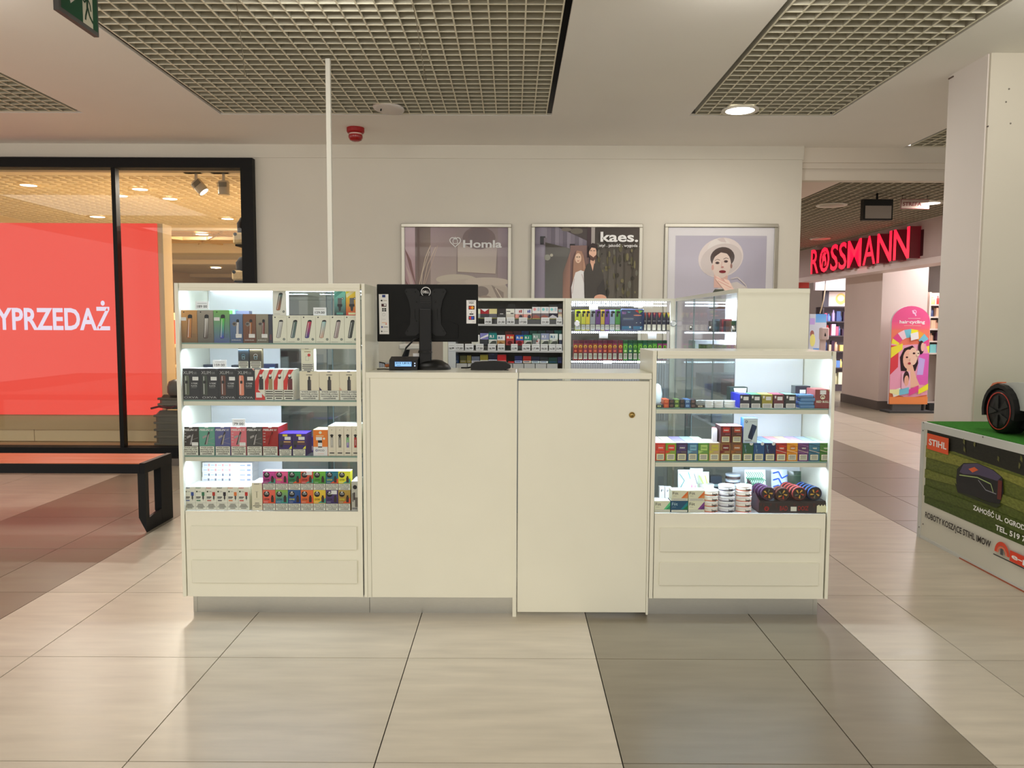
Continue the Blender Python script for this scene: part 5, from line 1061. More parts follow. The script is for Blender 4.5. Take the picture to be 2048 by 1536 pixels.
for i in range(19):
    a = 145 + i * 53 + (8 if i > 8 else 0); b_ = a + 50; red = i < 10
    tcl = [c(150, 30, 40), c(160, 60, 40), c(150, 40, 70)][i % 3] if red else [c(50, 110, 40), c(80, 150, 50), c(30, 100, 70)][i % 3]
    if i > 16: tcl = c(150, 60, 110)
    p0, p1 = aY(g1(a), g1y(650), 5.83), aY(g1(b_), g1y(650), 5.83); X0, X1 = p0.x, p1.x - .002; zt = p0.z
    nm_ = "red" if red else "green" if i < 17 else "pink"
    kk = i if red else i - 10 if i < 17 else i - 17
    o = MB().box(X0, X1, 5.83, 5.87, zc2, zt, 'card', tcl).build('vape_box'); tag(o, f'{nm_} fruit vape box, {ORD[kk]} {nm_} one from left, lower shelf of back glass case', 'box', 'fruit vape boxes in the back glass case')
    A = front(X0, X1, zc2, zt, 5.83); A.rect(0, .84, 1, 1, c(90, 20, 50) if red else c(20, 70, 40)); A.disc(.5, .68, .38, c(206, 186, 60) if red else c(140, 190, 60)); A.ell(.5, .66, .2, .05, c(190, 60, 40) if red else c(50, 120, 50)); A.ell(.5, .46, .3, .06, c(214, 110, 80) if red else c(190, 210, 140)); A.rect(.06, .03, .94, .36, K1); A.rect(.12, .05, .88, .34, c(200, 196, 176)); [A.rect(.2, .09 + .07 * q, .8, .12 + .07 * q, c(90)) for q in range(3)]; A.mb.build('front_print', o)
# goods in the side cabinet and left back
def plainbox(x0, x1, y0, y1, z0, z1, col, lab, grp=None, nm='box_carton'): tag(MB().box(x0, x1, y0, y1, z0, z1, 'card', col, bev=.001).build(nm), lab, 'box', grp)
plainbox(1.24, 1.40, 4.44, 4.50, 1.361, 1.43, c(24, 34, 40), 'dark teal black box on the lit shelf of the side cabinet')
plainbox(1.24, 1.36, 4.30, 4.34, 1.361, 1.44, c(24, 80, 60), 'green slim box on the lit shelf of the side cabinet, nearest the end panel')
for k in range(5): plainbox(1.24, 1.30, 4.62 + k * .09, 4.67 + k * .09, 1.361, 1.43 + .01 * (k % 2), [c(90, 60, 40), c(130, 40, 40), c(60, 70, 60), c(90, 100, 110), c(120, 110, 100)][k], f'small box in the side cabinet shelf row, {ORD[k]} from the end panel', 'small boxes in the side cabinet')
for k in range(3): plainbox(1.22, 1.5, 4.7 + k * .3, 4.9 + k * .3, 1.203, 1.26 + .02 * k, [c(200, 206, 212), c(60, 40, 44), c(190, 196, 206)][k], f'flat carton on the second glass shelf of the side cabinet, {ORD[k]} from the end panel', 'flat cartons in the side cabinet')
for k in range(3): plainbox(1.22, 1.5, 4.4 + k * .32, 4.62 + k * .32, 1.003, 1.09, [c(120, 30, 30), c(60, 50, 70), c(90, 94, 100)][k], f'carton on the low glass shelf of the side cabinet, {ORD[k]} from the end panel', 'cartons low in the side cabinet')
for k in range(3):
    for j in range(3): plainbox(-1.52, -1.30, 4.35 + k * .42, 4.6 + k * .42, [1.353, 1.123, .923][j], [1.353, 1.123, .923][j] + .07 + .02 * ((k + j) % 3), [c(60, 66, 70), c(200, 204, 208), c(60, 110, 70), c(90, 40, 40)][(k * 2 + j) % 4], f'box behind glass in the left side cabinet, {ORD[k]} from the front on its {["top", "middle", "low"][j]} shelf', 'boxes in the left side cabinet')

# ================================================================== ON THE COUNTER
mo = empty('computer_monitor', (-.43, 3.98, 1.178), 'black computer monitor seen from behind on a pole stand, payment stickers on its back', 'monitor')
BM = c(15, 16, 15); MY = 3.98
a, b_ = aY(751, 568, MY), aY(957, 684, MY); zt, zb = a.z, b_.z; x0, x1 = a.x + .004, b_.x - .003
bd = MB(); bd.box(x0, x1, MY + .012, MY + .030, zb, zt, 'black_metal', BM, bev=.003); bd.build('display_housing', mo)
bx('screen_panel', mo, x0 + .006, x1 - .006, MY + .030, MY + .032, zb + .01, zt - .006, 'gloss', c(12))
cx = (aY(853, 650, MY).x)
bs = MB(); cxx = cx + .012
n = 10; out = [(x0 + .10, zb + .02), (x1 - .10, zb + .02), (x1 - .10, zb + .085), (x1 - .135, zb + .1), (x0 + .135, zb + .1), (x0 + .10, zb + .085)]
bs.prism(out, 'y', MY + .004, MY + .012, 'black_metal', c(12, 13, 12)); bs.build('rear_bulge', mo)
vp = MB(); PLT = c(9, 10, 9)
for s_ in (-1, 1):
    o_ = [(s_ * .028, .0), (s_ * .028, .10), (s_ * .045, .118), (s_ * .095, .118), (s_ * .105, .105), (s_ * .085, .06), (s_ * .075, .01), (s_ * .078, -.06), (s_ * .105, -.105), (s_ * .095, -.118), (s_ * .05, -.118), (s_ * .028, -.10)]
    vp.prism([(cx + u - .004, (zt + zb) / 2 + .004 + v) for u, v in o_], 'y', MY - .004, MY + .004, 'plastic', PLT)
vp.box(cx - .034, cx + .026, MY - .012, MY + .004, (zt + zb) / 2 - .02, (zt + zb) / 2 + .085, 'plastic', c(10, 10, 10)); vp.build('mount_plate', mo)
sw = MB()
for u, v in ((-.095, .105), (-.05, .105), (.045, .105), (.09, .105), (-.045, .055), (.05, .055), (-.045, -.04), (.09, -.09), (-.09, -.09)): sw.cyl((cx - .004 + u, MY - .0055, (zt + zb) / 2 + v), .0035, .002, 'y', 'black_metal', c(10), 10)
sw.box(cx - .058, cx - .056, MY - .006, MY - .003, (zt + zb) / 2 - .03, (zt + zb) / 2 + .02, 'black_metal', c(8)); sw.box(cx + .054, cx + .056, MY - .006, MY - .003, (zt + zb) / 2 - .03, (zt + zb) / 2 + .02, 'black_metal', c(8))
for i in range(3): sw.box(cx - .03, cx + .022, MY - .0135, MY - .011, (zt + zb) / 2 + .072 - i * .010, (zt + zb) / 2 + .075 - i * .010, 'black_metal', c(52))
sw.build('screw', mo)
A = front(cx - .029, cx + .021, zt - .065, zt - .015, MY + .012, lift=.0008); A.ring(.5, .55, .42, .49, c(226), a0=-50, a1=230, n=30); A.text('DELL', .5, .42, .24, c(230), 'C', w=.66, bold=.05); A.mb.build('logo', mo)
st = MB(); a2 = aY(843, 640, 3.95); b2 = aY(868, 640, 3.95)
st.box(cx - .032, cx + .028, MY - .05, MY - .008, 1.20, (zt + zb) / 2 + .02, 'plastic', c(10, 10, 10), bev=.004); st.box(cx - .034, cx + .030, MY - .052, MY - .006, 1.185, 1.215, 'plastic', c(14), bev=.004)
st.lathe([(.037, 0), (.033, .012)], (cx - .004, MY - .03, 1.262), 'z', 'plastic', c(26), 20); st.build('stand_pole', mo)
MB().lathe([(.10, 0), (.10, .006), (.088, .024), (.055, .044), (.035, .048)], (cx + .022, MY + .005, 1.178), 'z', 'plastic', c(24, 24, 22), 36).build('stand_base', mo)
q = zb + (zt - zb) * .13
A = front(x0 + .010, x0 + .060, q, zt - .050, MY + .012, lift=.0008); A.poly([(.0, 1), (.04, 0), (1, 0), (.96, 1)][::-1], c(228, 226, 216))
A.rect(.34, .92, .66, .985, c(34, 50, 110)); A.ell(.28, .84, .10, .02, K1); A.line([(.45, .84), (.8, .84)], .003, c(170, 160, 150)); A.rect(.26, .69, .76, .76, c(60, 24, 30)); A.rect(.5, .71, .72, .75, c(220)); A.rect(.32, .57, .74, .65, c(24)); A.rect(.5, .57, .54, .65, c(220)); A.rect(.32, .605, .74, .615, c(220)); A.ring(.5, .49, .12, .16, c(190)); A.line([(.3, .37), (.7, .37)], .001, c(160)); A.line([(.3, .29), (.8, .29)], .002, c(210, 140, 60)); A.poly([(.6, .25), (.78, .27), (.78, .24)], c(190, 40, 30)); A.rect(.24, .16, .38, .2, c(50, 60, 130)); A.line([(.46, .18), (.9, .18)], .002, c(60)); A.disc(.28, .07, .07, c(40)); A.line([(.46, .07), (.9, .07)], .002, c(170)); A.mb.build('payment_sticker', mo)
A = front(x1 - .058, x1 - .010, zt - .195, zt - .078, MY + .012, lift=.0008); A.rect(0, 0, 1, 1, c(230, 228, 218)); A.line([(.2, .95), (.85, .95)], .0015, K1); A.text('VISA', .5, .85, .06, c(50, 50, 54), 'C', w=.5, bold=.05, italic=.2); A.rect(.22, .60, .84, .76, c(60, 20, 16)); A.disc(.42, .68, .15, c(190, 50, 20)); A.disc(.62, .68, .15, c(226, 150, 40)); A.text('V', .52, .46, .05, K1, 'C', bold=.05); A.rect(.32, .38, .72, .43, c(40)); A.rect(.22, .16, .84, .32, c(40, 30, 60)); A.disc(.42, .24, .15, c(200, 50, 50)); A.disc(.62, .24, .15, c(40, 80, 180)); A.line([(.6, .07), (.9, .07)], .001, c(120)); A.mb.build('payment_sticker', mo)
tag(MB().tube([(cx - .02, MY - .01, zb + .02), (cx - .06, MY - .02, zb + .012), (cx - .10, MY - .02, zb - .03), (cx - .115, MY - .03, zb - .085), (cx - .10, MY - .05, 1.21), (cx - .075, MY - .07, 1.184)], .0045, 'plastic', c(18), 8).build('monitor_cable'), 'thick black cable looping from the monitor down to the counter', 'cable')
# payment terminal and bits behind the monitor
tm = empty('card_terminal', (-.51, 3.92, 1.178), 'black till terminal with a lit blue display standing at the left end of the counter', 'terminal')
a, b_ = aY(790, 740, 3.90), aY(826, 740, 3.90)
mbt = MB(); mbt.prism([(3.87, 1.178), (4.02, 1.178), (4.02, 1.235), (3.95, 1.243), (3.88, 1.228)], 'x', a.x - .025, b_.x + .025, 'plastic', c(20, 22, 26)); mbt.build('housing', tm)
p0, p1 = aY(790, 726, 3.868), aY(823, 726, 3.868)
bx('display', tm, p0.x - .002, p1.x + .002, 3.866, 3.870, 1.196, 1.222, 'plastic', c(24, 60, 130))
A = front(p0.x, p1.x, 1.198, 1.220, 3.866, mt='glow'); A.rect(0, 0, 1, 1, c(150, 205, 250)); A.text('213', .05, .55, .35, c(20, 50, 100), w=.3, bold=.03, mt='print'); A.text('1,813.1', .45, .55, .35, c(20, 50, 100), w=.5, bold=.03, mt='print'); A.line([(.1, .25), (.35, .25)], .002, c(40, 90, 150), mt='print'); A.mb.build('lettering', tm)
bx('key', tm, b_.x + .010, b_.x + .016, 3.866, 3.869, 1.198, 1.204, 'glow', c(200, 215, 240)); bx('key', tm, b_.x + .010, b_.x + .016, 3.866, 3.869, 1.210, 1.216, 'glow', c(200, 215, 240))
a = aY(770, 727, 3.92); b_ = aY(788, 727, 3.92); tag(MB().box(a.x, b_.x, 3.91, 3.95, 1.192, 1.206, 'plastic', c(176, 96, 36), bev=.003).build('cable_plug'), 'orange plug on the cables left of the lit till display', 'plug')
tag(MB().tube([(a.x - .03, 3.93, 1.215), (a.x - .005, 3.93, 1.21), (a.x + .01, 3.92, 1.19)], .003, 'plastic', c(16), 7).build('thin_cable'), 'thin black cable arching down to the orange plug', 'cable')
tag(MB().tube([(a.x - .035, 3.90, 1.182), (a.x, 3.88, 1.184), (a.x + .05, 3.87, 1.182), (a.x + .10, 3.86, 1.183)], .003, 'plastic', c(20), 7).build('thin_cable'), 'thin black cable lying on the counter under the till display', 'cable')
a, b_ = aY(826, 718, 3.97), aY(846, 712, 3.97); tag(MB().box(a.x, b_.x, 3.97, 3.972, 1.24, 1.258, 'print', c(220, 226, 236)).build('paper_slip'), 'small white paper slip on the till terminal beside the monitor pole', 'paper')
# receipt printer / scale on the back case behind
a, b_ = aY(800, 690, 5.2), aY(842, 690, 5.2)
sc2 = empty('receipt_printer', ((a.x + b_.x) / 2, 5.3, 0), 'white topped till printer on a grey stand, behind the monitor foot', 'printer')
bx('top', sc2, a.x - .01, b_.x + .02, 5.2, 5.45, 1.235, 1.27, 'plastic', c(226, 222, 212), bev=.008)
MB().prism([(a.x + .02, 1.235), (a.x + .05, 1.235), (a.x + .0, 1.02), (a.x - .08, 1.02)], 'y', 5.3, 5.34, 'plastic', c(24)).build('bracket', sc2)
bx('stand', sc2, a.x - .06, b_.x + .04, 5.22, 5.5, 0, 1.02, 'plain', c(120, 116, 128), bev=.005)
# telephone handset / scanner
a, b_ = aY(942, 735, 3.93), aY(1021, 735, 3.93)
ph = empty('barcode_scanner', ((a.x + b_.x) / 2, 3.93, 1.178), 'black barcode scanner lying flat on the counter right of the monitor', 'scanner')
mbp = MB(); w_ = b_.x - a.x
mbp.prism([(a.x, 1.180), (a.x + w_ * .85, 1.180), (a.x + w_, 1.190), (a.x + w_, 1.204), (a.x + w_ * .88, 1.219), (a.x + w_ * .6, 1.224), (a.x + w_ * .1, 1.218), (a.x, 1.206)], 'y', 3.90, 3.975, 'plastic', c(20)); mbp.build('housing', ph)
bx('foot', ph, b_.x - .03, b_.x - .01, 3.905, 3.92, 1.178, 1.182, 'plastic', c(10)); bx('window', ph, b_.x - .002, b_.x + .001, 3.915, 3.96, 1.192, 1.203, 'gloss', c(60, 16, 20))
tag(MB().tube([(a.x - .05, 3.94, 1.188), (a.x - .02, 3.94, 1.188), (a.x + .004, 3.94, 1.192)], .004, 'plastic', c(18), 8).build('scanner_cable'), 'short black cable with a cable tie between monitor base and scanner', 'cable')
# ================================================================== POSTERS ON THE BACK WALL
PY = WY
def poster(label, px0, px1, artf, pic_inset=.0):
    a, b_ = aY(px0, 447, PY - .02), aY(px1, 447, PY - .02); zt = a.z; zb = zt - 1.55; f = .035
    k = empty('poster_frame', ((a.x + b_.x) / 2, PY - .01, zb), label, 'poster', 'framed posters on the white wall')
    FC = c(186, 182, 170)
    for n_, q in (('top', (a.x, b_.x, zt - f, zt)), ('bottom', (a.x, b_.x, zb, zb + f)), ('left', (a.x, a.x + f, zb + f, zt - f)), ('right', (b_.x - f, b_.x, zb + f, zt - f))):
        bx('frame_bar', k, q[0], q[1], PY - .028, PY - .002, q[2], q[3], 'metal', FC, bev=.004)
    bx('poster_sheet', k, a.x + f, b_.x - f, PY - .012, PY - .006, zb + f, zt - f, 'gloss', c(200))
    A = front(a.x + f, b_.x - f, zb + f, zt - f, PY - .012, mt='photo_print', lift=.0008, step=.0004); artf(A); A.mb.build('printed_picture', k)
    bx('cover_glass', k, a.x + f, b_.x - f, PY - .0225, PY - .0215, zb + f, zt - f, 'poster_glass', c(255))
# canvas v: only the top ~46% is visible (v from .52 to 1)
def homla(A):
    bgc = c(168, 150, 148); A.vgrad(0, 0, 1, 1, c(170, 158, 146), c(138, 122, 122))
    A.poly([(0, .5), (.10, .5), (.10, 1), (0, 1)], [c(160, 120, 118), c(160, 120, 118), c(190, 170, 180), c(190, 170, 180)])
    A.poly([(.10, .5), (.25, .5), (.25, 1), (.10, 1)], [c(130, 112, 106), c(150, 134, 128), c(120, 104, 96), c(96, 78, 78)])
    A.poly([(.25, .5), (.5, .5), (.5, 1), (.25, 1)], [c(176, 162, 152), c(176, 164, 150), c(140, 122, 124), c(152, 132, 138)])
    for i in range(3): A.poly([(0, .86 - i * .1), (.06, .78 - i * .1), (.11, .60 - i * .05), (.05, .72 - i * .1)], c(124, 88, 84) if i % 2 == 0 else c(186, 164, 160))
    A.line([(.10, .5), (.20, .80), (.25, .88)], .007, c(196, 180, 160)); A.line([(.14, .5), (.22, .75), (.30, .87)], .006, c(190, 172, 152)); A.line([(.13, .5), (.26, .76), (.32, .88)], .006, c(178, 158, 140)); A.line([(.15, .52), (.17, .70), (.24, .84)], .005, c(200, 186, 168))
    A.poly([(.51, .705), (.88, .695), (.90, .90), (.51, .90)], [c(188, 178, 160), c(182, 170, 156), c(160, 146, 144), c(168, 154, 150)]); A.line([(.51, .90), (.51, .705), (.88, .692)], .006, c(138, 120, 112))
    A.ell(.72, .93, .16, .075, [c(112, 94, 94)] * 18); A.ell(.72, .945, .11, .05, c(104, 88, 90))
    A.poly([(.90, .5), (1, .5), (1, 1), (.90, 1)], [c(150, 134, 132), c(140, 124, 122), c(120, 106, 118), c(140, 124, 130)])
    A.ell(.50, .655, .20, .035, c(184, 174, 158)); A.ell(.64, .60, .36, .06, c(180, 168, 154)); A.ell(.80, .64, .22, .03, c(186, 174, 160)); A.poly([(.3, .5), (1, .5), (1, .60), (.85, .62), (.5, .61), (.32, .60)], c(176, 164, 150))
    A.ell(.74, .575, .075, .036, c(128, 116, 108)); A.poly([(.84, .62), (.96, .57), (.96, .5), (.92, .5)], c(140, 126, 116)); A.line([(.88, .6), (.95, .52)], .01, c(190, 178, 164)); A.ell(.78, .52, .07, .03, c(150, 134, 122))
    Wt = c(222, 214, 220); A.text('Homla', .566, .868, .047, Wt, w=.375, bold=.035)
    u, v = .49, .905; hh = []
    for i in range(25): t = 2 * math.pi * i / 24; hh.append((u + .0033 * 16 * math.sin(t) ** 3, v + .0033 * (13 * math.cos(t) - 5 * math.cos(2 * t) - 2 * math.cos(3 * t) - math.cos(4 * t)) * A.W / A.H))
    A.line(hh, .008, Wt); A.line([(u - .02, v - .012), (u - .022, v + .008), (u, v + .030), (u + .022, v + .008), (u + .02, v - .012), (u - .02, v - .012)], .006, Wt)
def kaes(A):
    A.rect(0, 0, 1, 1, c(70, 66, 58))
    A.poly([(0, .5), (.10, .5), (.10, 1), (0, 1)], [c(120, 110, 124), c(150, 140, 156), c(140, 132, 150), c(96, 88, 100)])
    for i in range(12):
        u = .08 + i * .038; t = 150 - (i % 3) * 16; A.poly([(u, .88 - i * .012), (u + .037, .87 - i * .012), (u + .037, 1.0), (u, 1.0)], c(t - 20, t - 28, t - 14))
    A.poly([(.22, 1), (.52, .905), (.52, 1)], c(58, 46, 44)); A.ell(.40, .975, .06, .02, c(96, 88, 76)); A.ell(.30, .985, .05, .012, c(110, 100, 90))
    for (x, y) in ((.05, .94), (.335, .89)): A.rect(x, y - .055, x + .05, y, c(30, 28, 34)); A.rect(x + .035, y - .06, x + .065, y - .01, c(110, 100, 110))
    A.poly([(.10, .5), (.28, .5), (.34, .86), (.10, .90)], [c(96, 98, 92), c(92, 92, 86), c(84, 80, 74), c(64, 58, 52)]); A.ell(.12, .80, .03, .02, c(140, 140, 130)); A.ell(.16, .815, .015, .01, c(170, 166, 150))
    A.poly([(.27, .5), (.34, .5), (.35, .86), (.27, .70)], [c(150, 112, 96), c(170, 130, 110), c(140, 104, 92), c(110, 90, 80)])
    A.rect(.34, .5, .52, .88, c(120, 96, 92)); A.rect(.54, .80, .575, 1.0, c(150, 144, 140)); A.rect(.50, .80, .54, 1.0, c(60, 46, 50))
    # foliage
    rr = random.Random(3)
    A.poly([(.575, .5), (1, .5), (1, 1), (.575, 1)], [c(98, 94, 86), c(76, 70, 58), c(62, 54, 50), c(54, 48, 44)])
    for i in range(46):
        u, v = rr.uniform(.60, .98), rr.uniform(.52, .9); t = rr.choice([c(84, 80, 58), c(60, 56, 46), c(104, 98, 70), c(50, 46, 40), c(92, 90, 80)]); A.ell(u, v, rr.uniform(.008, .02), rr.uniform(.006, .03), t, 7)
    for i in range(5): A.rect(.62 + i * .08, .5, .626 + i * .08, .86, c(60, 56, 50))
    # woman
    A.poly([(.36, .56), (.37, .78), (.40, .845), (.45, .84), (.48, .76), (.50, .66), (.46, .60)], c(150, 116, 98)); A.ell(.415, .795, .030, .033, c(214, 178, 156), 14); A.poly([(.36, .5), (.35, .60), (.39, .70), (.44, .715), (.51, .70), (.53, .62), (.50, .5)], c(220, 206, 206)); A.line([(.45, .69), (.49, .60), (.50, .5)], .006, c(176, 160, 160)); A.line([(.38, .66), (.36, .56)], .005, c(186, 168, 168)); A.poly([(.40, .52), (.47, .525), (.46, .5), (.40, .5)], c(70, 62, 62))
    A.poly([(.46, .83), (.49, .72), (.51, .66), (.46, .72)], c(160, 124, 104)); A.rect(.398, .80, .410, .805, c(60, 44, 40)); A.rect(.42, .80, .432, .805, c(60, 44, 40)); A.rect(.405, .775, .425, .779, c(160, 90, 84))
    # man
    A.poly([(.48, .5), (.47, .70), (.50, .755), (.56, .77), (.62, .75), (.66, .68), (.66, .54), (.62, .5)], c(66, 62, 58)); A.poly([(.53, .77), (.57, .77), (.555, .71)], c(200, 160, 138)); A.rect(.53, .76, .575, .80, c(190, 150, 128)); A.ell(.553, .83, .036, .045, c(204, 166, 144), 14); A.poly([(.515, .835), (.515, .875), (.55, .895), (.60, .885), (.60, .84), (.585, .86), (.54, .865)], c(48, 38, 36)); A.poly([(.52, .82), (.53, .785), (.56, .775), (.59, .80), (.59, .82), (.56, .80)], c(84, 62, 54)); A.rect(.528, .842, .545, .846, c(50, 36, 34)); A.rect(.557, .842, .575, .846, c(50, 36, 34))
    A.poly([(.60, .60), (.66, .66), (.68, .58), (.66, .50), (.60, .50)], c(58, 54, 52)); A.ell(.63, .53, .06, .025, c(200, 152, 128))
    Wt = c(226, 216, 230); A.text('kaes.', .625, .905, .062, Wt, w=.36, bold=.05); A.text('styl . jakość . wygoda .', .615, .870, .018, Wt, w=.385, bold=.01)
def hat(A):
    A.rect(0, 0, 1, 1, c(204, 202, 222)); A.vgrad(.07, 0, .93, .945, c(190, 184, 196), c(170, 166, 180)); A.vgrad(.45, 0, .93, .93, c(176, 170, 184), c(166, 162, 178))
    A.poly([(.40, .46), (.42, .56), (.52, .62), (.66, .64), (.76, .60), (.80, .46)], c(196, 188, 184))
    A.poly([(.40, .46), (.41, .545), (.45, .59), (.53, .59), (.60, .53), (.60, .46)], c(60, 64, 44)); A.poly([(.46, .46), (.45, .52), (.52, .545), (.60, .52), (.62, .46)], c(110, 70, 48))
    A.ell(.50, .80, .215, .13, c(204, 194, 192), 28, rot=.33); A.ell(.49, .845, .12, .085, c(210, 200, 198), 22, rot=.25); A.poly([(.46, .92), (.52, .935), (.55, .90), (.50, .905)], c(190, 178, 178)); A.ell(.505, .785, .20, .105, c(190, 180, 178), 28, rot=.33); A.ell(.515, .80, .115, .07, c(74, 62, 60), 22, rot=.2)
    A.poly([(.44, .60), (.56, .60), (.57, .68), (.44, .70)], c(206, 168, 156)); A.ell(.508, .75, .088, .087, c(222, 188, 178), 24, rot=-.1); A.poly([(.42, .79), (.44, .835), (.52, .86), (.59, .845), (.60, .79), (.57, .825), (.50, .835), (.45, .81)], c(70, 54, 50)); A.ell(.425, .735, .012, .018, c(196, 150, 140)); A.ell(.60, .745, .010, .016, c(140, 100, 92))
    for u, v in ((.468, .765), (.548, .775)): A.ell(u, v, .020, .0085, c(96, 66, 62)); A.ell(u, v, .009, .006, c(30, 24, 26)); A.line([(u - .025, v + .015), (u, v + .024), (u + .024, v + .018)], .004, c(90, 62, 56))
    A.line([(.512, .775), (.506, .742), (.52, .737)], .0035, c(180, 136, 128)); A.ell(.516, .737, .013, .006, c(170, 120, 114)); A.ell(.517, .707, .033, .0095, c(120, 24, 34)); A.line([(.486, .707), (.548, .709)], .002, c(70, 14, 22))
    A.poly([(.45, .66), (.52, .60), (.66, .50), (.70, .52), (.62, .60), (.58, .65), (.53, .66), (.55, .63), (.47, .68)], c(214, 178, 166))
    for k in range(4): A.line([(.45 + k * .012, .672 - k * .013), (.58 + k * .012, .625 - k * .013)], .010, c(220, 186, 174) if k % 2 else c(196, 156, 146))
    A.line([(.60, .66), (.66, .67), (.74, .62), (.78, .52)], .010, c(180, 172, 172))
poster('framed poster with soft beige bedroom photo and a heart logo, left one of three on the wall', 802, 1023, homla)
poster('framed poster of a couple before a wooden house with white lettering, middle one of three', 1063, 1286, kaes)
poster('framed poster of a woman in a wide white hat and red lipstick, right one of three', 1330, 1557, hat)

# ================================================================== SHOP WINDOW LEFT
a = aY(316, 447, 8.20); b_ = aY(322, 830, 8.2); RXR = (a.x + b_.x) / 2
lb = empty('light_box', (-5.4, 8.25, b_.z), 'large glowing red light box sign with white sale lettering inside the shop window', 'sign')
REDC = c(236, 70, 56)
bx('box_body', lb, -7.4, RXR + .055, 8.21, 8.42, b_.z, a.z, 'plain', c(222, 198, 156))
bx('red_face', lb, -7.4, RXR, 8.195, 8.209, b_.z, a.z, 'redface' if False else 'glow', (REDC[0] * 1.0, REDC[1] * 1.0, REDC[2] * 1.0, 1))
p0, p1 = aY(0, 659, 8.19), aY(220, 659, 8.19); pt_ = aY(110, 618, 8.19)
full = 'WYPRZEDAŻ'; vsA, fsA, tw = textmesh(full, .055); vsB, fsB, tw2 = textmesh('YPRZEDAŻ', .055)
wvis = (p1.x - p0.x) * 1.035; wtot = wvis * tw / tw2
A = Art((p1.x - wtot, 8.195, p1.z), (wtot, 0, 0), (0, 0, 1), (0, -1, 0), mt='glow', lift=.002)
A.text(full, 0, 0, pt_.z - p0.z, c(232, 220, 240), w=1, bold=.055); A.mb.build('lettering', lb)
pn = MB(); pn.box(-7.4, RXR - .04, 8.24, 8.36, .16, b_.z - .002, 'plain', c(214, 196, 156)); pn.box(-5.02, -5.015, 8.236, 8.24, .16, b_.z - .002, 'plain', c(170, 150, 116)); pn.box(-7.4, RXR - .04, 8.22, 8.24, b_.z - .16, b_.z - .002, 'plain', c(186, 162, 118)); pn.build('base_panel', lb)
struct(MB().box(-9, -2.6, 7.93, 8.3, .0, .15, 'plain', c(196, 170, 126)).build('trim_7'))
def suitcase(lab, px0, px1, py0, py1, Y, col, ribs):
    a, b_ = aY(px0, py0, Y), aY(px1, py1, Y); x0, x1, z0, z1 = a.x, b_.x, b_.z, a.z; D = 8.195 - Y
    k = empty('suitcase', ((x0 + x1) / 2, Y + .1, z0), lab, 'suitcase')
    bx('shell', k, x0, x1, Y, Y + D, z0, z1, 'plastic', col, bev=.04)
    mb = MB(); n = ribs
    for i in range(n):
        z = z0 + (z1 - z0) * (i + .7) / (n + .4); mb.box(x0 - .006, x1 + .006, Y - .010, Y + D - .01, z - .010, z + .012, 'plastic', (col[0] * 1.25, col[1] * 1.25, col[2] * 1.2, 1), bev=.004)
    mb.build('rib', k); MB().tube([(x0 + .1, Y + .06, z1 - .01), (x0 + .1, Y + .06, z1 + .02), (x0 + .28, Y + .06, z1 + .02), (x0 + .28, Y + .06, z1 - .01)], .008, 'plastic', c(30), 8).build('handle', k)
GS = c(92, 90, 80)
suitcase('large ribbed grey hard shell suitcase lying in the window beside the red sign, lowest of the pile', 308, 400, 822, 912, 8.05, GS, 6)
suitcase('smaller grey ribbed suitcase lying on the large one in the shop window', 316, 400, 790, 817, 8.08, c(100, 94, 84), 2)
bg_ = MB().lathe([(.07, 0), (.082, .03), (.082, .09), (.065, .14), (.02, .16)], (aY(352, 790, 8.1).x, 8.10, aY(352, 790, 8.1).z), 'z', 'plastic', c(90, 86, 78), 26); tag(bg_.build('soft_case'), 'round soft grey case on top of the suitcases', 'bag')
rn = MB().tube([aY(302, 817, 8.03), aY(318, 813, 8.03), aY(340, 816, 8.03), aY(352, 812, 8.03)], .012, 'cloth', c(90, 20, 24), 6); tag(rn.build('strap'), 'dark red strap between the two suitcases', 'strap')
# shelf behind with bag, box and lamp
se = empty('shop_shelf', (aY(345, 700, 9.2).x, 9.2, 0), 'warm lit wooden shelf with goods between the red sign and the display case', 'shelf')
for py in (688, 728): z = aY(340, py, 9.2).z; bx('board', se, -4.4, -3.3, 9.1, 9.5, z - .035, z, 'plain', c(232, 206, 160))
bx('back_panel', se, -4.4, -3.3, 9.5, 9.52, 0, 1.52, 'plain', c(240, 220, 180)); bx('side_panel', se, -3.32, -3.3, 9.1, 9.5, 0, 1.52, 'plain', c(226, 200, 156)); bx('cupboard', se, -4.4, -3.32, 9.12, 9.5, 0, aY(340, 820, 9.2).z, 'plain', c(210, 186, 144))
z7 = aY(340, 688, 9.2).z; z8 = aY(340, 728, 9.2).z
def at(px, py, Y=9.2): return aY(px, py, Y)
hb = empty('handbag', at(340, 688, 9.15), 'black handbag with a pale tassel on the upper lit shop shelf', 'bag')
a, b_ = at(322, 640, 9.15), at(343, 685, 9.15); bx('body', hb, a.x, b_.x, 9.15, 9.25, z7 + .001, a.z, 'cloth', c(34, 28, 26), bev=.02)
MB().lathe([(.01, 0), (.045, .03), (.05, .08), (.03, .13), (.01, .14)], ((a.x + b_.x) / 2, 9.12, z7 + .2), 'z', 'cloth', c(206, 160, 120), 14).build('tassel', hb)
MB().tube([(a.x + .03, 9.2, a.z - .01), (a.x + .06, 9.2, a.z + .08), (b_.x - .02, 9.2, a.z + .06), (b_.x, 9.2, a.z - .01)], .014, 'cloth', c(30, 26, 24), 8).build('handle', hb)
a, b_ = at(344, 640), at(356, 688); tag(MB().box(a.x, b_.x, 9.12, 9.22, z7 + .001, a.z, 'card', c(196, 50, 34)).build('red_box'), 'red box standing beside the black handbag on the shop shelf', 'box')
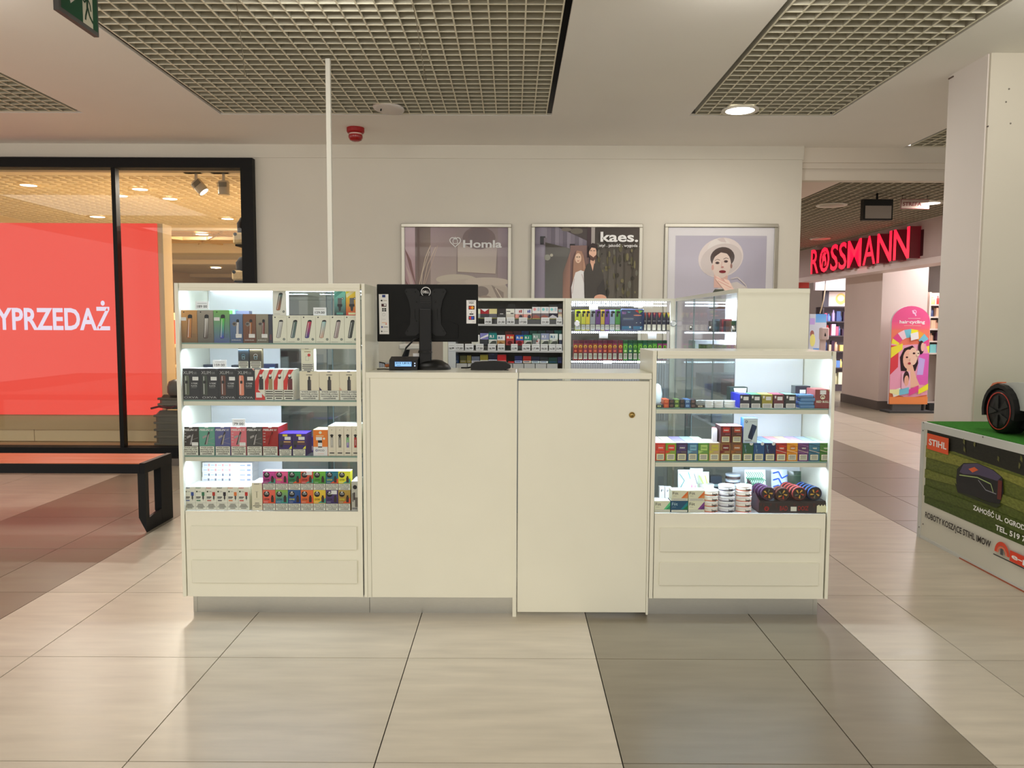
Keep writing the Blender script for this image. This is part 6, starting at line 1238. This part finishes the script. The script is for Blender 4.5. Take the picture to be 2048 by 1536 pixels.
a, b_ = at(332, 722), at(348, 728); tag(MB().tube([(a.x, 9.15, z8 + .02), (a.x + .03, 9.15, z8 + .07), (b_.x, 9.15, z8 + .05), (b_.x + .02, 9.15, z8 + .01), (a.x, 9.15, z8 + .005)], .006, 'metal', c(120, 90, 60), 7).build('bracelet'), 'thin metal bracelet stand on the lower lit shop shelf', 'jewellery')
a, b_ = at(328, 732), at(350, 772); tag(MB().box(a.x, b_.x, 9.02, 9.1, b_.z - .02, a.z - .02, 'card', c(196, 170, 120), bev=.004).build('gift_box'), 'beige box with a small red mark under the lower shop shelf', 'box')
# hanging backpacks at the right end of the window
for i, (py0, py1) in enumerate(((432, 490), (512, 562))):
    a, b_ = aY(474 if i == 0 else 472, py0, 8.45), aY(498, py1, 8.45)
    k = empty('backpack', (a.x + .1, 8.5, b_.z), f'black and cream backpack hanging at the right end of the shop window, {"upper" if i == 0 else "lower"} one', 'backpack')
    zm_ = a.z - (a.z - b_.z) * .62
    MB().lathe([(.11, 0), (.115, (a.z - zm_) * .6), (.08, (a.z - zm_) * .92), (.02, a.z - zm_)], (a.x + .10, 8.5, zm_), 'z', 'cloth', c(34, 30, 28), 22).build('flap', k)
    bx('pocket', k, a.x - .03, a.x + .22, 8.38, 8.6, b_.z, zm_ + .01, 'cloth', c(222, 200, 156), bev=.02); bx('base', k, a.x, a.x + .22, 8.37, 8.6, b_.z - .02, b_.z, 'cloth', c(26), bev=.004)
    MB().cyl((a.x - .0, 8.375, zm_ - .01), .018, .01, 'y', 'plastic', c(20), 12).build('buckle', k)
    MB().tube([(a.x + .12, 8.5, a.z - .02), (a.x + .14, 8.5, a.z + .05), (a.x + .18, 8.5, a.z + .05), (a.x + .19, 8.5, a.z - .02)], .01, 'cloth', c(40), 7).build('strap', k)
# shop lamps
def lamp(px, py, r, z, lab):
    p = aZ(px, py, z - .01)
    if p.y > 19.5: return
    k = empty('shop_downlight', p, lab, 'downlight', 'round lamps in the shop ceiling')
    MB().lathe([(r, 0), (r * 1.5, -.004), (r * 1.5, .01), (r, .01)], p, 'z', 'plain', c(236, 214, 176), 22, cap=False).build('rim', k)
    MB().lathe([(r * .02, -.012), (r, .0), (r, .01)], p, 'z', 'glow6', c(255, 238, 206), 22).build('diffuser', k)
for px, py, r, z, l in ((57, 371, .085, 2.965, 'leftmost bright lamp in the warm shop ceiling'), (195, 434, .10, 2.965, 'bright lamp in the warm shop ceiling left of the mullion, close above the red sign'), (280, 379, .085, 2.965, 'bright lamp in the warm shop ceiling just right of the mullion'), (340, 398, .085, 2.965, 'bright lamp in the warm shop ceiling in the middle between mullion and track spots'),
        (455, 438, .085, 2.965, 'bright lamp in the warm shop ceiling beside the upper backpack'), (240, 392, .085, 2.965, 'bright lamp of the warm shop ceiling behind the mullion'), (404, 469, .10, 2.88, 'lamp below the wooden lattice of the shop ceiling'),
        (432, 536, .12, 2.74, 'far shop lamp right under the wooden lattice, below the lower backpack height'), (355, 546, .12, 2.74, 'far shop lamp left of the far pair, close to the red sign'), (445, 562, .14, 2.74, 'far shop lamp just over the top edge of the display case'), (340, 572, .12, 2.74, 'lowest far shop lamp beside the red sign edge')):
    lamp(px, py, r, z, l)
for i, (px, py, tilt) in enumerate(((392, 372, 40), (447, 366, 0))):
    p = aY(px, 342, 8.25); k = empty('track_spotlight', (p.x, 8.25, p.z), f'white track spotlight at the top of the shop window, {"tilted and lit" if i == 0 else "pointing straight down, unlit"}', 'spotlight')
    bx('track_mount', k, p.x - .12, p.x + .06, 8.22, 8.28, p.z - .02, 2.93, 'plastic', c(196, 180, 156)); bx('arm', k, p.x - .012, p.x + .012, 8.24, 8.26, p.z - .17, p.z - .01, 'plastic', c(190, 176, 156))
    M = Matrix.Translation((p.x, 8.25, p.z - .12)) @ Matrix.Rotation(math.radians(-tilt), 4, 'Y')
    o = MB().lathe([(.045, .02), (.055, .01), (.055, -.11), (.06, -.12), (.05, -.12)], (0, 0, 0), 'z', 'plastic', c(206, 190, 164), 24); n0 = len(o.v)
    for q in range(7): o.box(-.05, .05, -.058, -.056, -.005 - q * .007, -.002 - q * .007, 'plastic', c(90, 80, 66))
    o.v = [tuple(M @ Vector(v)) for v in o.v]; o.build('lamp_head', k)
    o = MB().lathe([(.002, -.119), (.048, -.1205)], (0, 0, 0), 'z', 'glow6' if i == 0 else 'plain', c(255, 238, 206), 20); o.v = [tuple(M @ Vector(v)) for v in o.v]; o.build('lens', k)

# ================================================================== BENCH
BX = -2.452; BY0, BY1 = 5.22, 5.64; BZ = .468
bn = empty('bench', (-4.4, 5.43, 0), 'long bench with orange wooden seat planks and a black steel frame, before the shop window', 'bench')
w3 = (BY1 - BY0 - .02) / 3
for i in range(3): bx('seat_plank', bn, -7.0, BX - .035, BY0 + .008 + i * w3, BY0 + .004 + (i + 1) * w3, BZ - .035, BZ, 'wood', c(206, 104, 50), bev=.003)
fb = MB(); BL = c(18, 18, 20); fb.box(-7.0, BX - .035, BY0, BY0 + .006, BZ - .068, BZ - .004, 'black_metal', BL); fb.box(-7.0, BX - .035, BY1 - .006, BY1, BZ - .068, BZ - .004, 'black_metal', BL); fb.box(BX - .034, BX, BY0, BY1, BZ - .068, BZ + .002, 'black_metal', BL); fb.box(-7, BX - .036, BY0 + .007, BY1 - .007, BZ - .06, BZ - .04, 'black_metal', BL); fb.build('seat_frame', bn)
lg = MB()
lg.prism([(BX - .05, .10), (BX, .0), (BX, BZ - .069), (BX - .05, BZ - .069)], 'y', BY0 + .001, BY0 + .05, 'black_metal', c(30, 30, 30))  # front post greyer than the frame: light on its face, put into the colour
lg.prism([(BX - .05, .10), (BX - .02, .0), (BX - .001, .0), (BX - .001, BZ - .069), (BX - .05, BZ - .069)], 'y', BY0 + .24, BY1 - .001, 'black_metal', c(16, 17, 20))
lg.prism([(BY0 + .051, 0), (BY0 + .239, 0), (BY0 + .239, .11), (BY0 + .051, .09)], 'x', BX - .02, BX - .001, 'black_metal', c(20, 21, 24)); lg.build('leg', bn)
lg = MB(); lg.box(-6.9, -6.85, BY0, BY0 + .05, 0, BZ - .01, 'black_metal', BL); lg.box(-6.9, -6.85, BY1 - .2, BY1, 0, BZ - .01, 'black_metal', BL); lg.box(-6.9, -6.85, BY0, BY1, 0, .05, 'black_metal', BL); lg.build('leg', bn)

# ================================================================== ADVERTISING PLINTH WITH MOWER
PX = 2.716; PY0, PY1 = 2.6, 5.205; PZ = .772
ps = empty('promotion_stand', (3.6, 3.9, 0), 'white promotion stand with printed lawn mower advert and green turf on top, at the right edge', 'stand')
FRM = c(206, 208, 204)
fbm = MB(); fbm.box(PX, 4.4, PY0, PY1, .004, PZ - .02, 'paint', c(214, 212, 200)); fbm.build('body', ps)
fm = MB()
for q in ((PX - .006, PX + .03, PY1 - .03, PY1 + .004, 0, PZ), (PX - .0055, PX + .03, PY0, PY1 - .0305, PZ - .045, PZ - .0002), (PX - .004, PX + .02, PY0, PY1 - .031, 0.0002, .02)): fm.box(*q, 'plain', FRM)
fm.box(PX + .031, 4.4, PY1 - .012, PY1 + .003, PZ - .03, PZ - .0005, 'plain', FRM); fm.build('edge_frame', ps)
bx('red_edge', ps, PX - .005, PX - .001, PY0, PY1 - .5, .0, .008, 'plain', c(170, 90, 60))
bx('turf', ps, PX + .02, 4.38, PY0 + .02, PY1 - .012, PZ - .01, PZ + .004, 'turf', c(62, 128, 48))
def PP(px, py): p = aX(px, py, PX); return p.y, p.z
u0, z0 = PP(1849, 1005); _, z1 = PP(1853, 857); uE = 3.55
A = Art((PX, u0, z0), (0, uE - u0, 0), (0, 0, z1 - z0), (-1, 0, 0), mt='grass_print', lift=.0018, step=.0004)
A.vgrad(0, 0, 1, 1, c(66, 84, 30), c(110, 116, 46)); A.poly([(0, .72), (0, 1), (1, 1), (1, .70), (.6, .76), (.2, .80)], [c(30, 30, 22)] * 6)
rr = random.Random(5)
for i in range(10): u = rr.uniform(.1, .9); v = rr.uniform(.82, .95); A.poly([(u, v), (u + rr.uniform(.005, .015), v - .02), (u + .012, v + .03), (u + .002, v + rr.uniform(.03, .06))], c(104, 104, 56))
A.poly([(0, .62), (.5, .66), (1, .56), (1, .70), (.5, .74), (0, .78)], c(132, 134, 58)); A.poly([(0, .34), (.3, .40), (.8, .34), (1, .4), (1, .48), (.4, .48), (0, .46)], c(112, 120, 52)); A.poly([(0, .1), (.4, .16), (1, .06), (1, .22), (.5, .26), (0, .24)], c(80, 94, 38))
A.poly([(.66, .80), (1, .80), (1, .97), (.72, .97)], c(110, 84, 78))
# mower in the print
def MU(px, py): y, z = PP(px, py); return ((y - u0) / (uE - u0), (z - z0) / (z1 - z0))
def mp(pts, col): A.poly([MU(*p) for p in pts], col, 'print')
mp([(1918, 985), (1912, 965), (1925, 978), (1965, 1000), (2005, 1010), (1995, 1016)], c(34, 42, 20))
mp([(1915, 960), (1917, 938), (1930, 926), (1958, 926), (1990, 940), (2008, 955), (2010, 985), (2002, 1008), (1980, 1004), (1950, 992), (1918, 984)], c(26, 26, 30))
mp([(1922, 944), (1930, 928), (1958, 927), (1988, 940), (2006, 954), (1998, 962), (1960, 950), (1930, 948)], c(70, 62, 88)); mp([(1940, 938), (1952, 934), (1960, 940), (1948, 945)], c(200, 90, 50)); A.line([MU(1922, 950), MU(1958, 955), MU(1985, 968), MU(1990, 985)], .006, c(150, 170, 110), 'print'); A.line([MU(1960, 960), (MU(1975, 980)), MU(1996, 988)], .005, c(130, 130, 140), 'print')
mp([(2000, 960), (2008, 962), (2006, 1000), (1998, 998)], c(90, 34, 30))
mp([(1858, 866), (1901, 877), (1900, 910), (1857, 897)], c(206, 78, 40))
def ptxt(s, px, py, hpx, px2, col, bold=.04):
    u, v = MU(px, py); ua, _ = MU(px2, py + (px2 - px) * .42); u2, v2 = MU(px, py - hpx); A.text(s, u, v, v2 - v, col, w=ua - u, bold=bold, mt='print')
ptxt('STIHL', 1861, 889, 12, 1896, c(236, 230, 220), .07)
ptxt('ZAMOŚĆ UL. OGRODOWA', 1950, 1019, 9, 2085, c(232, 230, 214), .03); ptxt('TEL. 519 768', 1995, 1059, 10, 2070, c(232, 230, 214), .03)
ptxt('ROBOTY KOSZĄCE STIHL IMOW', 1854, 1034, 11, 1986, c(40, 34, 32), .03)
u, v = MU(2008, 1110); rr_ = .055
A.ring(u, v + .01, .028, .042, c(196, 66, 42), a0=0, a1=180, mt='print'); A.ring(u, v + .01, .020, .026, c(214, 110, 80), a0=0, a1=180, mt='print'); A.rect(u - .008, v, u + .008, v + .07, c(70, 70, 74), 'print')
A.rect(u + .045, v - .02, u + .30, v + .10, c(200, 60, 36), 'print'); A.text('e-pila.pl', u + .055, v + .02, .055, c(236, 226, 216), w=.22, bold=.04, mt='print'); A.rect(u - .045, v - .035, u + .30, v - .022, c(40), 'print')
A.mb.build('printed_advert', ps)
for k, (px, py) in enumerate(((1849, 845), (1848, 861), (1968, 874), (1840, 1054), (1848, 1048))):
    y, z = PP(px, py); MB().cyl((PX - .008, y, z), .005, .002, 'x', 'metal', c(120), 8).build('screw', ps)
# robot mower on top
mw = empty('robot_mower', (3.3, 4.35, PZ), 'robot lawn mower with grey shell and black wheel with a red ring, standing on the green turf', 'lawn mower')
wy = 4.55; q = aY(1999, 822, wy); wx = 2.86; yc = aX(1999, 822, wx).y; zc = aX(1999, 822, wx).z
rw = zc - PZ - .004
MB().lathe([(rw * .4, .0), (rw * .93, -.005), (rw, .012), (rw, .10), (rw * .9, .11)], (wx, yc, PZ + .004 + rw), 'x', 'plastic', c(22, 22, 22), 40).build('wheel', mw)
MB().lathe([(rw * .80, -.006), (rw * .84, -.009), (rw * .84, -.004)], (wx, yc, PZ + .004 + rw), 'x', 'gloss', c(176, 50, 36), 40, cap=False).build('wheel_ring', mw)
hb_ = MB()
for k in range(5):
    t = k * 2 * math.pi / 5; hb_.prism([(yc + math.cos(t - .12) * rw * .15, PZ + rw + math.sin(t - .12) * rw * .15), (yc + math.cos(t - .25) * rw * .72, PZ + rw + math.sin(t - .25) * rw * .72), (yc + math.cos(t + .25) * rw * .72, PZ + rw + math.sin(t + .25) * rw * .72), (yc + math.cos(t + .12) * rw * .15, PZ + rw + math.sin(t + .12) * rw * .15)], 'x', wx - .008, wx - .002, 'plastic', c(38, 40, 38))
hb_.build('wheel_spokes', mw)
ar = []; zc0 = PZ + .004 + rw; Ro, Ri = rw * 1.20, rw * 1.03
for i in range(15): t = math.radians(195 - i * 15); ar.append((yc - math.cos(t) * -Ro * 1.0, zc0 + math.sin(t) * Ro))
for i in range(14, -1, -1): t = math.radians(195 - i * 15); ar.append((yc - math.cos(t) * -Ri, zc0 + math.sin(t) * Ri))
MB().prism(ar, 'x', wx - .012, wx + .13, 'plastic', c(20, 20, 20)).build('wheel_arch', mw)
sh_ = [(yc + Ro * .92, zc0 + .02), (yc + Ro * .86, zc0 + Ro * .62), (yc + Ro * .45, zc0 + Ro * .98), (yc - .1, zc0 + Ro * 1.12), (yc - .35, zc0 + Ro * 1.14), (yc - .62, zc0 + Ro * .9), (yc - .70, zc0 + .02)]
MB().prism(sh_, 'x', wx + .02, wx + .48, 'gloss', c(176, 180, 176)).build('shell', mw)
MB().prism([(yc + Ro * .84, zc0 + Ro * .56), (yc + Ro * .46, zc0 + Ro * .93), (yc + .03, zc0 + Ro * 1.02), (yc + .03, zc0 + Ro * 1.07), (yc + Ro * .50, zc0 + Ro * 1.0), (yc + Ro * .90, zc0 + Ro * .60)], 'x', wx + .0, wx + .05, 'gloss', c(200, 110, 74)).build('orange_trim', mw)
bx('chassis', mw, wx + .06, wx + .44, yc - .6, yc + Ro * .7, PZ + .05, zc0 + .02, 'plastic', c(26))
MB().cyl((wx + .25, yc - .5, PZ + .004 + .05), .05, .05, 'x', 'plastic', c(30), 18).build('front_caster', mw)

# ================================================================== STORE SIGN AND STORE
rs = empty('store_sign', (FX, 13.7, 2.3), 'large glowing red letters of the drugstore sign on the grey fascia', 'sign')
y0_, y1_ = aX(1622, 520, FX - .16).y, aX(1823, 480, FX - .16).y; zb_, zt_2 = 2.385, 2.845
Lt = 'ROSSMANN'; N = len(Lt); tot = y0_ - y1_
adv = [.86, 1.06, .74, .74, 1.22, 1.02, 1.10, 1.10]; s_ = sum(adv); cur = y0_
RL = c(232, 14, 44)
zb_ = aX(1818, 515, FX - .16).z; zt_2 = aX(1818, 453, FX - .16).z
for i, ch in enumerate(Lt):
    wl = tot * adv[i] / s_
    A = Art((FX - .16, cur, zb_), (0, -wl * .90, 0), (0, 0, zt_2 - zb_), (-1, 0, 0), mt='glow', lift=0)
    vs, fs, tw = textmesh('O' if i == 1 else ch, .01)
    # face + extruded return
    kx = wl * .90 / tw; kz = (zt_2 - zb_) / CAP
    if i == 1: kz *= .98
    T = lambda x, y, d: (FX - .16 + d, cur - x * kx, zb_ + y * kz)
    mb = MB(); mb.add([T(x, y, 0) for x, y in vs], fs, 'glow2', RL)
    ec = {}
    for f_ in fs:
        for a_, b2_ in zip(f_, f_[1:] + f_[:1]): ec[frozenset((a_, b2_))] = ec.get(frozenset((a_, b2_)), 0) + 1
    for e_, n_ in ec.items():
        if n_ == 1:
            a_, b2_ = tuple(e_); mb.add([T(*vs[a_], 0), T(*vs[b2_], 0), T(*vs[b2_], .155), T(*vs[a_], .155)], [(0, 1, 2, 3)], 'glow', c(70, 3, 10))
    mb.build('letter', rs)
    if i == 1:
        A = Art((FX - .165, cur, zb_), (0, -wl * .90, 0), (0, 0, zt_2 - zb_), (-1, 0, 0), mt='glow2', lift=0.002)
        A.poly([(.30, .62), (.5, .82), (.74, .74), (.62, .66), (.70, .52), (.76, .30), (.60, .20), (.62, .42), (.44, .44), (.40, .18), (.28, .26), (.34, .48)], RL); A.rect(.26, .74, .55, .78, c(90, 4, 14)); A.line([(.42, .4), (.36, .2)], .02, c(90, 4, 14)); A.line([(.56, .4), (.52, .22)], .02, c(90, 4, 14)); A.mb.build('emblem', rs)
    cur -= wl
bk = MB(); bk.box(FX - .005, FX, y1_ - .02, y0_ + .02, zb_ + .02, zt_2 - .05, 'plain', c(70, 20, 26)); bk.build('mounting_plate', rs)

# totem
tt = empty('advertising_totem', (6.33, 12.75, 0), 'arched pink and orange advertising totem with a collage of faces, standing before the store column', 'advertising totem')
a, b_ = aY(1777, 808, 12.75), aY(1853, 808, 12.75); X0, X1 = a.x, b_.x; zb2 = a.z; zt3 = aY(1815, 612, 12.75).z; ww = X1 - X0
zs_ = zt3 - ww * .42; out = [(X0, zb2), (X1, zb2), (X1 + .0, zs_)]
for i in range(1, 16): t = math.pi * i / 16; out.append(((X0 + X1) / 2 + math.cos(t) * ww / 2, zs_ + math.sin(t) * ww * .42))
out.append((X0, zs_)); MB().prism(out, 'y', 12.75, 12.79, 'plain', c(226, 216, 220)).build('panel', tt)
A = front(X0, X1, zb2, zt3, 12.75, mt='print', lift=.001, step=.0006)
hz = (zs_ - zb2) / (zt3 - zb2); o2 = [(0, 0), (1, 0), (1, hz)] + [(.5 + .5 * math.cos(math.pi * i / 16), hz + (1 - hz) * math.sin(math.pi * i / 16)) for i in range(1, 16)] + [(0, hz)]
cg = [c(226, 128, 76) if v < .2 else (c(226, 120, 90) if v < .75 else c(206, 80, 130)) for u, v in o2]; A.poly(o2, cg)
A.rect(0, .55, 1, .78, c(224, 116, 92)); A.vgrad(0, .76, 1, hz, c(220, 100, 110), c(212, 84, 128))
A.ring(.58, .94, .035, .055, c(236, 170, 200)); A.line([(.52, .955), (.6, .92), (.62, .90)], .02, c(236, 180, 206)); A.line([(.42, .875), (.74, .875)], .008, c(240, 170, 180)); A.text('hair·cycling', .53, .825, .030, c(250, 226, 220), 'C', w=.66, bold=.04); A.line([(.32, .80), (.76, .80)], .008, c(240, 170, 150))
wh = [c(220, 212, 60), c(206, 70, 130), c(230, 190, 200), c(110, 180, 200), c(226, 214, 50), c(226, 150, 60), c(110, 180, 200), c(206, 70, 130)]
for i in range(9):
    t0, t1_ = math.radians(165 - i * 19), math.radians(165 - (i + 1) * 19); R0, R1 = .34, .56; k_ = ww / (zt3 - zb2)
    P = lambda r_, t: (min(1, max(0, .5 + r_ * math.cos(t))), .55 + r_ * k_ * 1.0 * math.sin(t))
    A.poly([P(R0, t0), P(R1, t0), P(R1, t1_), P(R0, t1_)], wh[i % 8])
A.poly([(0, .12), (0, .62), (.2, .60), (.9, .62), (1, .5), (1, .1), (.5, .06)], c(214, 150, 176)); A.poly([(0, .3), (.2, .38), (.2, .6), (0, .6)], c(200, 60, 70)); A.poly([(0, .47), (.3, .56), (.3, .62), (0, .58)], c(216, 208, 60)); A.poly([(.68, .2), (1, .2), (1, .52), (.74, .52)], c(200, 90, 170)); A.poly([(.70, .30), (.86, .30), (.9, .46), (.74, .48)], c(180, 160, 220))
A.poly([(.28, .34), (.24, .48), (.34, .57), (.55, .60), (.68, .55), (.72, .42), (.66, .34)], c(40, 22, 26)); A.ell(.46, .46, .14, .10, c(220, 170, 150), 18); A.ell(.58, .49, .12, .09, c(228, 184, 164), 18); A.poly([(.44, .40), (.58, .40), (.66, .30), (.80, .18), (.40, .16), (.42, .30)], c(222, 172, 148)); A.ell(.42, .48, .03, .009, c(60, 30, 34)); A.ell(.60, .52, .034, .010, c(60, 30, 34)); A.ell(.49, .418, .04, .012, c(150, 50, 60)); A.line([(.50, .47), (.50, .44)], .006, c(180, 120, 104)); A.ell(.78, .58, .08, .07, c(44, 26, 30)); A.ell(.82, .585, .05, .045, c(224, 170, 156)); A.ell(.70, .52, .045, .03, c(236, 200, 180)); A.disc(.71, .52, .018, c(70, 40, 40))
A.poly([(.30, .16), (.30, .32), (.52, .34), (.54, .15)], c(216, 170, 190)); A.ell(.42, .27, .08, .07, c(50, 28, 30)); A.ell(.43, .24, .06, .055, c(214, 160, 140))
A.poly([(.10, .07), (.30, .10), (.28, .17), (.06, .14)], c(232, 226, 206)); 
for i, cc in enumerate((c(230, 220, 160), c(110, 180, 205), c(206, 70, 140), c(232, 222, 50))): A.poly([(.0 + i * .25, .115 - .03 * math.sin(i * .9)), (.25 + i * .25, .09 + .02 * i), (.25 + i * .25, .155 + .02 * i), (.0 + i * .25, .15)], cc)
A.rect(0, 0, 1, .075, c(226, 130, 74)); A.poly([(.48, .72), (.68, .74), (.7, .67), (.5, .65)], c(230, 220, 226)); A.mb.build('printed_front', tt)
MB().box(X0 + .06, X1 - .1, 12.74, 12.80, .03, zb2, 'plain', c(96, 92, 90)).build('post', tt); MB().box(X0 - .05, X1 + .05, 12.60, 12.95, 0, .03, 'black_metal', c(70)).build('base_plate', tt); MB().cyl((X1 - .05, 12.77, .03), .02, zb2 - .03, 'z', 'black_metal', c(50), 10).build('leg', tt)

# store shelves
rr = random.Random(11)
PAL = [c(220, 90, 120), c(240, 236, 230), c(90, 130, 200), c(230, 200, 120), c(60, 40, 60), c(200, 60, 60), c(200, 180, 230), c(120, 190, 190), c(240, 180, 150), c(70, 90, 140), c(235, 225, 190)]
PN = ['pink', 'white', 'blue', 'sand', 'dark plum', 'red', 'lilac', 'turquoise', 'peach', 'slate blue', 'cream']
def gondola(lab, x0, x1, Y, z1, rowsz, hdr=None, dark=c(70, 60, 66), dens=14, n0='cosmetics_shelf', bc_=c(150, 140, 150)):
    k = empty(n0, ((x0 + x1) / 2, Y + .2, 0), lab, 'shelving')
    bx('back_panel', k, x0, x1, Y + .36, Y + .40, 0, z1, 'plain', bc_); bx('base', k, x0, x1, Y, Y + .4, 0, .12, 'plain', dark)
    bx('side_panel', k, x0, x0 + .03, Y, Y + .36, .12, z1, 'plain', dark); bx('side_panel', k, x1 - .03, x1, Y, Y + .36, .12, z1, 'plain', dark)
    for z in rowsz: bx('shelf', k, x0 + .03, x1 - .03, Y, Y + .36, z - .025, z, 'plain', dark)
    if hdr:
        bx('header', k, x0, x1, Y - .02, Y + .06, z1, z1 + .34, 'plain', c(76, 72, 86)); A = front(x0, x1, z1, z1 + .34, Y - .02); hdr(A); A.mb.build('header_print', k)
    for r_, (z, zn) in enumerate(zip(rowsz, rowsz[1:] + [z1])):
        x = x0 + .05; i = 0
        while x < x1 - .1:
            w_ = rr.uniform(.05, .12); h = min(zn - z - .06, rr.uniform(.12, .26)); ci = rr.randrange(len(PAL)); cc = PAL[ci]
            mb = MB()
            isb = rr.random() < .4
            if isb: mb.lathe([(w_ * .42, 0), (w_ * .42, h * .7), (w_ * .2, h * .78), (w_ * .2, h)], (x + w_ / 2, Y + .06 + w_ / 2, z), 'z', 'gloss', cc, 8)
            else: mb.box(x, x + w_ * .92, Y + .02, Y + .1, z, z + h, 'card', cc)
            kd = 'bottle' if isb else 'box'; o = mb.build('cosmetic_' + kd); tag(o, f'{PN[ci]} cosmetic {kd}, {ORD[min(i, 15)]} from the left on {["lowest", "second lowest", "middle", "second highest", "top"][r_]} {lab.split(" ")[0]} store shelf', kd, 'cosmetics on the ' + lab.split(' ')[0] + ' store shelves'); x += w_; i += 1
def hd1(A): A.rect(.08, .05, .42, .95, c(220, 200, 196)); A.ell(.26, .5, .08, .35, c(226, 190, 110)); A.ell(.26, .55, .05, .2, c(240, 214, 190)); A.rect(.46, .55, .72, .72, c(210, 210, 220)); A.rect(.46, .28, .66, .42, c(210, 210, 220)); A.ell(.88, .1, .16, .3, c(130, 90, 160))
gondola('dark cosmetics shelving with a picture header deep in the store, left of the column', 6.55, 7.95, 16.8, 1.78, [.14, .5, .85, 1.18, 1.48], hd1)
wf = MB(); wf.box(6.3, 8.6, 16.6, 16.7, 2.12, 2.6, 'plain', c(228, 222, 228)); struct(wf.build('trim_6'))
gondola('white make-up shelving with lipsticks right behind the totem, beside the column', 6.86, 7.50, 13.1, 1.95, [.95, 1.15, 1.35, 1.55, 1.75], None, c(228, 216, 206), bc_=c(232, 222, 214))
k = empty('drawer_cabinet', (7.3, 13.1, 0), 'white column of small drawers right of the make-up shelf, next to the pillar edge', 'cabinet')
bx('body', k, 7.10, 7.50, 12.96, 13.08, .12, .95, 'plain', c(226, 216, 204)); bx('base', k, 6.86, 7.6, 12.96, 13.08, 0, .12, 'black_metal', c(50))
for i in range(9): d_ = bx('drawer', k, 7.115, 7.485, 12.95, 12.96, .14 + i * .09, .22 + i * .09, 'plain', c(232, 222, 208)); MB().cyl((7.22, 12.945, .18 + i * .09), .009, .006, 'y', 'black_metal', c(50), 8).build('knob', d_)
rp = MB(); rp.box(7.12, 7.5, 12.98, 13.05, .97, 2.05, 'gloss', c(150, 24, 36)); o = rp.build('red_display'); tag(o, 'dark red lit make-up display panel just left of the white pillar', 'display')
A = front(7.12, 7.5, .97, 2.05, 12.98)
for i in range(8): A.rect(.1, .06 + i * .11, .9, .09 + i * .11, c(70, 20, 30)); A.disc(.3 + .1 * (i % 4), .12 + i * .11, .05, c(220, 120, 90))
A.ell(.5, .93, .3, .05, c(200, 120, 100)); A.mb.build('printed_front', o)
# totems and dispenser near the store entrance, left of the column
a, b_ = aY(1620, 628, 15.3), aY(1651, 706, 15.3)
k = empty('advertising_totem', ((a.x + b_.x) / 2, 15.3, 0), 'blue and white advertising panel behind the sanitizer dispenser at the store entrance', 'advertising totem'); bx('panel', k, a.x, b_.x, 15.3, 15.34, 0, a.z, 'plain', c(214, 226, 240))
A = front(a.x, b_.x, .6, a.z, 15.3); A.vgrad(.35, .84, 1, 1, c(110, 170, 226), c(90, 150, 214)); A.rect(0, .80, .3, .92, c(180, 160, 220)); A.ell(.16, .62, .12, .07, c(150, 100, 90)); A.ell(.2, .5, .16, .12, c(236, 226, 130)); A.rect(.25, .1, .6, .35, c(100, 150, 210)); A.rect(.25, .2, .6, .24, c(230, 200, 150)); A.mb.build('printed_front', k)
a, b_ = aY(1641, 655, 14.9), aY(1656, 680, 14.9)
k = empty('sanitizer_dispenser', ((a.x + b_.x) / 2, 14.9, 0), 'white hand sanitizer dispenser with a black drop on a stand at the store entrance', 'dispenser')
bx('housing', k, a.x, b_.x, 14.85, 14.98, b_.z, a.z, 'plastic', c(228, 212, 208), bev=.02); bx('stand', k, a.x + .02, b_.x - .02, 14.95, 14.98, 0, b_.z, 'plastic', c(222, 208, 204)); bx('base', k, a.x - .1, b_.x + .1, 14.8, 15.1, 0, .02, 'plastic', c(210))
A = front(a.x, b_.x, b_.z, a.z, 14.85); A.poly([(.5, .62), (.38, .36), (.5, .26), (.62, .36)], K1); A.mb.build('drop_mark', k)
a, b_ = aY(1596, 565, 15.6), aY(1618, 576, 15.6)
o = MB().box(a.x, b_.x, 15.6, 15.65, b_.z, a.z, 'plain', c(186, 52, 40)).build('red_flag_sign'); tag(o, 'small red projecting sign under the white edge of the store fascia, beside the wall corner', 'sign')
o = MB().tube([aY(1652, 545, 15.2), aY(1650, 580, 15.2), aY(1647, 600, 15.2), aY(1640, 627, 15.2)], .012, 'plastic', c(236, 220, 190), 6).build('wire'); tag(o, 'pale slanted cord hanging above the blue advertising panel', 'cord')
gates = MB(); gates.box(6.2, 6.28, 16.2, 16.4, 0, 1.55, 'plastic', c(120, 110, 112)); tag(gates.build('security_gate'), 'grey security gate panel at the store entrance edge by the kiosk cabinet', 'gate')
